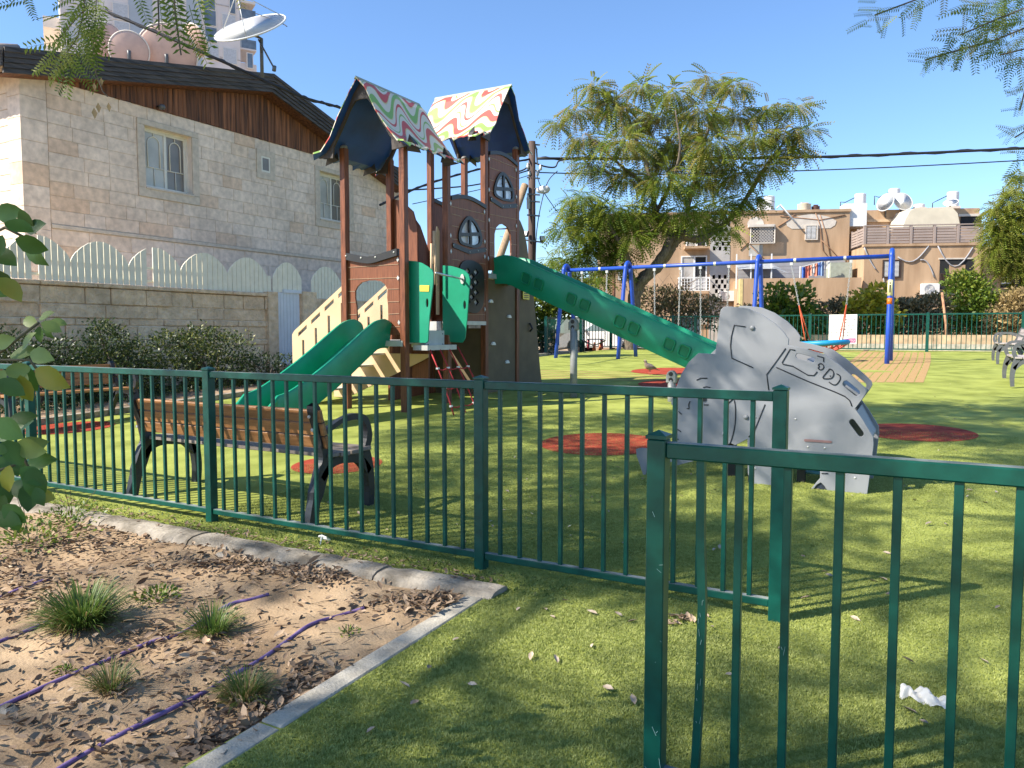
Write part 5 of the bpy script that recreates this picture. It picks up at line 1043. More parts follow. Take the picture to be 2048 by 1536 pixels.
# stair strip of pierced blocks
sa, sb_ = aq(1420, 500)[0], aq(1460, 500)[0]; b = MB(); abox(b, sa, sb_, -2, -.6, .2, zr0 - .1); b.build('stair_core', M_DKIN, apt)
scr = MB(); w = (sb_ - sa) / 7; hh = .26; nrow = int((zr0 - .5) / hh); bands = [(aq(1440, p1_)[1], aq(1440, p0_)[1]) for p0_, p1_ in ((430, 512), (552, 614))]
for r_ in range(nrow):
    z = .35 + hh * r_; inb = any(a <= z <= c for a, c in bands)
    for c_ in range(7):
        if not (inb and (r_ + c_) % 2 == 0 and 0 < c_ < 7): abox(scr, sa + w * c_, sa + w * (c_ + 1), -.12, .02, z, z + hh)
        else: abox(scr, sa + w * c_ , sa + w * (c_ + 1), -.12, .018, z, z + .045)
scr.build('pierced_block_screen', M_BLOCK, apt, fix=False)
# projecting wing with terrace
FD = 2.1; s0, s1 = aq(1727, 560, FD)[0], aq(1960, 560, FD)[0]; zt = aq(1840, 491, FD)[1]
b = MB(); abox(b, s0, s1, -1.2, FD, .2, zt); b.build('wing_wall', M_STUC, apt)
b = MB(); abox(b, s0 - .04, s1 + .04, FD - .3, FD + .06, zt - .02, zt + .1); b.build('parapet', M_STUC, apt)
zrt = aq(1840, 452, FD)[1]; n = 5
for i in range(n + 1):
    s = s0 + (s1 - s0) * i / n; b = MB(); abox(b, s - .06, s + .06, FD - .1, FD + .03, zt + .1, zrt + .03); b.build('rail_post', M_TAUPE, apt)
    if i < n:
        for k in range(6):
            h = (zrt - zt - .14) / 6; z = zt + .13 + h * k; b = MB(); abox(b, s + .08, s + (s1 - s0) / n - .08, FD - .05, FD, z, z + h - .03); b.build('rail_slat', M_TAUPE, apt)
b = MB(); abox(b, s0 - .05, s1 + .05, FD - .06, FD + .04, zrt + .03, zrt + .08); b.build('rail_top', M_TAUPE, apt)
for i in range(3):
    for k in range(6):
        h = (zrt - zt - .14) / 6; z = zt + .13 + h * k; b = MB(); abox(b, s0 - .03, s0 + .02, FD - .1 - 1.05 * (i + 1) + .05, FD - .12 - 1.05 * i, z, z + h - .03); b.build('rail_slat', M_TAUPE, apt)
    b = MB(); abox(b, s0 - .05, s0 + .03, FD - 1.05 * (i + 1) - .1, FD - 1.05 * (i + 1) - .02, zt + .1, zrt + .03); b.build('rail_post', M_TAUPE, apt)
# tarpaulin canopy on the terrace, opening behind it
c0, c1 = aq(1806, 440, 1)[0], aq(1921, 440, 1)[0]; zc0, zc1 = aq(1860, 455, 1)[1], aq(1860, 416, 1)[1]
b = MB(); prof = [(c0, zc0), (c0 + .12, zc0 + .45), (c0 + .35, zc1 - .1), (c0 + .6, zc1), (c1 - .45, zc1 + .05), (c1 - .15, zc1 - .3), (c1, zc0)]
b.plate([W(s, 1.0, z) for s, z in prof], [], -an * .03)
for (sa_, za_), (sb2, zb2) in zip(prof, prof[1:]): b.add([W(sa_, 1.0, za_), W(sb2, 1.0, zb2), W(sb2, -1.1, zb2 + .15), W(sa_, -1.1, za_ + .15)], [(0, 1, 2, 3)])
b.build('canopy', mat('cream_tarpaulin', (.66, .58, .44), rough=.8, var=.08, scale=2), apt, fix=False)
part('dark_opening', M_DKIN, 1922, 432, 1963, 452, -1.3, -1.15); part('lintel', M_STUC2, 1918, 428, 1966, 432, -1.3, -1.1)
part('washing_machine_shed', M_WP, 1691, 407, 1733, 452, -1.15, -.1); part('wall_ledge', mat('ledge', (.55, .40, .25)), 1733, 439, 1806, 443, -1.25, -1.1)
# windows
def shutter_window(px0, py0, px1, py1, d, mfr, n, leaves=2, lab='window'):
    s0, s1, z0, z1 = rect(px0, py0, px1, py1, d); b = MB()
    for a in ((s0, s1, z0, z0 + .06), (s0, s1, z1 - .06, z1), (s0, s0 + .07, z0 + .06, z1 - .06), (s1 - .07, s1, z0 + .06, z1 - .06)): abox(b, a[0], a[1], d - .02, d + .07, a[2], a[3])
    w = b.build(lab, mfr, apt); b = MB(); abox(b, s0 + .02, s1 - .02, d - .02, d + .02, z0 + .02, z1 - .02); b.build('pane', M_DKIN, w)
    for l in range(leaves):
        a = s0 + .08 + (s1 - s0 - .16) * l / leaves; c = s0 + .08 + (s1 - s0 - .16) * (l + 1) / leaves - .03; b = MB()
        for k in range(n): z = z0 + .09 + (z1 - z0 - .16) * k / n; abox(b, a, c, d + .02, d + .05, z, z + (z1 - z0 - .16) / n * .62)
        b.build('shutter_leaf', M_WP, w)
    return w
shutter_window(1610, 450, 1635, 480, .0, M_STUC2, 10); shutter_window(1765, 520, 1801, 556, FD, M_BRN, 12, 2)
b = MB(); c_ = aq(1622, 444); b.plate([W(c_[0] + 1.25 * math.cos(a) * (1 + .15 * math.sin(3 * a)), .012, c_[1] - .2 + .62 * max(-.25, math.sin(a))) for a in [i * .393 for i in range(16)]], [], an * .01); b.build('plaster_patch', M_STUC2, apt)
b = MB(); c_ = aq(1511, 450); b.plate([W(c_[0] + .45 * math.cos(a), .012, c_[1] + .45 * math.sin(a)) for a in [math.pi * i / 8 for i in range(9)]], [], an * .01); b.build('plaster_patch', M_STUC2, apt)
part('plaster_patch', mat('grey_plaster', (.42, .40, .36), rough=.95, var=.15, scale=3), 1498, 490, 1525, 512, -.01, .015)
def barred(px0, py0, px1, py1, d, bulge, diag=True, lab='window', m=None):
    s0, s1, z0, z1 = rect(px0, py0, px1, py1, d); b = MB(); abox(b, s0, s1, d - .02, d + .02, z0, z1); w = b.build(lab, M_DKIN, apt); b = MB(); abox(b, s0 + (s1 - s0) * .4, s1 - .05, d + .02, d + .03, z0 + .1, z1 - .05); b.build('pane', M_GRS, w); b = MB(); r = .022; e = d + bulge
    P = lambda s, z: W(s, e, z)
    for a, c in (((s0, z0), (s1, z0)), ((s0, z1), (s1, z1)), ((s0, z0), (s0, z1)), ((s1, z0), (s1, z1))): b.bar(P(*a), P(*c), .05, .05)
    for s, z in ((s0, z0), (s1, z0), (s0, z1), (s1, z1)): b.bar(W(s, d, z), P(s, z), .04, .04)
    st_ = .16
    if diag:
        k = -(z1 - z0)
        while k < s1 - s0:
            a0 = max(0, k); a1 = min(s1 - s0, k + z1 - z0)
            if a1 - a0 > .05: b.bar(P(s0 + a0, z0 + a0 - k), P(s0 + a1, z0 + a1 - k), r, r); b.bar(P(s0 + a0, z1 - a0 + k), P(s0 + a1, z1 - a1 + k), r, r)
            k += st_
    else:
        s = s0
        while s < s1: b.bar(P(s, z0), P(s, z1), r, r); s += .15
        z = z0
        while z < z1: b.bar(P(s0, z), P(s1, z), r, r); z += .16
    b.build('window_grille', m or M_STUC2, w, fix=False); return w
barred(1500, 452, 1547, 487, 0, .3); barred(1372, 622, 1412, 648, 0, .12, True)
part('awning', M_STUC2, 1498, 449, 1549, 453, 0, .4)
def door(px0, py0, px1, py1, d):
    s0, s1, z0, z1 = rect(px0, py0, px1, py1, d); b = MB()
    for a in ((s0, s1, z1 - .07, z1), (s0, s0 + .07, z0, z1 - .07), (s1 - .07, s1, z0, z1 - .07), ((s0 + s1) / 2 - .02, (s0 + s1) / 2 + .07, z0, z1 - .07)): abox(b, a[0], a[1], d - .02, d + .06, a[2], a[3])
    w = b.build('balcony_door', M_WP, apt); b = MB(); abox(b, s0 + .03, (s0 + s1) / 2, d - .02, d + .02, z0, z1 - .03); b.build('pane', glass('pale_curtain_glass', (.46, .42, .38), .2), w); b = MB(); abox(b, (s0 + s1) / 2, s1 - .03, d - .02, d + .02, z0, z1 - .03); b.build('pane', M_DKIN, w)
door(1362, 512, 1413, 580, 0)
q = barred(1356, 557, 1416, 582, 0, .7, False, 'balcony', M_WP); part('balcony_slab', M_STUC, 1355, 582, 1417, 587, 0, .75); part('balcony_corbel', M_STUC2, 1360, 587, 1414, 600, -.02, .02)
door(1372, 455, 1413, 492, 0); part('balcony_slab', M_STUC, 1370, 492, 1418, 496, 0, .8); part('window', M_WP, 1236, 543, 1251, 560, -.01, .05); part('window', M_WP, 1178, 540, 1192, 575, -.2, -.1)
# dark loggia with rail on the wing
lo = part('loggia_opening', M_DKIN, 1880, 518, 1946, 578, FD - .02, FD + .01); part('loggia_panel', M_STUC, 1899, 530, 1929, 578, FD, FD + .03, lo); part('loggia_lintel', M_STUC2, 1878, 516, 1947, 518, FD, FD + .05, lo)
b = MB(); s0_, s1_, z0_, z1_ = rect(1880, 549, 1900, 566, FD)
for i in range(8): abox(b, s0_ + (s1_ - s0_) * i / 7 - .02, s0_ + (s1_ - s0_) * i / 7 + .02, FD + .03, FD + .07, z0_, z1_)
abox(b, s0_, s1_, FD + .02, FD + .08, z1_, z1_ + .05); b.build('loggia_rail', M_BRN, lo)
for (p0_, p1_, sag) in (((1728, 495), (1752, 540), .1), ((1795, 514), (1857, 492), .5), ((1875, 492), (1945, 495), 1.0), ((1840, 520), (1868, 555), -.3), ((1766, 556), (1780, 585), .2)):
    (sa_, za_), (sb2, zb2) = aq(*p0_, FD), aq(*p1_, FD); b = MB(); b.tube([W(sa_ + (sb2 - sa_) * t, FD + .04, za_ + (zb2 - za_) * t - sag * math.sin(math.pi * t)) for t in [i / 8 for i in range(9)]], .035, 6); b.build('cable', M_GRS, apt, smooth=True)
for pts in (((1630, 424), (1640, 450), (1645, 500), (1655, 512)), ((1640, 430), (1652, 470), (1660, 512)), ((1560, 432), (1640, 440), (1690, 430)), ((1590, 428), (1577, 440), (1556, 453)), ((1642, 480), (1660, 497), (1676, 515)), ((1480, 500), (1497, 485)), ((1500, 492), (1530, 520))):
    b = MB(); b.tube([W(aq(*p)[0], .03, aq(*p)[1]) for p in pts], .025, 5); b.build('cable', mat('rust_pipe', (.30, .17, .10), rough=.8), apt, smooth=True)
b = MB(); b.tube([W(*(lambda q: (q[0], .25, q[1]))(aq(*p))) for p in ((1552, 418), (1558, 411), (1594, 452))], .05, 6); b.build('vent_pipe', M_WP, apt, smooth=True)
# courtyard wall with siding and yellow edge
CD = 2.3; s0, s1 = aq(1480, 600, CD)[0], aq(1722, 600, CD)[0]; zcw = aq(1600, 556, CD)[1]
b = MB(); abox(b, s0, s1, CD - .25, CD, .2, zcw); abox(b, s0, s0 + .25, 0, CD - .25, .2, zcw); b.build('courtyard_wall', M_STUC, apt)
b = MB(); abox(b, s0 - .02, s0 + .13, CD - .26, CD + .02, .2, zcw - .02); b.build('corner_strip', mat('yellow_edge', (.62, .50, .22), rough=.8), apt)
for k in range(9):
    z = zcw - .6 + .2 * k; b = MB(); abox(b, s0 + .2, s1 - .2, .02, .06, z, z + .19); b.build('siding_board', M_GRS, apt)
for px in (1473, 1502, 1543): s = aq(px, 540, 1.5)[0]; b = MB(); abox(b, s - .03, s + .03, 1.45, 1.52, zcw - .5, zcw + 1.35); b.build('canopy_post', M_WP, apt)
b = MB(); s = aq(1476, 540, 1.5)[0]; b.add([W(s, 1.6, zcw + .55), W(s + 1.9, 1.6, zcw + .55), W(s + 2.6, 1.6, zcw + .3), W(s + 1.9, .2, zcw + 1.0), W(s, .2, zcw + 1.1)], [(0, 1, 3, 4), (1, 2, 3)]); b.build('shade_cloth', mat('grey_shade_cloth', (.3, .32, .34), rough=.8), apt, fix=False)
part('shed_door', mat('greenish_shed', (.34, .37, .30), rough=.7), 1662, 525, 1704, 556, .3, 1.2)
def item(nm, label, cat, p, group=None): return thing(nm, label, cat, p, 0, group)
cols_ = [(.05, .14, .5), (.62, .2, .14), (.7, .3, .2), (.7, .7, .68), (.6, .22, .14), (.1, .2, .55), (.2, .3, .5), (.65, .62, .6)]
s_, z_ = aq(1612, 536, 1.6); la = thing('clothes_rack', 'white clothes rack hung with blue and red laundry above the courtyard wall', 'laundry rack', W(s_, 1.6, zcw))
b = MB(); s1_, z1_ = aq(1658, 525, 1.6); b.bar(W(s_ - .3, 1.6, z_ + .05), W(s1_, 1.6, z1_ + .15), .03, .03); b.bar(W(s_ - .3, 1.7, z_ + .05), W(s1_, 1.7, z1_ + .15), .03, .03); b.bar(W(s1_, 1.6, zcw - .3), W(s1_, 1.6, z1_ + .2), .06, .06); b.bar(W(s_ - .3, 1.6, zcw - .3), W(s_ - .3, 1.6, z_ + .1), .04, .04); b.build('rack_frame', M_WP, la)
for k in range(8):
    s = s_ - .2 + (s1_ - s_ + .1) * k / 8; t = k / 8; zt_ = z_ + .05 + (z1_ + .1 - z_) * t; h = random.uniform(.4, .8); b = MB(); w = .17; o = [W(s + w * i / 3, 1.6 + .05 * math.sin(i * 2 + k), z) for z in (zt_, zt_ - h) for i in range(4)]
    b.add(o, [(i, i + 1, i + 5, i + 4) for i in range(3)]); b.build('garment', mat('laundry_%d' % k, cols_[k], rough=.9), la, fix=False)
# things on the roofs
def boiler(label, px, py0, py1, d, group='white water tanks on the flat roof'):
    s, z0 = aq(px, py1, d); z1 = aq(px, py0, d)[1]; r = .30; t = item('water_tank', label, 'water tank', W(s, d, z0), group)
    b = MB(); b.lathe([(r, .05), (r, z1 - z0 - .03), (r * .93, z1 - z0), (0, z1 - z0 + .02)], W(s, d, z0), 18); b.build('tank_body', M_WP, t, smooth=True).modifiers.new('e', 'EDGE_SPLIT')
    b = MB(); b.tube([W(s - r, d, z1 - .2), W(s - r - .5, d, z1 - .45), W(s - r - .75, d, z0 + .3), W(s - r - .75, d, z0 - .2)], .025, 6); b.build('feed_pipe', M_DARK, t, smooth=True)
    b = MB(); b.box(W(s, d, z0), (.6, .6, .12), math.atan2(ax.y, ax.x)); b.build('tank_stand', M_STUC2, t)
boiler('white water tank on a small box, leftmost on the flat roof', 1538, 393, 424, -1.5); boiler('white water tank right of the round cream drum on the roof', 1720, 388, 414, -2); boiler('tallest white water tank rising behind the two round dishes', 1788, 378, 402, -2.5); boiler('white water tank at the right end of the roof with a looped pipe', 1905, 384, 416, -2); boiler('short white water tank low behind the cream canopy', 1838, 409, 418, -3)
p = W(*(lambda q: (q[0], -1, q[1]))(aq(1528, 424, -1))); t = item('roof_box', 'small white box beside the leftmost roof tank', 'box', p); b = MB(); b.box(p + Vector((0, 0, .2)), (.7, .5, .5), .37); b.build('box_body', M_WP, t, bevel=.02); b = MB(); b.box(p + Vector((0, 0, .46)), (.75, .55, .04), .37); b.build('box_lid', M_STUC2, t)
for px, r, h, m, lab in ((1608, .36, .42, mat('cream_drum', (.60, .53, .40), rough=.6), 'round cream drum on the roof edge with rubble on its lid'), (1631, .22, .3, mat('brown_drum', (.10, .045, .035), rough=.6), 'small dark brown drum beside the round cream drum')):
    s, z = aq(px, 424, -1); t = item('roof_drum', lab, 'drum', W(s, -1, z)); b = MB(); b.lathe([(r * .96, 0), (r, .05), (r, h - .05), (r * 1.03, h - .03), (r * 1.03, h), (0, h + .02)], W(s, -1, z), 18); b.build('drum_body', m, t, smooth=True).modifiers.new('e', 'EDGE_SPLIT'); b = MB(); b.box(W(s, -1, z + h + .05), (r, r * .7, .08), .5); b.build('drum_lid', m, t)
for px, py, r, axs, lab in ((1773, 406, .50, an * .55 + ax * -.75 + Vector((0, 0, .3)), 'narrow seen white dish left of the widest roof dish'), (1804, 405, .52, an * .9 + ax * .2 + Vector((0, 0, .35)), 'widest round white dish facing the lawn on the flat roof'), (1701, 415, .2, an * .9 + Vector((0, 0, .3)), 'small round dish above the white shed on the terrace'), (1902, 407, .36, an * .5 + ax * -.3 + Vector((0, 0, .85)), 'tilted flat white dish in front of the rightmost water tank')):
    s, z = aq(px, py, -.9); dish('satellite_dish', lab, W(s, -.9, z), r, axs, tuple(W(s + .05, -1.15, z - r - .25)), M_WP, M_WP, arm=False, depth=.22, group='white dishes on the apartment roof')
for px, py, d in ((1862, 578, FD + .3), (1453, 592, .3)):
    s, z = aq(px, py, d); t = item('air_conditioner', 'white air conditioner under the dark opening of the wing' if px > 1500 else 'small air conditioner beside the pierced block screen', 'air conditioner', W(s, d, z - .3), 'air conditioners on the tan walls'); b = MB(); abox(b, s - .42, s + .42, d - .28, d, z - .28, z + .28); b.build('unit_body', M_WP, t, bevel=.015)
    Mx = an.to_track_quat('Z', 'Y').to_matrix(); b = MB()
    for rr in (.07, .13, .19, .23): b.tube([W(s - .08, d + .01, z) + Mx @ Vector((rr * math.cos(a), rr * math.sin(a), 0)) for a in [2 * math.pi * i / 16 for i in range(17)]], .008, 4, False)
    b.build('fan_grille', M_GRS, t); b = MB(); abox(b, s - .5, s + .5, d - .3, d - .02, z - .34, z - .29); b.build('bracket', M_BRN, t)
# right-hand neighbour, mostly behind the tree
nb = thing('apartment_building', 'tan building with a small white awning at the right edge, behind the feathery tree', 'building', W(sR + 4, 0, .36)); SN = aq(1966, 550, -1)[0]
b = MB(); abox(b, SN, SN + 9, -6, -1, .2, aq(2000, 492, -1)[1]); b.build('wall', M_STUC, nb); s0_, s1_, z0_, z1_ = rect(2002, 545, 2048, 575, -1); b = MB(); abox(b, s0_, s1_, -1.02, -.98, z0_, z1_); w_ = b.build('window', M_DKIN, nb); b = MB(); abox(b, s0_, s1_, -.97, -.93, z0_ + .2, z0_ + .3); abox(b, s0_, s1_, -.97, -.93, z0_ + .5, z0_ + .56); b.build('window_bar', M_WP, w_)
b = MB(); s0_, s1_, z0_, z1_ = rect(1985, 526, 2048, 534, -1); b.add([W(s0_, -.98, z1_), W(s1_, -.98, z1_), W(s1_, .3, z0_), W(s0_, .3, z0_ + .05)], [(0, 1, 2, 3)]); b.build('awning', M_WP, nb, fix=False)
# ------------------------------------------------------------------ utility pole, lamp, floodlights, wires
M_POLE = mat('dark_pole_wood', (.085, .055, .045), rough=.85, var=.35, scale=4, stretch=(8, 8, .6)); M_BRACE = mat('tan_brace_wood', (.38, .26, .16), rough=.85, var=.2, scale=4, stretch=(6, 6, .8)); M_CABLE = mat('black_cable', (.012, .012, .016), rough=.6)
PD = 28.0
def PP(px, py, dz=0):
    d = ray(px, py); return EYE + d * ((PD + dz) / 1.0)
pb_ = PP(1068, 690); pb_.z = .4; pt = PP(1064, 283)
pole = thing('utility_pole', 'dark wooden utility pole with cables and floodlights behind the play tower', 'pole', pb_)
b = MB(); b.tube([(pt.x, pt.y, -.2), (pt.x, pt.y, pt.z)], [.15, .125], 12); b.build('pole_shaft', M_POLE, pole, smooth=True)
b = MB(); b.tube([PP(1050, 370), PP(1003, 505, -.8), PP(960, 640, -1.6)], .13, 10); b.build('brace_pole', M_BRACE, pole, smooth=True)
b = MB()
for y in (288, 340, 355, 388, 402, 430): b.bar(PP(1054, y), PP(1080, y + 2), .05, .05)
b.bar(PP(1066, 283), PP(1074, 300), .05, .06); b.bar(PP(1073, 298), PP(1075, 330), .04, .05); b.build('crossarm', M_IRONG, pole)
b = MB()
for x, y in ((1056, 338), (1059, 352), (1075, 352), (1081, 341), (1056, 402)): b.lathe([(.03, 0), (.06, .04), (.06, .12), (.03, .16), (.05, .2), (0, .22)], PP(x, y), 8)
b.build('insulator', M_ALU, pole, smooth=True)
b = MB(); b.bar(PP(1050, 480), PP(1088, 485), .05, .05); b.build('floodlight_arm', M_IRONG, pole)
for x, y, tw in ((1052, 468, -.5), (1085, 478, .3)):
    p = PP(x, y); b = MB(); Mx = Matrix.Rotation(YAW + tw, 3, 'Z') @ Matrix.Rotation(R(-25), 3, 'X'); b.box(p, (.19, .09, .22), M=Mx); o = b.build('floodlight', M_DARK, pole, bevel=.01); b = MB(); b.box(p - Vector(Mx.col[1]) * .05, (.15, .01, .17), M=Mx); b.build('floodlight_lens', M_WP, o)
b = MB(); b.tube([PP(1068, 378), PP(1076, 377)], .03); b.build('lamp_arm', M_IRONG, pole); b = MB(); pA, pB = PP(1073, 381), PP(1100, 378); n = 8
b.tube([pA + (pB - pA) * t for t in (0, .15, .5, .85, 1)], [.06, .11, .15, .13, .04], 10); o = b.build('street_lamp_head', M_WP, pole, smooth=True); b = MB(); b.lathe([(.13, 0), (.1, -.06), (0, -.08)], PP(1090, 383), 12); b.build('lamp_glass', glass('lamp_glass', (.6, .6, .6)), o, smooth=True)
b = MB(); b.box(PP(1057, 408), (.1, .1, .35)); b.build('junction_box', M_ALU, pole)
def wire(label, pts, r, k=6, nm='overhead_cable', twist=0, group='overhead cables'):
    P = hullsmooth(pts, k, False); b = MB(); b.tube(P, r, 6)
    if twist:
        Q = []; n = len(P) * 3
        for i in range(n + 1):
            t = i / n * (len(P) - 1); j = min(int(t), len(P) - 2); p = P[j] + (P[j + 1] - P[j]) * (t - j); Q.append(p + Vector((0, .3, 1)) * twist * math.sin(i * .9) + Vector((.6, .3, 0)) * twist * math.cos(i * .9))
        b.tube(Q, r * .6, 5)
    o = b.build(nm, M_CABLE, None, smooth=True); tag(o, label, 'cable', group)
wire('thick twisted cable from the pole to the right edge across the tree', [PP(1075, 317), PP(1400, 317, 1), PP(1700, 312, 1), PP(2060, 296, 0)], .05, 8, twist=.055)
wire('thin cable below the thick one, from the pole to the right edge', [PP(1075, 345), PP(1300, 349, 1), PP(1700, 338, 1), PP(2060, 320, 0)], .022, 8)
wire('thick cable sagging over the house roof towards the tower', [D(205, 20, 15.5), D(330, 72, 15.5), D(450, 125, 15.6), D(600, 192, 16.5), D(690, 219, 18), D(800, 268, 20)], .032, 6, twist=.03)
wire('cable seen between the tower posts, rising to the pole', [D(760, 410, 22), D(850, 370, 24), D(960, 338, 26), PP(1060, 318)], .035, 6, twist=.03)
wire('second cable between the tower posts, below the first', [D(815, 380, 23), D(870, 377, 24), D(960, 368, 26), PP(1060, 340)], .025)
wire('faint lowest cable between the tower posts', [D(825, 408, 24), D(900, 392, 25), D(980, 374, 26), PP(1060, 350)], .014)
wire('drooping cable from the pole past the street lamp', [PP(1072, 345), PP(1085, 380), PP(1120, 430), PP(1160, 475)], .015); wire('curved cable hanging beside the pole from the splice', [PP(1115, 342), PP(1095, 365), PP(1080, 420), PP(1072, 480), PP(1071, 560)], .018)
wire('short dark splice loop right of the pole top', [PP(1068, 325), PP(1090, 333), PP(1110, 334), PP(1118, 322), PP(1140, 318)], .03); wire('loose cable bundle left of the pole', [PP(1063, 325), PP(1050, 338), PP(1030, 345), PP(1000, 352)], .03)
wire('thin far line low in the sky behind the tower doorway', [PP(1000, 473, 20), PP(1080, 478, 20), PP(1180, 476, 20)], .012); wire('thin telephone line across the dish on the roof', [D(512, 27, 20.4), D(560, 45, 19.4), D(574, 53, 19.2)], .012)
bp = PP(1231, 640, 6); bp.z = .36; bt = PP(1229, 430, 6); po = thing('wooden_post', 'plain reddish brown post standing left of the feathery tree trunk', 'post', bp); b = MB(); b.tube([(bt.x, bt.y, .2), (bt.x, bt.y, bt.z)], [.08, .07], 10); b.build('post_shaft', mat('red_brown_post', (.22, .10, .06), rough=.8, var=.2, scale=4), po, smooth=True); b = MB(); b.lathe([(.08, 0), (.06, .06), (0, .08)], bt, 10); b.build('post_cap', M_IRONG, po)
# ------------------------------------------------------------------ parked car, cabinet, street things
M_CAR = mat('white_car_paint', (.72, .72, .72), rough=.25, var=.03, scale=2, spec=.6); M_CARG = glass('car_glass', (.12, .17, .18), .06); M_TAIL = mat('red_tail_light', (.5, .015, .02), rough=.2); M_TYRE = mat('tyre', (.012, .012, .012), rough=.85)
cp = PP(1218, 700, 5.5); cz = .37
car = thing('parked_car', 'white hatchback parked beyond the fence with a red tail light', 'car', (cp.x, cp.y, cz), YAW + R(62))
# local: length along Y, rear at -Y
side = [(-2.02, .35), (-2.08, .55), (-2.06, .85), (-1.98, 1.0), (-1.82, 1.12), (-1.55, 1.40), (-1.2, 1.49), (-.2, 1.50), (.45, 1.40), (1.05, 1.02), (1.75, .90), (2.02, .75), (2.08, .5), (2.02, .32)]
def arch(cy): return [(cy + .36 * math.cos(a), .32 + .36 * math.sin(a)) for a in [math.pi * i / 8 for i in range(9)]]
b = MB(); low = [(2.02, .28)] + arch(1.3) + arch(-1.25) + [(-2.0, .28)]
prof = side + low[0:1] + low[1:10] + low[10:19] + low[19:]
n = len(prof); rings = []
for x, k in ((-.84, .94), (-.80, 1), (.80, 1), (.84, .94)):
    rings.append([Vector((x * (1 - .16 * max(0, z - .95) / .5), y * (1 if abs(x) < .83 else .985), z if abs(x) < .83 else .02 + z * .985)) for y, z in prof])
o0 = len(b.v)
for r_ in rings: b.v += r_
for i in range(3):
    for j in range(n): b.f.append((o0 + i * n + j, o0 + i * n + (j + 1) % n, o0 + (i + 1) * n + (j + 1) % n, o0 + (i + 1) * n + j))
for i in (0, 3):
    for t in tessellate_polygon([[Vector((p.y, p.z, 0)) for p in rings[i]]]): b.f.append(tuple(o0 + i * n + q for q in t))
b.build('car_body', M_CAR, car, local=True)
def cplate(pts, nm, m, th): b = MB(); b.plate(pts, [], th); return b.build(nm, m, car, local=True)
cplate([(-.62, -1.845, 1.13), (.62, -1.845, 1.13), (.56, -1.58, 1.39), (-.56, -1.58, 1.39)], 'rear_window', M_CARG, (0, -.022, .018))
for s in (-1, 1):
    cplate([(s * .815, -1.55, 1.02), (s * .815, .85, 1.02), (s * .73, .35, 1.38), (s * .73, -1.2, 1.41)], 'side_window', M_CARG, (s * .02, 0, 0))
    cplate([(s * .55, -2.09, .80), (s * .83, -2.0, .80), (s * .83, -1.98, 1.02), (s * .6, -2.03, 1.0)], 'tail_light', M_TAIL, (s * .012, -.02, 0))
    for y in (1.3, -1.25):
        b = MB(); Mx = Matrix.Rotation(math.pi / 2, 3, 'Y'); b.lathe([(.2, -.09), (.29, -.1), (.32, -.07), (.32, .07), (.29, .1), (.2, .09)], (s * .74, y, .32), 20, Mx); w_ = b.build('wheel', M_TYRE, car, local=True, smooth=True); b = MB(); b.lathe([(0, .085 * 1), (.1, .09), (.19, .07), (.2, .02), (.2, -.05), (0, -.05)], (s * .74, y, .32), 14, Mx if s > 0 else Matrix.Rotation(-math.pi / 2, 3, 'Y')); b.build('rim', M_ALU, w_, local=True)
cplate([(-.26, -2.10, .62), (.26, -2.10, .62), (.26, -2.09, .73), (-.26, -2.09, .73)], 'number_plate', M_YELL, (0, -.012, 0)); cplate([(-.8, -2.09, .36), (.8, -2.09, .36), (.8, -2.08, .5), (-.8, -2.08, .5)], 'bumper', M_DARK, (0, -.03, 0)); cplate([(-.4, -2.08, .76), (.4, -2.08, .76), (.4, -2.07, .79), (-.4, -2.07, .79)], 'boot_handle', M_ALU, (0, -.02, 0))
for s in (-1, 1): b = MB(); b.box((s * .93, .75, 1.04), (.18, .1, .13)); b.build('wing_mirror', M_CAR, car, local=True, bevel=.03)
wc = PP(1374, 690, 2.5); wt = thing('white_cabinet', 'plain white cabinet behind the far fence, left of the elephant ear', 'cabinet', (wc.x, wc.y, .36), YAW - .25); w2 = 50 / F * 30
b = MB(); b.box((0, 0, .75), (w2, .5, 1.5)); b.build('cabinet_body', M_WP, wt, local=True, bevel=.02); b = MB(); b.box((0, 0, 1.52), (w2 + .08, .56, .05)); b.build('cabinet_roof', M_GRS, wt, local=True); b = MB(); b.box((-.05, -.27, .72), (w2 - .2, .02, 1.3)); b.build('cabinet_door', M_WP, wt, local=True, bevel=.005)
gb = PP(1372, 690, -.8); gt_ = thing('street_bench', 'grey metal bench in front of the plain white cabinet', 'bench', (gb.x, gb.y, .7), YAW); b = MB()
for i in range(6): b.box((-.45 + .18 * i, .12, .42), (.07, .03, .4))
b.build('back_slat', M_GRS, gt_, local=True); b = MB(); b.box((0, -.1, .2), (1.1, .4, .04)); b.build('seat', M_GRS, gt_, local=True); b = MB()
for s in (-1, 1): b.box((s * .5, 0, -.05), (.05, .4, .5))
b.box((0, .12, .63), (1.1, .04, .05)); b.build('bench_frame', M_GRS, gt_, local=True)
tb = PP(1190, 690, .6); tt = thing('small_table', 'small grey topped table with red legs beyond the fence by the car', 'table', (tb.x, tb.y, .72), YAW); b = MB(); b.box((0, 0, .36), (.62, .5, .04)); b.build('table_top', M_GRS, tt, local=True, bevel=.01)
for s in (-1, 1):
    for e in (-1, 1): b = MB(); b.tube([(s * .26, e * .2, 0), (s * .24, e * .18, .35)], .028, 8); b.build('leg', mat('pink_red_leg', (.62, .08, .10), rough=.5), tt, local=True, smooth=True)
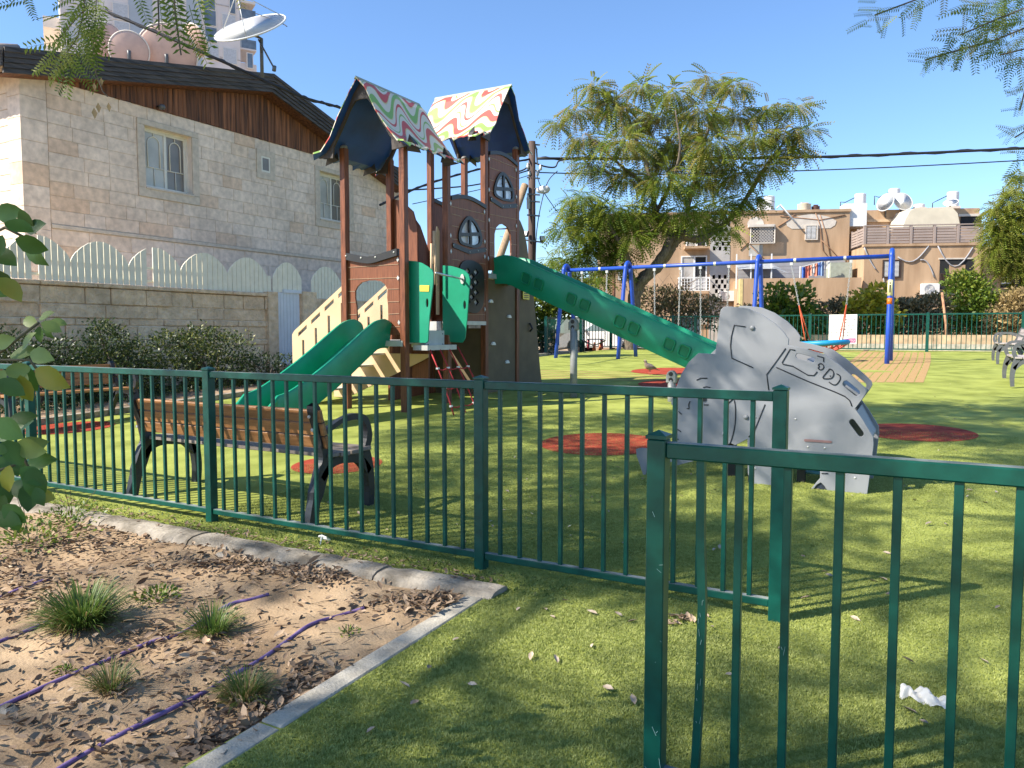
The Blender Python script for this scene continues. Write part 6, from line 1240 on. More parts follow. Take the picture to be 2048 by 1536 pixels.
for dx, h, lab in ((-.06, .36, 'orange traffic cone under the small red legged table, taller one'), (.16, .3, 'orange traffic cone under the small red legged table, shorter one')):
    c_ = tb + rt2 * dx * 1.0 - fw2 * .3; t = thing('traffic_cone', lab, 'cone', (c_.x, c_.y, .62), 0, 'orange cones by the small table'); b = MB(); b.lathe([(.07, .03), (.05, h * .6), (.02, h), (0, h)], (0, 0, 0), 12); b.build('cone_body', mat('orange_cone', (.7, .16, .04), rough=.5), t, local=True, smooth=True); b = MB(); b.box((0, 0, .015), (.2, .2, .03)); b.build('cone_base', M_DARK, t, local=True)
# white notice board with Hebrew lines on the far fence
sx0, sx1 = PY(1658, 650, fy - .08).x, PY(1714, 650, fy - .08).x; sz0, sz1 = PY(1686, 687.5, fy - .08).z, PY(1686, 629, fy - .08).z
sg = thing('notice_board', 'white notice sign with Hebrew lines and a magenta band on the far fence', 'sign', ((sx0 + sx1) / 2, fy - .08, sz0)); b = MB(); b.span((sx0, fy - .09, sz0), (sx1, fy - .06, sz1)); b.build('sign_board', M_WHITE, sg)
SWd, SHt = sx1 - sx0, sz1 - sz0; M_MAG = mat('magenta_print', (.42, .05, .20), rough=.6); M_INK = mat('grey_print', (.22, .21, .22), rough=.7); M_INKR = mat('red_print', (.55, .15, .15), rough=.7)
b = MB(); b.plate([(sx0 + SWd * .28, fy - .0915, sz0 + SHt * .04), (sx1 - SWd * .03, fy - .0915, sz0 + SHt * .04), (sx1 - SWd * .03, fy - .0915, sz0 + SHt * .19), (sx0 + SWd * .75, fy - .0915, sz0 + SHt * .185), (sx0 + SWd * .5, fy - .0915, sz0 + SHt * .155), (sx0 + SWd * .28, fy - .0915, sz0 + SHt * .10)], [], (0, -.002, 0)); stuff(b.build('magenta_band', M_MAG, sg))
def text(s, x, z, size, m, align='RIGHT', y=fy - .0945):
    cu = bpy.data.curves.new('lettering', 'FONT'); cu.body = s[::-1] if any('\u0590' <= c <= '\u05ff' for c in s) else s; cu.size = size; cu.align_x = align; cu.materials.append(m); o = bpy.data.objects.new('lettering', cu); COL.objects.link(o); o.location = (x, y, z); o.rotation_euler = (math.pi / 2, 0, 0); o.parent = sg; o.matrix_parent_inverse = world_of(sg).inverted(); return o
T = lambda s, fx, fz, sz, m=M_INK: text(s, sx0 + SWd * fx, sz0 + SHt * fz, sz, m)
T('אתר זה', .66, .90, .075, M_INKR); T('שם האתר', .96, .80, .085); T('גן משחקים', .60, .80, .075); T('מס׳ האתר', .96, .69, .085); T('1', .38, .69, .08); T('כתובת', .96, .58, .085); T('מבצע', .30, .58, .08); T('שכונה', .62, .58, .075); T('מוקד עירוני', .96, .47, .08); T('4 5 6', .62, .46, .1); T('5', .3, .46, .1); T('לקריאת חירום', .96, .36, .08); T('0 4 0 4', .30, .35, .09); T('לקריאת שירות', .96, .25, .08); T('0 4 5', .30, .24, .09); T('טלפון ללקוחות', .94, .075, .105, M_WHITE)
# ------------------------------------------------------------------ trees and shrubs
M_BARK = mat('tree_bark', (.11, .085, .065), rough=.9, var=.4, scale=7, col2=(.20, .16, .12), bump=1.0, bscale=16, stretch=(3, 3, .8), dist=.03)
GRN, OLV, YEL, TAN_ = (.035, .07, .012), (.09, .105, .025), (.24, .26, .03), (.30, .20, .07)
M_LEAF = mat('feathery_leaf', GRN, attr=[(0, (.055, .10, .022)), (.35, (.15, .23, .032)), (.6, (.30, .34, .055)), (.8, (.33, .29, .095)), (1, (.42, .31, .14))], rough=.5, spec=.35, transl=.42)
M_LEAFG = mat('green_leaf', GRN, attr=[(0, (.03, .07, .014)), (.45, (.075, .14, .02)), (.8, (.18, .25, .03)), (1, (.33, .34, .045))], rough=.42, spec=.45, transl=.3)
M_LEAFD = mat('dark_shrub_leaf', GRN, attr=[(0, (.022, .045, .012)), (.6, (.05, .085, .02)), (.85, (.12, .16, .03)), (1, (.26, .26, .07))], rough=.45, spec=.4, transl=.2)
M_LEAFY = mat('yellow_leaf', GRN, attr=[(0, (.06, .10, .012)), (.4, (.16, .20, .02)), (.7, (.42, .38, .03)), (1, (.55, .46, .05))], rough=.45, spec=.4, transl=.35)
M_LEAFB = mat('dry_brush', GRN, attr=[(0, (.09, .085, .04)), (.5, (.20, .17, .09)), (1, (.36, .29, .17))], rough=.8, spec=.1)
M_LEAFS = mat('straw', GRN, attr=[(0, (.18, .14, .05)), (.5, (.34, .25, .11)), (1, (.46, .34, .17))], rough=.8, spec=.1, transl=.2)
def limb(root, pts, r0, r1, name='limb', m=None):
    P = hullsmooth(pts, 5, False); n = len(P); P = [p + Vector((random.uniform(-1, 1), random.uniform(-1, 1), random.uniform(-1, 1))) * r0 * .12 for p in P]
    b = MB(); b.tube(P, [r0 + (r1 - r0) * i / (n - 1) for i in range(n)], 9); return b.build(name, m or M_BARK, root, smooth=True)
def crown_fronds(name, root, clumps, per, length, m, rndf, droop=.35, tmpl=None, up=.15):
    """clumps: (centre, radius); fronds radiate from the clump and hang"""
    tv, tf = tmpl or frond(9, .2, .05, .22); pos, dr, sc_, rn, up_ = [], [], [], [], []
    for (c, r, *rest) in clumps:
        n = max(6, int(per * (rest[0] if rest else 1))); d = rdir(n, -.55, 1); q = RNG.uniform(.1, .8, (n, 1)); p = np.array(c)[None] + d * q * r * np.array([[1, 1, .75]])
        dd = d * np.array([[1, 1, .6]]) + np.array([[0, 0, -droop]]) + RNG.normal(0, .25, (n, 3)); pos.append(p); dr.append(dd); sc_.append(length * RNG.uniform(.65, 1.3, n) * (rest[1] if len(rest) > 1 else 1)); rn.append(np.clip(rndf(c, p, n), 0, 1)); up_.append(np.tile([[0, 0, 1.]], (n, 1)) + RNG.normal(0, .35, (n, 3)))
    pos, dr, sc_, rn, up_ = [np.concatenate(a) for a in (pos, dr, sc_, rn, up_)]
    return scatter(name, m, tv, tf, mats_from(pos, dr, sc_, up_), rn, root)
# the feathery tree behind the swings
TD = 27.2
def TP(px, py, dz=0): return EYE + ray(px, py) * (TD + dz)
base = TP(1262, 697); base.z = .5
tree = thing('tree', 'feathery olive green tree with two thick bare limbs behind the swing frame', 'tree', base)
limb(tree, [base - Vector((0, 0, .4)), TP(1264, 660), TP(1268, 610), TP(1272, 575)], .25, .22, 'trunk')
limb(tree, [TP(1268, 590), TP(1285, 558, .1), TP(1312, 535, .2), TP(1338, 500), TP(1352, 480), TP(1368, 470)], .24, .17); limb(tree, [TP(1268, 585), TP(1300, 545, -.4), TP(1325, 510, -.5), TP(1338, 483, -.3), TP(1345, 473)], .17, .13)
limb(tree, [TP(1345, 478), TP(1328, 455), TP(1312, 425), TP(1305, 380), TP(1290, 320), TP(1265, 260), TP(1252, 215)], .15, .03); limb(tree, [TP(1365, 472), TP(1400, 478, .3), TP(1440, 455, .6), TP(1480, 415, .8), TP(1530, 340, 1)], .15, .03); limb(tree, [TP(1355, 475), TP(1372, 430, 1), TP(1390, 360, 1.4), TP(1410, 280, 1.5), TP(1440, 200, 1.5)], .12, .03); limb(tree, [TP(1268, 590), TP(1262, 545, -.3), TP(1248, 500, -.6), TP(1225, 460, -.9), TP(1180, 400, -1)], .15, .03)
limb(tree, [TP(1312, 425), TP(1340, 370, -1), TP(1360, 300, -1.6), TP(1350, 220, -1.6)], .08, .02); limb(tree, [TP(1480, 415, .8), TP(1540, 320, .2), TP(1590, 260, 0)], .07, .02); limb(tree, [TP(1305, 380), TP(1240, 330, -.8), TP(1170, 265, -1)], .07, .02)
cl = [(1190, 175, 30, 0), (1215, 200, 35, .5), (1285, 178, 34, 0), (1345, 190, 34, -1), (1418, 168, 38, 1), (1472, 178, 36, 0), (1230, 222, 42, 0), (1320, 235, 50, 1), (1400, 232, 50, -1), (1475, 235, 48, 1), (1540, 225, 34, 0), (1592, 215, 30, 0), (1152, 225, 32, 0), (1112, 250, 22, 0), (1172, 282, 42, 0), (1250, 292, 55, -1.5), (1340, 300, 58, 1), (1430, 298, 58, -1), (1508, 285, 48, 0), (1570, 272, 38, 0), (1615, 262, 24, 0), (1182, 335, 42, 0), (1255, 358, 50, 0), (1330, 368, 55, -1.5), (1408, 368, 55, 1), (1478, 352, 48, 0), (1535, 335, 34, 0), (1570, 305, 30, 0), (1600, 300, 22, 0), (1160, 400, 40, -1), (1150, 430, 38, 0), (1185, 500, 40, .3), (1170, 470, 36, -.6), (1205, 440, 42, .5), (1270, 440, 44, -.5), (1330, 460, 36, 1.2), (1400, 450, 40, .8), (1225, 425, 46, -1), (1295, 430, 46, .6), (1368, 432, 44, -1), (1440, 418, 44, 0), (1478, 405, 30, 0), (1128, 462, 28, -.5), (1208, 478, 38, 0), (1268, 480, 34, -1), (1228, 535, 34, 0), (1195, 560, 26, -.5), (1160, 522, 30, 0), (1455, 462, 24, -1), (1130, 530, 28, 0), (1240, 505, 36, .4), (1255, 455, 40, 1), (1180, 440, 36, 1), (1510, 400, 22, 0), (1330, 330, 50, 2), (1420, 330, 50, 2.4), (1270, 250, 45, 2), (1380, 270, 50, 2)]
clumps = [(TP(px, py, dz), r * TD / F * 1.02, (r / 42) ** 1.6) for px, py, r, dz in cl]
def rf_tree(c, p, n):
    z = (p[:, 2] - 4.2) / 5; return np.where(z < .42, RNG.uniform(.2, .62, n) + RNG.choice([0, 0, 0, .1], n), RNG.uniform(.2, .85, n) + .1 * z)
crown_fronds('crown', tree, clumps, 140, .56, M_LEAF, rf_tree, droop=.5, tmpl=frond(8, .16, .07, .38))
# feathery tree at the right edge, distant olive tree by the pole
def tree_at(label, px, py0, cl, depth, per, flen, m, rf, tr=.14, tm=None, droop=.5, name='tree'):
    q = lambda a, c, dz=0: EYE + ray(a, c) * (depth + dz); bs = q(px, py0); bs.z = .3; t = thing(name, label, 'tree', bs)
    top = q(cl[0][0], cl[0][1]); limb(t, [bs, bs + Vector((.1, 0, (top.z - bs.z) * .4)), top], tr, .03, 'trunk')
    for a, c, r, *z in cl[1:4]: limb(t, [bs + Vector((.05, 0, (top.z - bs.z) * .45)), q(a, c, *(z[:1]))], tr * .5, .02)
    crown_fronds('crown', t, [(q(a, c, *(z[:1])), r * depth / F, (r / 40) ** 1.6) for a, c, r, *z in cl], per, flen, m, rf, droop, tm); return t
tree_at('feathery olive tree at the right edge in front of the tan building', 2030, 650, [(2020, 410, 40), (1995, 450, 34), (2045, 440, 44), (2000, 500, 38), (2045, 500, 44), (2020, 540, 34), (2050, 560, 34), (2075, 420, 50), (2080, 500, 50), (2030, 385, 30), (2045, 350, 26), (1985, 480, 24), (2040, 590, 24), (1990, 420, 26), (2010, 470, 40), (2030, 480, 40), (2025, 440, 40), (1985, 520, 26), (2035, 520, 40)], 33, 190, .5, M_LEAF, lambda c, p, n: RNG.uniform(.4, .75, n), tm=frond(7, .17, .085, .3))
tree_at('hazy olive tree low behind the utility pole', 1105, 640, [(1105, 520, 26), (1075, 545, 26), (1135, 540, 26), (1165, 510, 20), (1150, 560, 24), (1095, 575, 26), (1120, 500, 18)], 44, 100, .7, M_LEAF, lambda c, p, n: RNG.uniform(.3, .65, n), tm=frond(7, .17, .085, .3))
# ---- overhead shade trees standing just outside the picture
def cam2(r_, f_, z): v = rt2 * r_ + fw2 * f_; return Vector((v.x, v.y, z))
sh = thing('tree', 'overhanging tree whose small leafy sprays dip into the top left corner', 'tree', cam2(-9.2, -3.6, 0))
limb(sh, [cam2(-9.2, -3.6, -.2), cam2(-9.1, -3.5, 2), cam2(-8.8, -3.3, 3.8), cam2(-8.2, -3, 5.2)], .24, .12, 'trunk')
for a, c in (((-8.2, -3, 5.2), (-6.5, 4, 6.6)), ((-8.2, -3, 5.2), (-2.5, 3.5, 6.8)), ((-8.8, -3.3, 3.8), (-1.5, 1.5, 6.2)), ((-8.2, -3, 5.2), (-5.5, 7, 7.2)), ((-8.2, -3, 5.2), (-.5, 2.5, 6.9))):
    A, C = cam2(*a), cam2(*c); limb(sh, [A, A.lerp(C, .5) + Vector((0, 0, .5)), C], .035, .012)
rs = random.Random(5); clumps = []
def lit(gr, gf):   # wanted sunny gaps on the ground (camera right, forward)
    if gr < -1.6 and gf > 3.4: return True
    if gr < -.9 and gf > 5.2: return True
    if gf > 10.6 + .05 * gr: return True
    return False
k = 0
while k < 172:
    gr, gf = rs.uniform(-4.2, 8.5), rs.uniform(1.2, 10.9)
    if lit(gr, gf): continue
    if gr < -1.2 and rs.random() < .25: continue
    h = rs.uniform(5.6, 7.4); s_ = h * 1.15; clumps.append((cam2(gr - .951 * s_, gf - .309 * s_, h), rs.uniform(.5, .95), rs.uniform(.5, 1.3))); k += 1
for q in range(9):
    x_ = -5.0 + .32 * q; v = Vector((x_, 11.2, 2.0 - .39 * (x_ + 5.7) + .1)); h = 6.4 + .12 * (q % 4); s_ = (h - v.z) * 1.15; clumps.append((Vector((v.dot(rt2), v.dot(fw2), 0)), .6, .8)); c_ = clumps[-1][0]; clumps[-1] = (cam2(c_.x - .951 * s_, c_.y - .309 * s_, h), .6, .8)
crown_fronds('crown', sh, clumps, 84, .40, M_LEAF, lambda c, p, n: RNG.uniform(.1, .7, n), .4, frond(10, .18, .042, .2))
SPR = frond(10, .19, .05, .12, .5)
def sprays(name, root, lst, m, lo=.1, hi=.7):
    pos, dr, sc_, rn, up_ = [], [], [], [], []
    for (px, py, dist, ang, ln) in lst:
        p = D(px, py, dist); a = R(ang); d = rt2 * math.cos(a) + u3 * math.sin(a) + f3 * random.uniform(-.3, .3); pos.append(p); dr.append(d); sc_.append(ln / F * dist); rn.append(random.uniform(lo, hi)); nrm = -f3 + Vector((random.uniform(-.6, .6), random.uniform(-.6, .6), random.uniform(.0, .9))); up_.append(nrm)
    return scatter(name, m, *SPR, mats_from(np.array(pos), np.array(dr), np.array(sc_), np.array(up_)), rn, root)
lst = []
for (x0, y0, x1, y1, n, ln, dist) in ((165, -30, 160, 95, 20, 85, 4.4), (160, 20, 110, 110, 10, 70, 4.4), (175, 60, 130, 140, 12, 75, 4.5), (200, -20, 190, 80, 9, 80, 4.2), (60, -30, 70, 8, 4, 60, 4.6)):
    for i in range(n):
        t = i / n; lst.append((x0 + (x1 - x0) * t + random.uniform(-14, 14), y0 + (y1 - y0) * t, dist + random.uniform(-.2, .2), random.choice((-170, -150, -120, -95, -70, -40)) + random.uniform(-18, 18), ln * random.uniform(.7, 1.15)))
for (x, y, a, ln) in ((313, -50, -92, 115), (318, -75, -86, 110), (345, -30, -88, 120), (352, -10, -80, 105), (300, -30, -110, 60), (378, 10, -75, 100), (370, 40, -65, 90), (390, -20, -80, 110), (270, -20, -70, 70), (405, 70, -70, 40)): lst.append((x, y, 3.3, a, ln))
sprays('hanging_spray', sh, lst, M_LEAF)
b = MB()
for l in ([(170, -60), (168, 20), (155, 75), (130, 110)], [(195, -40), (190, 40), (185, 120), (193, 150), (205, 182), (215, 193)], [(318, -80), (316, 0), (318, 60)], [(345, -60), (350, 30), (362, 110)], [(168, 20), (150, 40), (115, 80)]): b.tube([D(x, y, 4.35 if x < 280 else 3.3) for x, y in l], .0035, 5)
b.build('twig', M_BARK, sh)
for px, py, w in ((196, 205, .9), (188, 215, 1), (217, 205, .8), (202, 155, .7), (188, 165, .7)):
    p = D(px, py, 4.35); b = MB(); s_ = .02 * w; b.add([p, p + rt2 * s_ - u3 * s_ * 1.6, p - u3 * s_ * 3.2 + f3 * .01, p - rt2 * s_ * .7 - u3 * s_ * 1.4], [(0, 1, 2), (0, 2, 3)]); b.build('dry_leaf', mat('dry_tan_leaf', (.42, .30, .16), rough=.8, transl=.3), sh, fix=False)
sr = thing('tree', 'overhanging tree whose branches reach in at the top right corner', 'tree', cam2(9.5, 5.5, .1)); limb(sr, [cam2(9.5, 5.5, -.2), cam2(9.3, 5.6, 2.2), cam2(8.6, 6, 4.2)], .2, .13, 'trunk')
lst = []
for (x0, y0, x1, y1, n, ln, dist) in ((2060, 70, 1850, 115, 44, 46, 6.6), (2070, 30, 1900, 75, 34, 50, 6.6), (1890, -20, 1760, 30, 16, 44, 6.2), (1760, 10, 1735, 50, 6, 36, 6.2), (2070, -20, 1930, 20, 30, 52, 6.6), (2075, 120, 2010, 100, 16, 46, 6.7), (2070, 150, 2035, 210, 10, 40, 6.4), (2070, 250, 2020, 270, 8, 42, 6.4), (2072, 290, 2030, 310, 7, 38, 6.4), (2070, 350, 2020, 365, 5, 38, 6.4), (2010, -10, 2000, 40, 14, 46, 6.7)):
    for i in range(n): t = i / n; lst.append((x0 + (x1 - x0) * t + random.uniform(-10, 10), y0 + (y1 - y0) * t + random.uniform(-10, 14), dist + random.uniform(-.3, .3), random.choice((-175, -150, -130, -100, -80, 170)) + random.uniform(-20, 20), ln * random.uniform(.7, 1.2)))
sprays('crown', sr, lst, M_LEAF, .1, .8)
b = MB()
for l in ([(2090, 40), (1990, 80), (1900, 105), (1850, 120)], [(2090, 0), (1990, 40), (1920, 70)], [(2080, 90), (2040, 100), (2000, 110)], [(2090, 140), (2050, 180), (2040, 220)], [(2085, 240), (2030, 275)], [(1900, -60), (1830, 0), (1750, 30)]): b.tube([D(x, y, 6.5) for x, y in l], .007, 5)
b.build('twig', M_BARK, sr); limb(sr, [cam2(8.6, 6, 4.2), D(2200, 20, 7), D(2080, 30, 6.6)], .1, .015); limb(sr, [cam2(8.6, 6, 4.2), D(2150, -200, 7), D(1950, -90, 6.4)], .1, .015)
# ---- shrubs
def bush(name, label, blobs, n, leaf, m, rf, cat='shrub', tmpl=LEAF4, group=None, stems=6, outward=.7, surf=.55):
    c0 = Vector(blobs[0][0]); bs = Vector((c0.x, c0.y, g(c0.y))); root = thing(name, label, cat, bs, 0, group)
    pos, dr, rn = [], [], []; tot = sum(b_[1] ** 2 for b_ in blobs)
    for (c, r, *zs) in blobs:
        k = int(n * r * r / tot); d = rdir(k, -.6, 1); q = RNG.uniform(surf, 1.05, (k, 1)) ** .7; lump = 1 + .22 * np.sin(d[:, :1] * 7 + c[0]) * np.cos(d[:, 1:2] * 6 + c[1] * 3) + .12 * np.sin(d[:, 2:] * 11); p = np.array(c)[None] + d * q * r * lump * np.array([[1, 1, zs[0] if zs else 1]])
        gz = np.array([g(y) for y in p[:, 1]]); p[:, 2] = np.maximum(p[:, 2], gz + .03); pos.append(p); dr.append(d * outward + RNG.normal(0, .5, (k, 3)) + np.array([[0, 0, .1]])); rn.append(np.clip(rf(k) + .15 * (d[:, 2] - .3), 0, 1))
    pos, dr, rn = np.concatenate(pos), np.concatenate(dr), np.concatenate(rn); N = len(pos)
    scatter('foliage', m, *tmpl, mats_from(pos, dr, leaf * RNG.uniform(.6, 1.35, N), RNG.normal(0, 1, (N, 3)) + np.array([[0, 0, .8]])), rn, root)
    b = MB()
    for i in range(stems): c, r = blobs[i % len(blobs)][:2]; c = Vector(c); a = bs + Vector((random.uniform(-.1, .1), random.uniform(-.1, .1), -.05)); e = c + Vector((random.uniform(-1, 1), random.uniform(-1, 1), random.uniform(.2, .9))) * r * .7; b.tube([a, a.lerp(e, .5) + Vector((0, 0, .1)), e], [.03, .02, .006], 5)
    b.build('stem', M_BARK, root); return root
XB = -12.7
def B_(px, py, x=XB, r=.8, zs=1): return (PX(px, py, x), r, zs)
RU = lambda a, c: (lambda k: RNG.uniform(a, c, k))
def rmix(k): return np.where(RNG.random(k) < .14, RNG.uniform(.8, 1, k), RNG.uniform(0, .6, k))
SG = 'dark shrubs under the garden wall'
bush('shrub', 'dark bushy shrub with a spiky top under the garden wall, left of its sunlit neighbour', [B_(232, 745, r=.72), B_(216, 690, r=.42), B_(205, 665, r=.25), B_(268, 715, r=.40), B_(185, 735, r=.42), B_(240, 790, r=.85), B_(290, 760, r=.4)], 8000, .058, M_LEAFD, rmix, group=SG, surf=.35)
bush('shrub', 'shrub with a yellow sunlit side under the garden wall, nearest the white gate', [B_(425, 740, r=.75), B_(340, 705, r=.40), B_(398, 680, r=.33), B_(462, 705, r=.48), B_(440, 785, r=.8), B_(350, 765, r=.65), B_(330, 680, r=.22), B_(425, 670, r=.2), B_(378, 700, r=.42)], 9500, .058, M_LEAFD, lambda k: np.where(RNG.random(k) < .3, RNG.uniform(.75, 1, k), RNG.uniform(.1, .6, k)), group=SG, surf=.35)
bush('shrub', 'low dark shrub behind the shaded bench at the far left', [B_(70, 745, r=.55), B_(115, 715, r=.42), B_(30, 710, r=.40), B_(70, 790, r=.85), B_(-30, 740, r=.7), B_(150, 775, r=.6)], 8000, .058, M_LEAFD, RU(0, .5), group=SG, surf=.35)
bush('shrub', 'small twiggy shrub at the foot of the white gate', [B_(535, 738, x=-12.2, r=.35), B_(575, 735, x=-12.2, r=.3), B_(505, 745, x=-12.2, r=.35)], 1500, .055, M_LEAFD, RU(0, .4), group=SG)
bush('shrub', 'dark shrub glimpsed between the legs of the play tower', [(Vector((-12.4, 15.5, 1.0)), .8), (Vector((-12.3, 17, 1.2)), .9)], 3500, .07, M_LEAFD, RU(0, .5), group=SG)
def F_(px, py, dep, rp, zs=1): return (EYE + ray(px, py) * dep, rp * dep / F, zs)
bush('shrub', 'broad leaved light green shrub behind the far fence, left of the white sign', [F_(1560, 640, 29, 45), F_(1590, 605, 29, 36), F_(1545, 595, 29, 26), F_(1615, 640, 29, 32), F_(1530, 645, 29, 30), F_(1580, 670, 29, 45)], 2600, .2, M_LEAFG, RU(.3, .95), tmpl=LEAF)
bush('shrub', 'yellow leaved shrub behind the far fence, right of the white sign', [F_(1735, 615, 29, 34), F_(1715, 628, 29, 28), F_(1752, 590, 29, 20), F_(1770, 630, 29, 28)], 1100, .2, M_LEAFY, RU(.4, 1), tmpl=LEAF)
bush('shrub', 'green broad leaved shrub low behind the white sign', [F_(1740, 668, 29, 32), F_(1770, 660, 29, 26), F_(1660, 680, 29.5, 30), F_(1700, 690, 29, 26)], 1400, .18, M_LEAFG, RU(.3, .9), tmpl=LEAF)
bush('shrub', 'dark dry brush heap between the yellow shrub and the feathery green one', [F_(1830, 635, 30, 36), F_(1800, 625, 30.5, 28), F_(1865, 620, 30, 34), F_(1850, 665, 30, 40), F_(1800, 665, 30, 34)], 5200, .16, M_LEAFB, RU(0, .8))
bush('shrub', 'dry brown scrub low between the swings and the courtyard wall', [F_(1660, 630, 30.5, 28), F_(1690, 620, 30.5, 28), F_(1640, 660, 30.5, 28), F_(1500, 640, 30.5, 30)], 2600, .15, M_LEAFB, RU(.1, .8))
bush('shrub', 'tall feathery bright green shrub under the dark opening of the wing', [F_(1935, 600, 31, 42), F_(1920, 570, 31, 28), F_(1960, 610, 31, 40), F_(1915, 640, 31, 36), F_(1945, 650, 31, 44), F_(1985, 630, 31, 30), F_(1945, 565, 31, 20)], 9000, .15, M_LEAFG, RU(.5, .95), surf=.35)
bush('shrub', 'straw coloured dry shrub at the right edge behind the far fence', [F_(2030, 620, 30, 36), F_(2055, 610, 30, 36), F_(2005, 650, 30, 36), F_(2045, 660, 30, 40)], 5600, .16, M_LEAFS, RU(.1, 1), surf=.4)
bush('shrub', 'grey green twiggy shrub behind the far fence, under the balcony', [F_(1340, 610, 30, 34), F_(1375, 615, 30, 32), F_(1310, 600, 30, 30), F_(1420, 620, 30, 28), F_(1330, 640, 30, 36), F_(1400, 640, 30, 32)], 3600, .13, M_LEAFB, RU(.2, .9))
tw = thing('bare_shrub', 'leafless thin twigs rising in front of the balcony wall', 'shrub', F_(1330, 640, 30.3, 1)[0]); b = MB()
for i in range(34):
    a = F_(1330 + random.uniform(-30, 60), 625, 30.3, 1)[0]; c = F_(1330 + random.uniform(-70, 100), random.uniform(545, 600), 30.3, 1)[0]; m_ = a.lerp(c, .5) + Vector((random.uniform(-.2, .2), 0, .25)); b.tube([a, m_, c], [.018, .011, .004], 4)
b.build('twig', mat('grey_twig', (.22, .16, .12), rough=.9), tw)
bush('shrub', 'yellow green leafy shrub in half shade left of the swing legs', [F_(1085, 610, 27, 30), F_(1120, 620, 27, 26), F_(1075, 650, 27, 30), F_(1150, 610, 28, 24)], 2600, .15, M_LEAFY, RU(0, .55), tmpl=LEAF)
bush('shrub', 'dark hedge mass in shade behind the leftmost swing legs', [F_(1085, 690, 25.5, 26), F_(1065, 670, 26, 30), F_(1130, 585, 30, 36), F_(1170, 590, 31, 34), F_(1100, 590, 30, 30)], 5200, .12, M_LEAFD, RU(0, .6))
bush('shrub', 'low strappy green plant at the foot of the far fence', [F_(1740, 694, 27.6, 12), F_(1715, 696, 27.6, 10), F_(1760, 696, 27.6, 10)], 500, .22, M_LEAFG, RU(.2, .7), tmpl=BLADE)
lean = thing('leaning_stake', 'thin rusty stake leaning in the dry brush behind the far fence', 'stake', F_(1892, 660, 28.6, 1)[0]); b = MB(); b.tube([F_(1884, 585, 28.6, 1)[0], F_(1892, 650, 28.6, 1)[0], F_(1893, 690, 28.6, 1)[0]], .045, 7); b.build('stake_shaft', mat('rusty_stake', (.42, .22, .12), rough=.85, var=.3), lean, smooth=True)
# ---- the broad leaved shrub at the left edge, close to the camera
cit = thing('citrus_shrub', 'broad glossy leaves of a young citrus shrub close at the left edge', 'shrub', cam2(-1.55, 1.75, -.03))
M_CIT = mat('citrus_leaf', (.06, .13, .022), rough=.42, var=.25, scale=9, spec=.35, transl=.28, objrand=.25); M_CITY = mat('yellowing_citrus_leaf', (.36, .33, .035), rough=.4, var=.3, scale=12, col2=(.20, .24, .03), transl=.35); M_CITP = mat('dusty_citrus_leaf', (.19, .26, .075), rough=.5, spec=.3, var=.2, scale=10, transl=.25)
def leafmesh(nm, m, curl):
    tv = [(0, 0, 0), (.14, .1, .02), (.29, .32, .05), (.3, .55, .05), (.2, .8, .02), (0, 1, -curl), (-.2, .8, .02), (-.3, .55, .05), (-.29, .32, .05), (-.14, .1, .02), (0, .12, 0), (0, .34, -.005), (0, .57, -.01), (0, .8, -.02 - curl * .4)]
    tf = [(0, 1, 10), (1, 2, 11, 10), (2, 3, 12, 11), (3, 4, 13, 12), (4, 5, 13), (0, 10, 9), (10, 11, 8, 9), (11, 12, 7, 8), (12, 13, 6, 7), (13, 5, 6)]
    me = bpy.data.meshes.new(nm); me.from_pydata(tv, [], tf); me.materials.append(m); me.shade_smooth(); return me
LM = [leafmesh('leaf', m, c) for m, c in ((M_CIT, .08), (M_CIT, .2), (M_CITP, .12), (M_CITY, .15))]
def put_leaf(px, py, ang, ln, kind, dist=2.05, tilt=None):
    o = bpy.data.objects.new('leaf', LM[kind]); COL.objects.link(o); o.parent = cit; a = R(ang); d = (rt2 * math.cos(a) + u3 * math.sin(a) + f3 * random.uniform(-.35, .35)).normalized(); nrm = (-f3 + rt2 * random.uniform(-.7, .7) + u3 * random.uniform(-.2, .9)); x = d.cross(nrm).normalized(); z = x.cross(d); s_ = ln * 1.03 / F * dist
    M = Matrix((x, d, z)).transposed().to_4x4(); M.translation = D(px, py, dist); o.matrix_parent_inverse = world_of(cit).inverted(); o.matrix_basis = M @ Matrix.Scale(s_, 4)
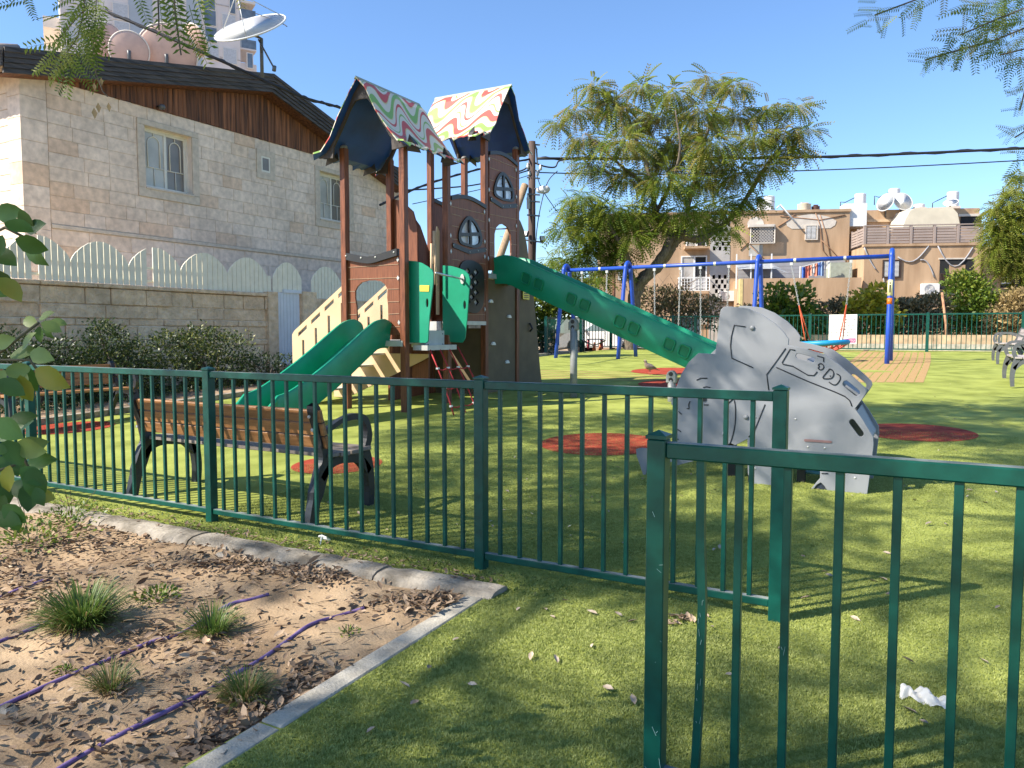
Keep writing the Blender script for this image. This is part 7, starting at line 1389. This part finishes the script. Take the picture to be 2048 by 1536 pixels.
for L_ in ((-10, 430, 5, 62, 0), (8, 445, -15, 55, 0), (40, 418, -70, 52, 1), (52, 462, 15, 50, 0), (30, 478, -20, 60, 0), (55, 478, -55, 66, 1), (5, 470, -110, 48, 0), (-15, 500, -30, 60, 0), (-10, 540, -60, 62, 0), (0, 555, -50, 58, 3), (-20, 580, -10, 40, 0),
    (78, 640, 30, 34, 2), (82, 645, -25, 40, 2), (75, 648, 165, 38, 2), (90, 640, -70, 40, 1), (100, 642, -10, 30, 2), (80, 652, -100, 34, 0), (45, 700, 55, 44, 2), (20, 712, 10, 60, 2), (60, 705, -15, 55, 2), (30, 730, -60, 64, 1), (62, 735, 195, 50, 2), (70, 738, -30, 74, 3), (40, 750, -80, 58, 3), (55, 748, -110, 56, 2), (10, 740, -120, 60, 2), (-5, 760, -30, 58, 0), (-10, 690, 15, 50, 2),
    (10, 850, 20, 60, 0), (35, 895, 10, 58, 2), (30, 890, -12, 66, 2), (55, 925, 8, 56, 1), (40, 935, -40, 56, 0), (60, 935, -75, 68, 0), (62, 960, -85, 62, 0), (5, 880, -60, 62, 0), (20, 930, -100, 56, 3), (-10, 920, -20, 66, 0), (0, 960, -70, 50, 0), (25, 965, -25, 60, 0), (45, 985, -15, 58, 3), (10, 990, -110, 46, 0), (-12, 840, -30, 70, 0), (30, 860, 25, 50, 0), (15, 905, 160, 40, 1), (5, 1010, -40, 56, 0), (20, 1020, -75, 46, 0), (-15, 1030, -15, 60, 0), (-10, 880, 30, 60, 0), (70, 975, -60, 40, 1)): put_leaf(*L_[:4], L_[4], 2.05 + random.uniform(-.12, .12))
b = MB()
for l in ([(-40, 480), (10, 455), (50, 475)], [(-60, 640), (0, 705), (78, 645)], [(-60, 760), (0, 720), (60, 720), (75, 740)], [(-60, 900), (0, 860), (50, 920), (65, 950)], [(-80, 1050), (-30, 950), (30, 930)], [(-90, 1150), (-70, 900), (-50, 700), (-45, 480)]): b.tube([D(x, y, 2.08) for x, y in l], .004, 6)
b.build('stem', mat('green_stem', (.09, .08, .04), rough=.7), cit, smooth=True)
# ------------------------------------------------------------------ soil bed: pipes, grass clumps, weeds, litter; small things on the lawn
M_PURP = mat('purple_irrigation_pipe', (.13, .075, .26), rough=.6, var=.25, scale=14, col2=(.25, .17, .36))
def SG_(px, py, dz=.0): p = G(px, py); p2 = on(px, py, (0, 0, soil_z(p.x, min(p.y, 3.1))), Vector((0, 0, 1))); p2.z = soil_z(p2.x, p2.y) + dz; return p2
for pts, lab in (([(-120, 1238), (0, 1196), (60, 1172), (104, 1158)], 'purple drip pipe at the far left, farthest from the camera'), ([(-140, 1345), (0, 1285), (70, 1258), (108, 1240), (140, 1230)], 'purple drip pipe running into the tall grass clump'), ([(-130, 1470), (0, 1414), (110, 1366), (220, 1317), (300, 1288), (359, 1269), (410, 1240), (461, 1214), (500, 1202), (537, 1191)], 'purple drip pipe crossing the soil past the smallest grass clump'), ([(60, 1580), (125, 1536), (270, 1458), (410, 1386), (470, 1350), (520, 1320), (575, 1283), (622, 1251), (680, 1230), (729, 1218)], 'purple drip pipe closest to the concrete edging strip')):
    P = hullsmooth([SG_(x, y, .001 + .007 * ((i * 37) % 5) / 5) for i, (x, y) in enumerate(pts)], 4, False); b = MB(); b.tube(P, .0085, 10); tag(b.build('irrigation_pipe', M_PURP, None, smooth=True), lab, 'pipe', 'purple irrigation pipes')
TBL = ([(-.018, 0, 0), (.018, 0, 0), (.015, .5, .02), (-.015, .5, .02), (.008, .85, -.07), (-.008, .85, -.07), (0, 1.0, -.22)], [(0, 1, 2), (0, 2, 3), (3, 2, 4), (3, 4, 5), (5, 4, 6)])
M_GRS1 = mat('clump_grass', GRN, attr=[(0, (.05, .10, .02)), (.5, (.11, .19, .035)), (.85, (.14, .18, .04)), (1, (.34, .25, .11))], rough=.5, transl=.3, spec=.4)
def clump(label, px, py, n, h, sp, dry=.1):
    p = SG_(px, py); t = thing('grass_clump', label, 'grass clump', p, 0, 'grass clumps in the soil bed'); a = RNG.uniform(0, 6.28, n); q = np.sqrt(RNG.uniform(0, 1, n)) * sp * .45; pos = np.stack([p.x + q * np.cos(a), p.y + q * np.sin(a), np.full(n, p.z - .005)], 1)
    le = RNG.uniform(.15, 1.0, n); dr = np.stack([np.cos(a) * le, np.sin(a) * le, np.full(n, 1.0) * RNG.uniform(.25, 1.0, n)], 1); rn = np.where(RNG.random(n) < dry, 1, RNG.uniform(0, .9, n)); scatter('blades', M_GRS1, *TBL, mats_from(pos, dr, h * RNG.uniform(.55, 1.15, n)), rn, t)
    m_ = int(n * .5); a = RNG.uniform(0, 6.28, m_); q = RNG.uniform(.1, .6, m_) * sp; pos = np.stack([p.x + q * np.cos(a), p.y + q * np.sin(a), np.full(m_, p.z + .004)], 1); dr = np.stack([np.cos(a + RNG.normal(0, .8, m_)), np.sin(a), RNG.uniform(.0, .5, m_)], 1); scatter('dry_thatch', M_LEAFS, *BLADE, mats_from(pos, dr, h * RNG.uniform(.25, .5, m_)), RNG.uniform(0, .8, m_), t)
clump('tall dense grass clump, biggest in the soil bed', 165, 1250, 850, .20, .17, .08); clump('medium grass clump beside the short end of a purple pipe', 425, 1264, 300, .15, .12, .05); clump('squat grass clump nearest the concrete edging', 490, 1395, 560, .11, .11, .3); clump('smallest half dry grass clump at the long purple pipe', 222, 1378, 280, .11, .09, .4)
def weed(label, px, py, n, r, h, leaf, m=None):
    p = SG_(px, py); t = thing('weed', label, 'weed', p, 0, 'small weeds in the soil bed'); d = rdir(n, .1, 1); pos = np.array(p)[None] + d * np.array([[r, r, h]]) * RNG.uniform(.3, 1, (n, 1)); scatter('leaves', m or M_LEAFG, *LEAF4, mats_from(pos, d + RNG.normal(0, .4, (n, 3)), leaf * RNG.uniform(.6, 1.3, n), RNG.normal(0, .5, (n, 3)) + [[0, 0, 1]]), RNG.uniform(.3, .95, n), t); b = MB()
    for i in range(5): b.tube([p, p + Vector(d[i]) * r * .8 + Vector((0, 0, h * .4))], .002, 4)
    b.build('stem', mat('green_stem', (.09, .08, .04)), t)
weed('leafy green weed between the tall grass clump and the kerb', 315, 1200, 150, .12, .06, .028); weed('tiny pale weed near the tip of the longest pipe', 697, 1268, 60, .05, .035, .016); weed('low leafy ground cover under the citrus shrub', 60, 1085, 420, .42, .14, .035); weed('sprawling green weed beside the broken kerb at the left', 145, 1040, 260, .28, .10, .03); weed('tiny yellow green seedling left of the smallest clump', 130, 1345, 50, .05, .03, .015)
# dry litter
M_LIT = mat('dry_leaf_litter', GRN, attr=[(0, (.13, .085, .055)), (.4, (.27, .19, .13)), (.8, (.42, .31, .215)), (1, (.56, .46, .34))], rough=.85, spec=.2)
CURL = ([(0, 0, 0), (.17, .25, .10), (.2, .6, .12), (0, 1, .12), (-.2, .6, .16), (-.17, .25, .11), (0, .3, 0), (0, .65, .02)], LEAF[1])
def litter(name, spots, n, ln, lo=0, hi=1, base=None):
    pos = []
    for k in range(n):
        px, py, sx_, sy_ = random.choices(spots, [s[4] for s in spots])[0][:4]; p = SG_(random.gauss(px, sx_), max(1010, random.gauss(py, sy_)), .006 + random.random() * .012)
        if -8 < p.x < EX(p.y) - .08 and -.4 < p.y < 3.16: pos.append(p)
    N = len(pos); a = RNG.uniform(0, 6.28, N); dr = np.stack([np.cos(a), np.sin(a), RNG.normal(.05, .3, N)], 1); o = scatter(name, M_LIT, *CURL, mats_from(np.array(pos), dr, ln * RNG.lognormal(-.05, .26, N), RNG.normal(0, .45, (N, 3)) + [[0, 0, 1]]), RNG.beta(2, 3, N) * (hi - lo) + lo, None); stuff(o)
litter('leaf_litter', [(60, 1120, 110, 55, 4.5), (250, 1085, 120, 30, 3), (520, 1130, 90, 20, 3), (640, 1150, 50, 12, 1.5), (40, 1200, 60, 40, 1.6), (330, 1200, 120, 45, 1.2), (250, 1330, 110, 40, 1), (520, 1430, 80, 45, 3.6), (640, 1370, 60, 30, 1), (880, 1205, 35, 10, 1.3), (420, 1300, 90, 30, 1), (100, 1440, 90, 50, .7), (780, 1215, 70, 14, .8), (300, 1500, 130, 30, .7), (450, 1500, 50, 20, 1.2)], 4300, .040)
litter('leaf_litter', [(300, 1300, 320, 130, 1)], 500, .03)
b = MB()
for k in range(70):
    p = SG_(random.uniform(60, 860), random.uniform(1180, 1500), .006); a = random.uniform(0, 3.14); l = random.uniform(.04, .13)
    if p.x < -2.06: q = p + Vector((math.cos(a), math.sin(a), 0)) * l; q.x = min(q.x, -2.05); b.tube([p, p.lerp(q, .5) + Vector((.008, .004, .004)), q], .0014, 4)
stuff(b.build('twig_litter', M_BARK, fix=False))
for px, py, s_, m, lab in ((445, 1110, .055, M_CONC, 'pale flat stone lying in the litter by the kerb'), (255, 1238, .05, mat('brown_leaf_big', (.36, .25, .14), rough=.8), 'large oval tan leaf beside the tall grass clump'), (305, 1133, .03, M_CONC, 'grey stone behind the tall grass clump'), (755, 1205, .022, M_DARK, 'small dark crumpled scrap near the pipe tip'), (15, 1420, .05, M_CONC, 'pale stone at the left edge by the long pipe')):
    p = SG_(px, py); b = MB(); n = 9; top = [p + Vector((s_ * math.cos(i * .698) * random.uniform(.75, 1.1), s_ * .7 * math.sin(i * .698) * random.uniform(.75, 1.1), .003)) for i in range(n)]; hi_ = [t_.lerp(p, .35) + Vector((0, 0, s_ * (.28 if 'leaf' not in lab else .08))) for t_ in top]; b.add(top + hi_, [(i, (i + 1) % n, n + (i + 1) % n, n + i) for i in range(n)] + [tuple(range(n, 2 * n))]); tag(b.build('stone' if 'leaf' not in lab and 'scrap' not in lab else ('fallen_leaf' if 'leaf' in lab else 'litter_scrap'), m), lab, 'stone' if 'stone' in lab else ('leaf' if 'leaf' in lab else 'litter'))
# fallen leaves on the lawn, one by one
M_FL = mat('pale_fallen_leaf', (.36, .27, .19), rough=.8, var=.25, scale=30, col2=(.48, .40, .32), objrand=.25)
fl = bpy.data.meshes.new('fallen_leaf'); fl.from_pydata(CURL[0], [], CURL[1]); fl.materials.append(M_FL); fl.shade_smooth()
spots = [(1040, 1222), (1093, 1228), (1125, 1208), (1195, 1236), (1245, 1240), (1255, 1252), (1110, 1244), (1185, 1296), (1060, 1330), (1115, 1336), (820, 1420), (750, 1464), (935, 1377), (820, 1385), (860, 1340), (1205, 1382), (1450, 1358), (1355, 1240), (1372, 1248), (1385, 1244), (1420, 1260), (1830, 1336), (1835, 1438), (1838, 1450), (1978, 1336), (1640, 1150), (1775, 1168), (1735, 1165), (1770, 1195), (1650, 1155), (1600, 1205), (1765, 1110), (1990, 1225), (1430, 1102), (1890, 1055), (1432, 985), (1440, 1105), (1240, 940), (1285, 960), (1145, 980), (1140, 998), (1207, 1010), (1250, 1090), (1125, 950), (925, 1085), (1010, 985), (985, 1060), (750, 1000), (860, 960), (720, 1035), (1870, 960), (1800, 945), (1830, 930), (1945, 985), (1990, 990), (1905, 1110), (1850, 1055), (1990, 905), (1915, 905), (1880, 918), (1700, 1240), (1565, 1300), (1910, 1018), (1790, 1000), (1975, 1010), (1835, 1004), (700, 1060), (1500, 1200), (1680, 1420), (905, 1290), (1270, 1420), (1610, 1120)]
for px, py in spots:
    p = G(px, py); o = bpy.data.objects.new('fallen_leaf', fl); COL.objects.link(o); tag(o, 'pale dry curled leaf fallen on the green turf', 'leaf', 'dry leaves fallen on the lawn'); o.location = p + Vector((0, 0, .02)); o.rotation_euler = (random.uniform(-.3, .3), random.uniform(-.5, .5), random.uniform(0, 6.28)); s_ = random.uniform(.036, .058); o.scale = (s_, s_, s_)
pl = [G(1340 + random.gauss(25, 22), 1240 + random.gauss(6, 5)) for i in range(26)]; N = len(pl); a = RNG.uniform(0, 6.28, N)
stuff(scatter('leaf_litter', M_LIT, *CURL, mats_from(np.array(pl) + [[0, 0, .018]], np.stack([np.cos(a), np.sin(a), RNG.normal(.1, .2, N)], 1), .045 * RNG.uniform(.7, 1.3, N)), RNG.uniform(.5, .9, N)))
cr = [G(random.uniform(1000, 2040), random.uniform(800, 1010)) for i in range(150)] + [G(random.uniform(1850, 2040), random.uniform(770, 860)) for i in range(40)] + [G(random.uniform(650, 1250), random.uniform(850, 1080)) for i in range(70)]; N = len(cr); a = RNG.uniform(0, 6.28, N)
stuff(scatter('leaf_crumbs', mat('pale_crumb', GRN, attr=[(0, (.12, .08, .05)), (.5, (.4, .32, .2)), (1, (.62, .55, .40))], rough=.8), *CURL, mats_from(np.array(cr) + [[0, 0, .016]], np.stack([np.cos(a), np.sin(a), RNG.normal(.1, .2, N)], 1), .026 * RNG.uniform(.5, 1.3, N)), RNG.uniform(0, 1, N)))
# grassy fringe between kerb and fence
xs = RNG.uniform(-6.8, -1.6, 2600); ys = RNG.uniform(3.37, 3.64, 2600); pos = np.stack([xs, ys, np.full(2600, TURF_Z)], 1); dr = np.stack([RNG.normal(0, .7, 2600), RNG.normal(0, .7, 2600), np.full(2600, .6)], 1); stuff(scatter('turf_fringe', M_GRS1, *LEAF4, mats_from(pos, dr, .018 * RNG.uniform(.5, 1.4, 2600)), RNG.uniform(.0, .9, 2600)))
xs = RNG.uniform(-6.6, -2.0, 520); ys = RNG.normal(3.42, .08, 520); a = RNG.uniform(0, 6.28, 520); stuff(scatter('leaf_litter', M_LIT, *CURL, mats_from(np.stack([xs, ys, np.full(520, .05) - np.clip(ys - 3.36, 0, .1) * .35], 1), np.stack([np.cos(a), np.sin(a), RNG.normal(.05, .25, 520)], 1), .032 * RNG.uniform(.6, 1.3, 520)), RNG.beta(2, 3, 520)))
# plastic bag
bp_ = G(1838, 1402); bag = thing('plastic_bag', 'crumpled thin white plastic bag lying on the turf', 'bag', bp_); n, m_ = 34, 12; b = MB(); e0, e1 = G(1800, 1396), G(1898, 1418); wd = [.035, .05, .035, .018, .04, .06, .065, .06, .05, .045, .05, .055, .05, .045, .04, .035, .03]
ax_ = (e1 - e0); cr_ = Vector((-ax_.y, ax_.x, 0)).normalized()
for i in range(n + 1):
    for j in range(m_ + 1):
        t, s_ = i / n, j / m_ * 2 - 1; p = e0 + ax_ * t + cr_ * (s_ * np.interp(t * 16, range(17), wd) * .8 + .015 * math.sin(t * 5)); p.z = g(p.y) + .016 + .03 * (1 - s_ * s_) * (.4 + .6 * math.sin(t * 7 + 1 + s_) ** 2) + (.006 * math.sin(13 * t + 3 * s_) + .005 * math.sin(9 * s_ - 11 * t)) + .0015 * random.uniform(-1, 1); b.v.append(p)
for i in range(n):
    for j in range(m_): b.f.append((i * (m_ + 1) + j, i * (m_ + 1) + j + 1, (i + 1) * (m_ + 1) + j + 1, (i + 1) * (m_ + 1) + j))
b.build('bag_film', mat('white_film', (.86, .85, .84), rough=.4, transl=.4), bag, fix=False, smooth=True)
# pigeon
pg = G(1300, 751); bird = thing('pigeon', 'small grey brown pigeon walking near the far red turf circle', 'bird', pg, YAW + R(20)); M_BIRD = mat('pigeon_feathers', (.26, .19, .16), rough=.8, var=.25, scale=40); b = MB()
b.tube([(.13, 0, .13), (.08, 0, .15), (.02, 0, .17), (-.05, 0, .19), (-.085, 0, .225), (-.10, 0, .26), (-.105, 0, .285), (-.12, 0, .30), (-.135, 0, .295)], [.008, .03, .062, .066, .046, .03, .028, .03, .014], 12); b.build('body', M_BIRD, bird, local=True, smooth=True)
b = MB(); b.plate([(.20, -.03, .10), (.20, .03, .10), (.08, .025, .15), (.08, -.025, .15)], [], (0, 0, .008)); b.build('tail', M_BIRD, bird, local=True)
for s in (-1, 1):
    b = MB(); b.tube([(.13, s * .03, .15), (.04, s * .058, .18), (-.05, s * .05, .20)], [.008, .024, .01], 8); b.build('wing', mat('pigeon_wing', (.20, .15, .13), rough=.8), bird, local=True, smooth=True); b = MB(); b.tube([(.0, s * .025, .12), (-.01, s * .025, .03), (-.0, s * .025, .005), (-.045, s * .025, .004)], .006, 6); b.build('leg', mat('pigeon_leg', (.45, .12, .08)), bird, local=True, smooth=True)
b = MB(); b.tube([(-.14, 0, .297), (-.165, 0, .288)], [.008, .002], 6); b.build('beak', M_DARK, bird, local=True)
# cable tie on the lower rail, white
tp = PY(652, 1078, FY - .03); tie = thing('rag_tie', 'white rag strip tied on the lower rail of the fence', 'rag', tp); b = MB(); b.tube([tp + Vector((-.03, -.03, .02)), tp + Vector((0, -.035, .03)), tp + Vector((.03, -.03, .02)), tp + Vector((.03, 0, .0)), tp + Vector((-.03, 0, 0)), tp + Vector((-.03, -.03, .02))], .006, 5); b.tube([tp + Vector((0, -.035, .03)), tp + Vector((-.01, -.045, -.03)), tp + Vector((-.02, -.05, -.06))], .005, 5); b.build('strip', M_WHITE, tie)
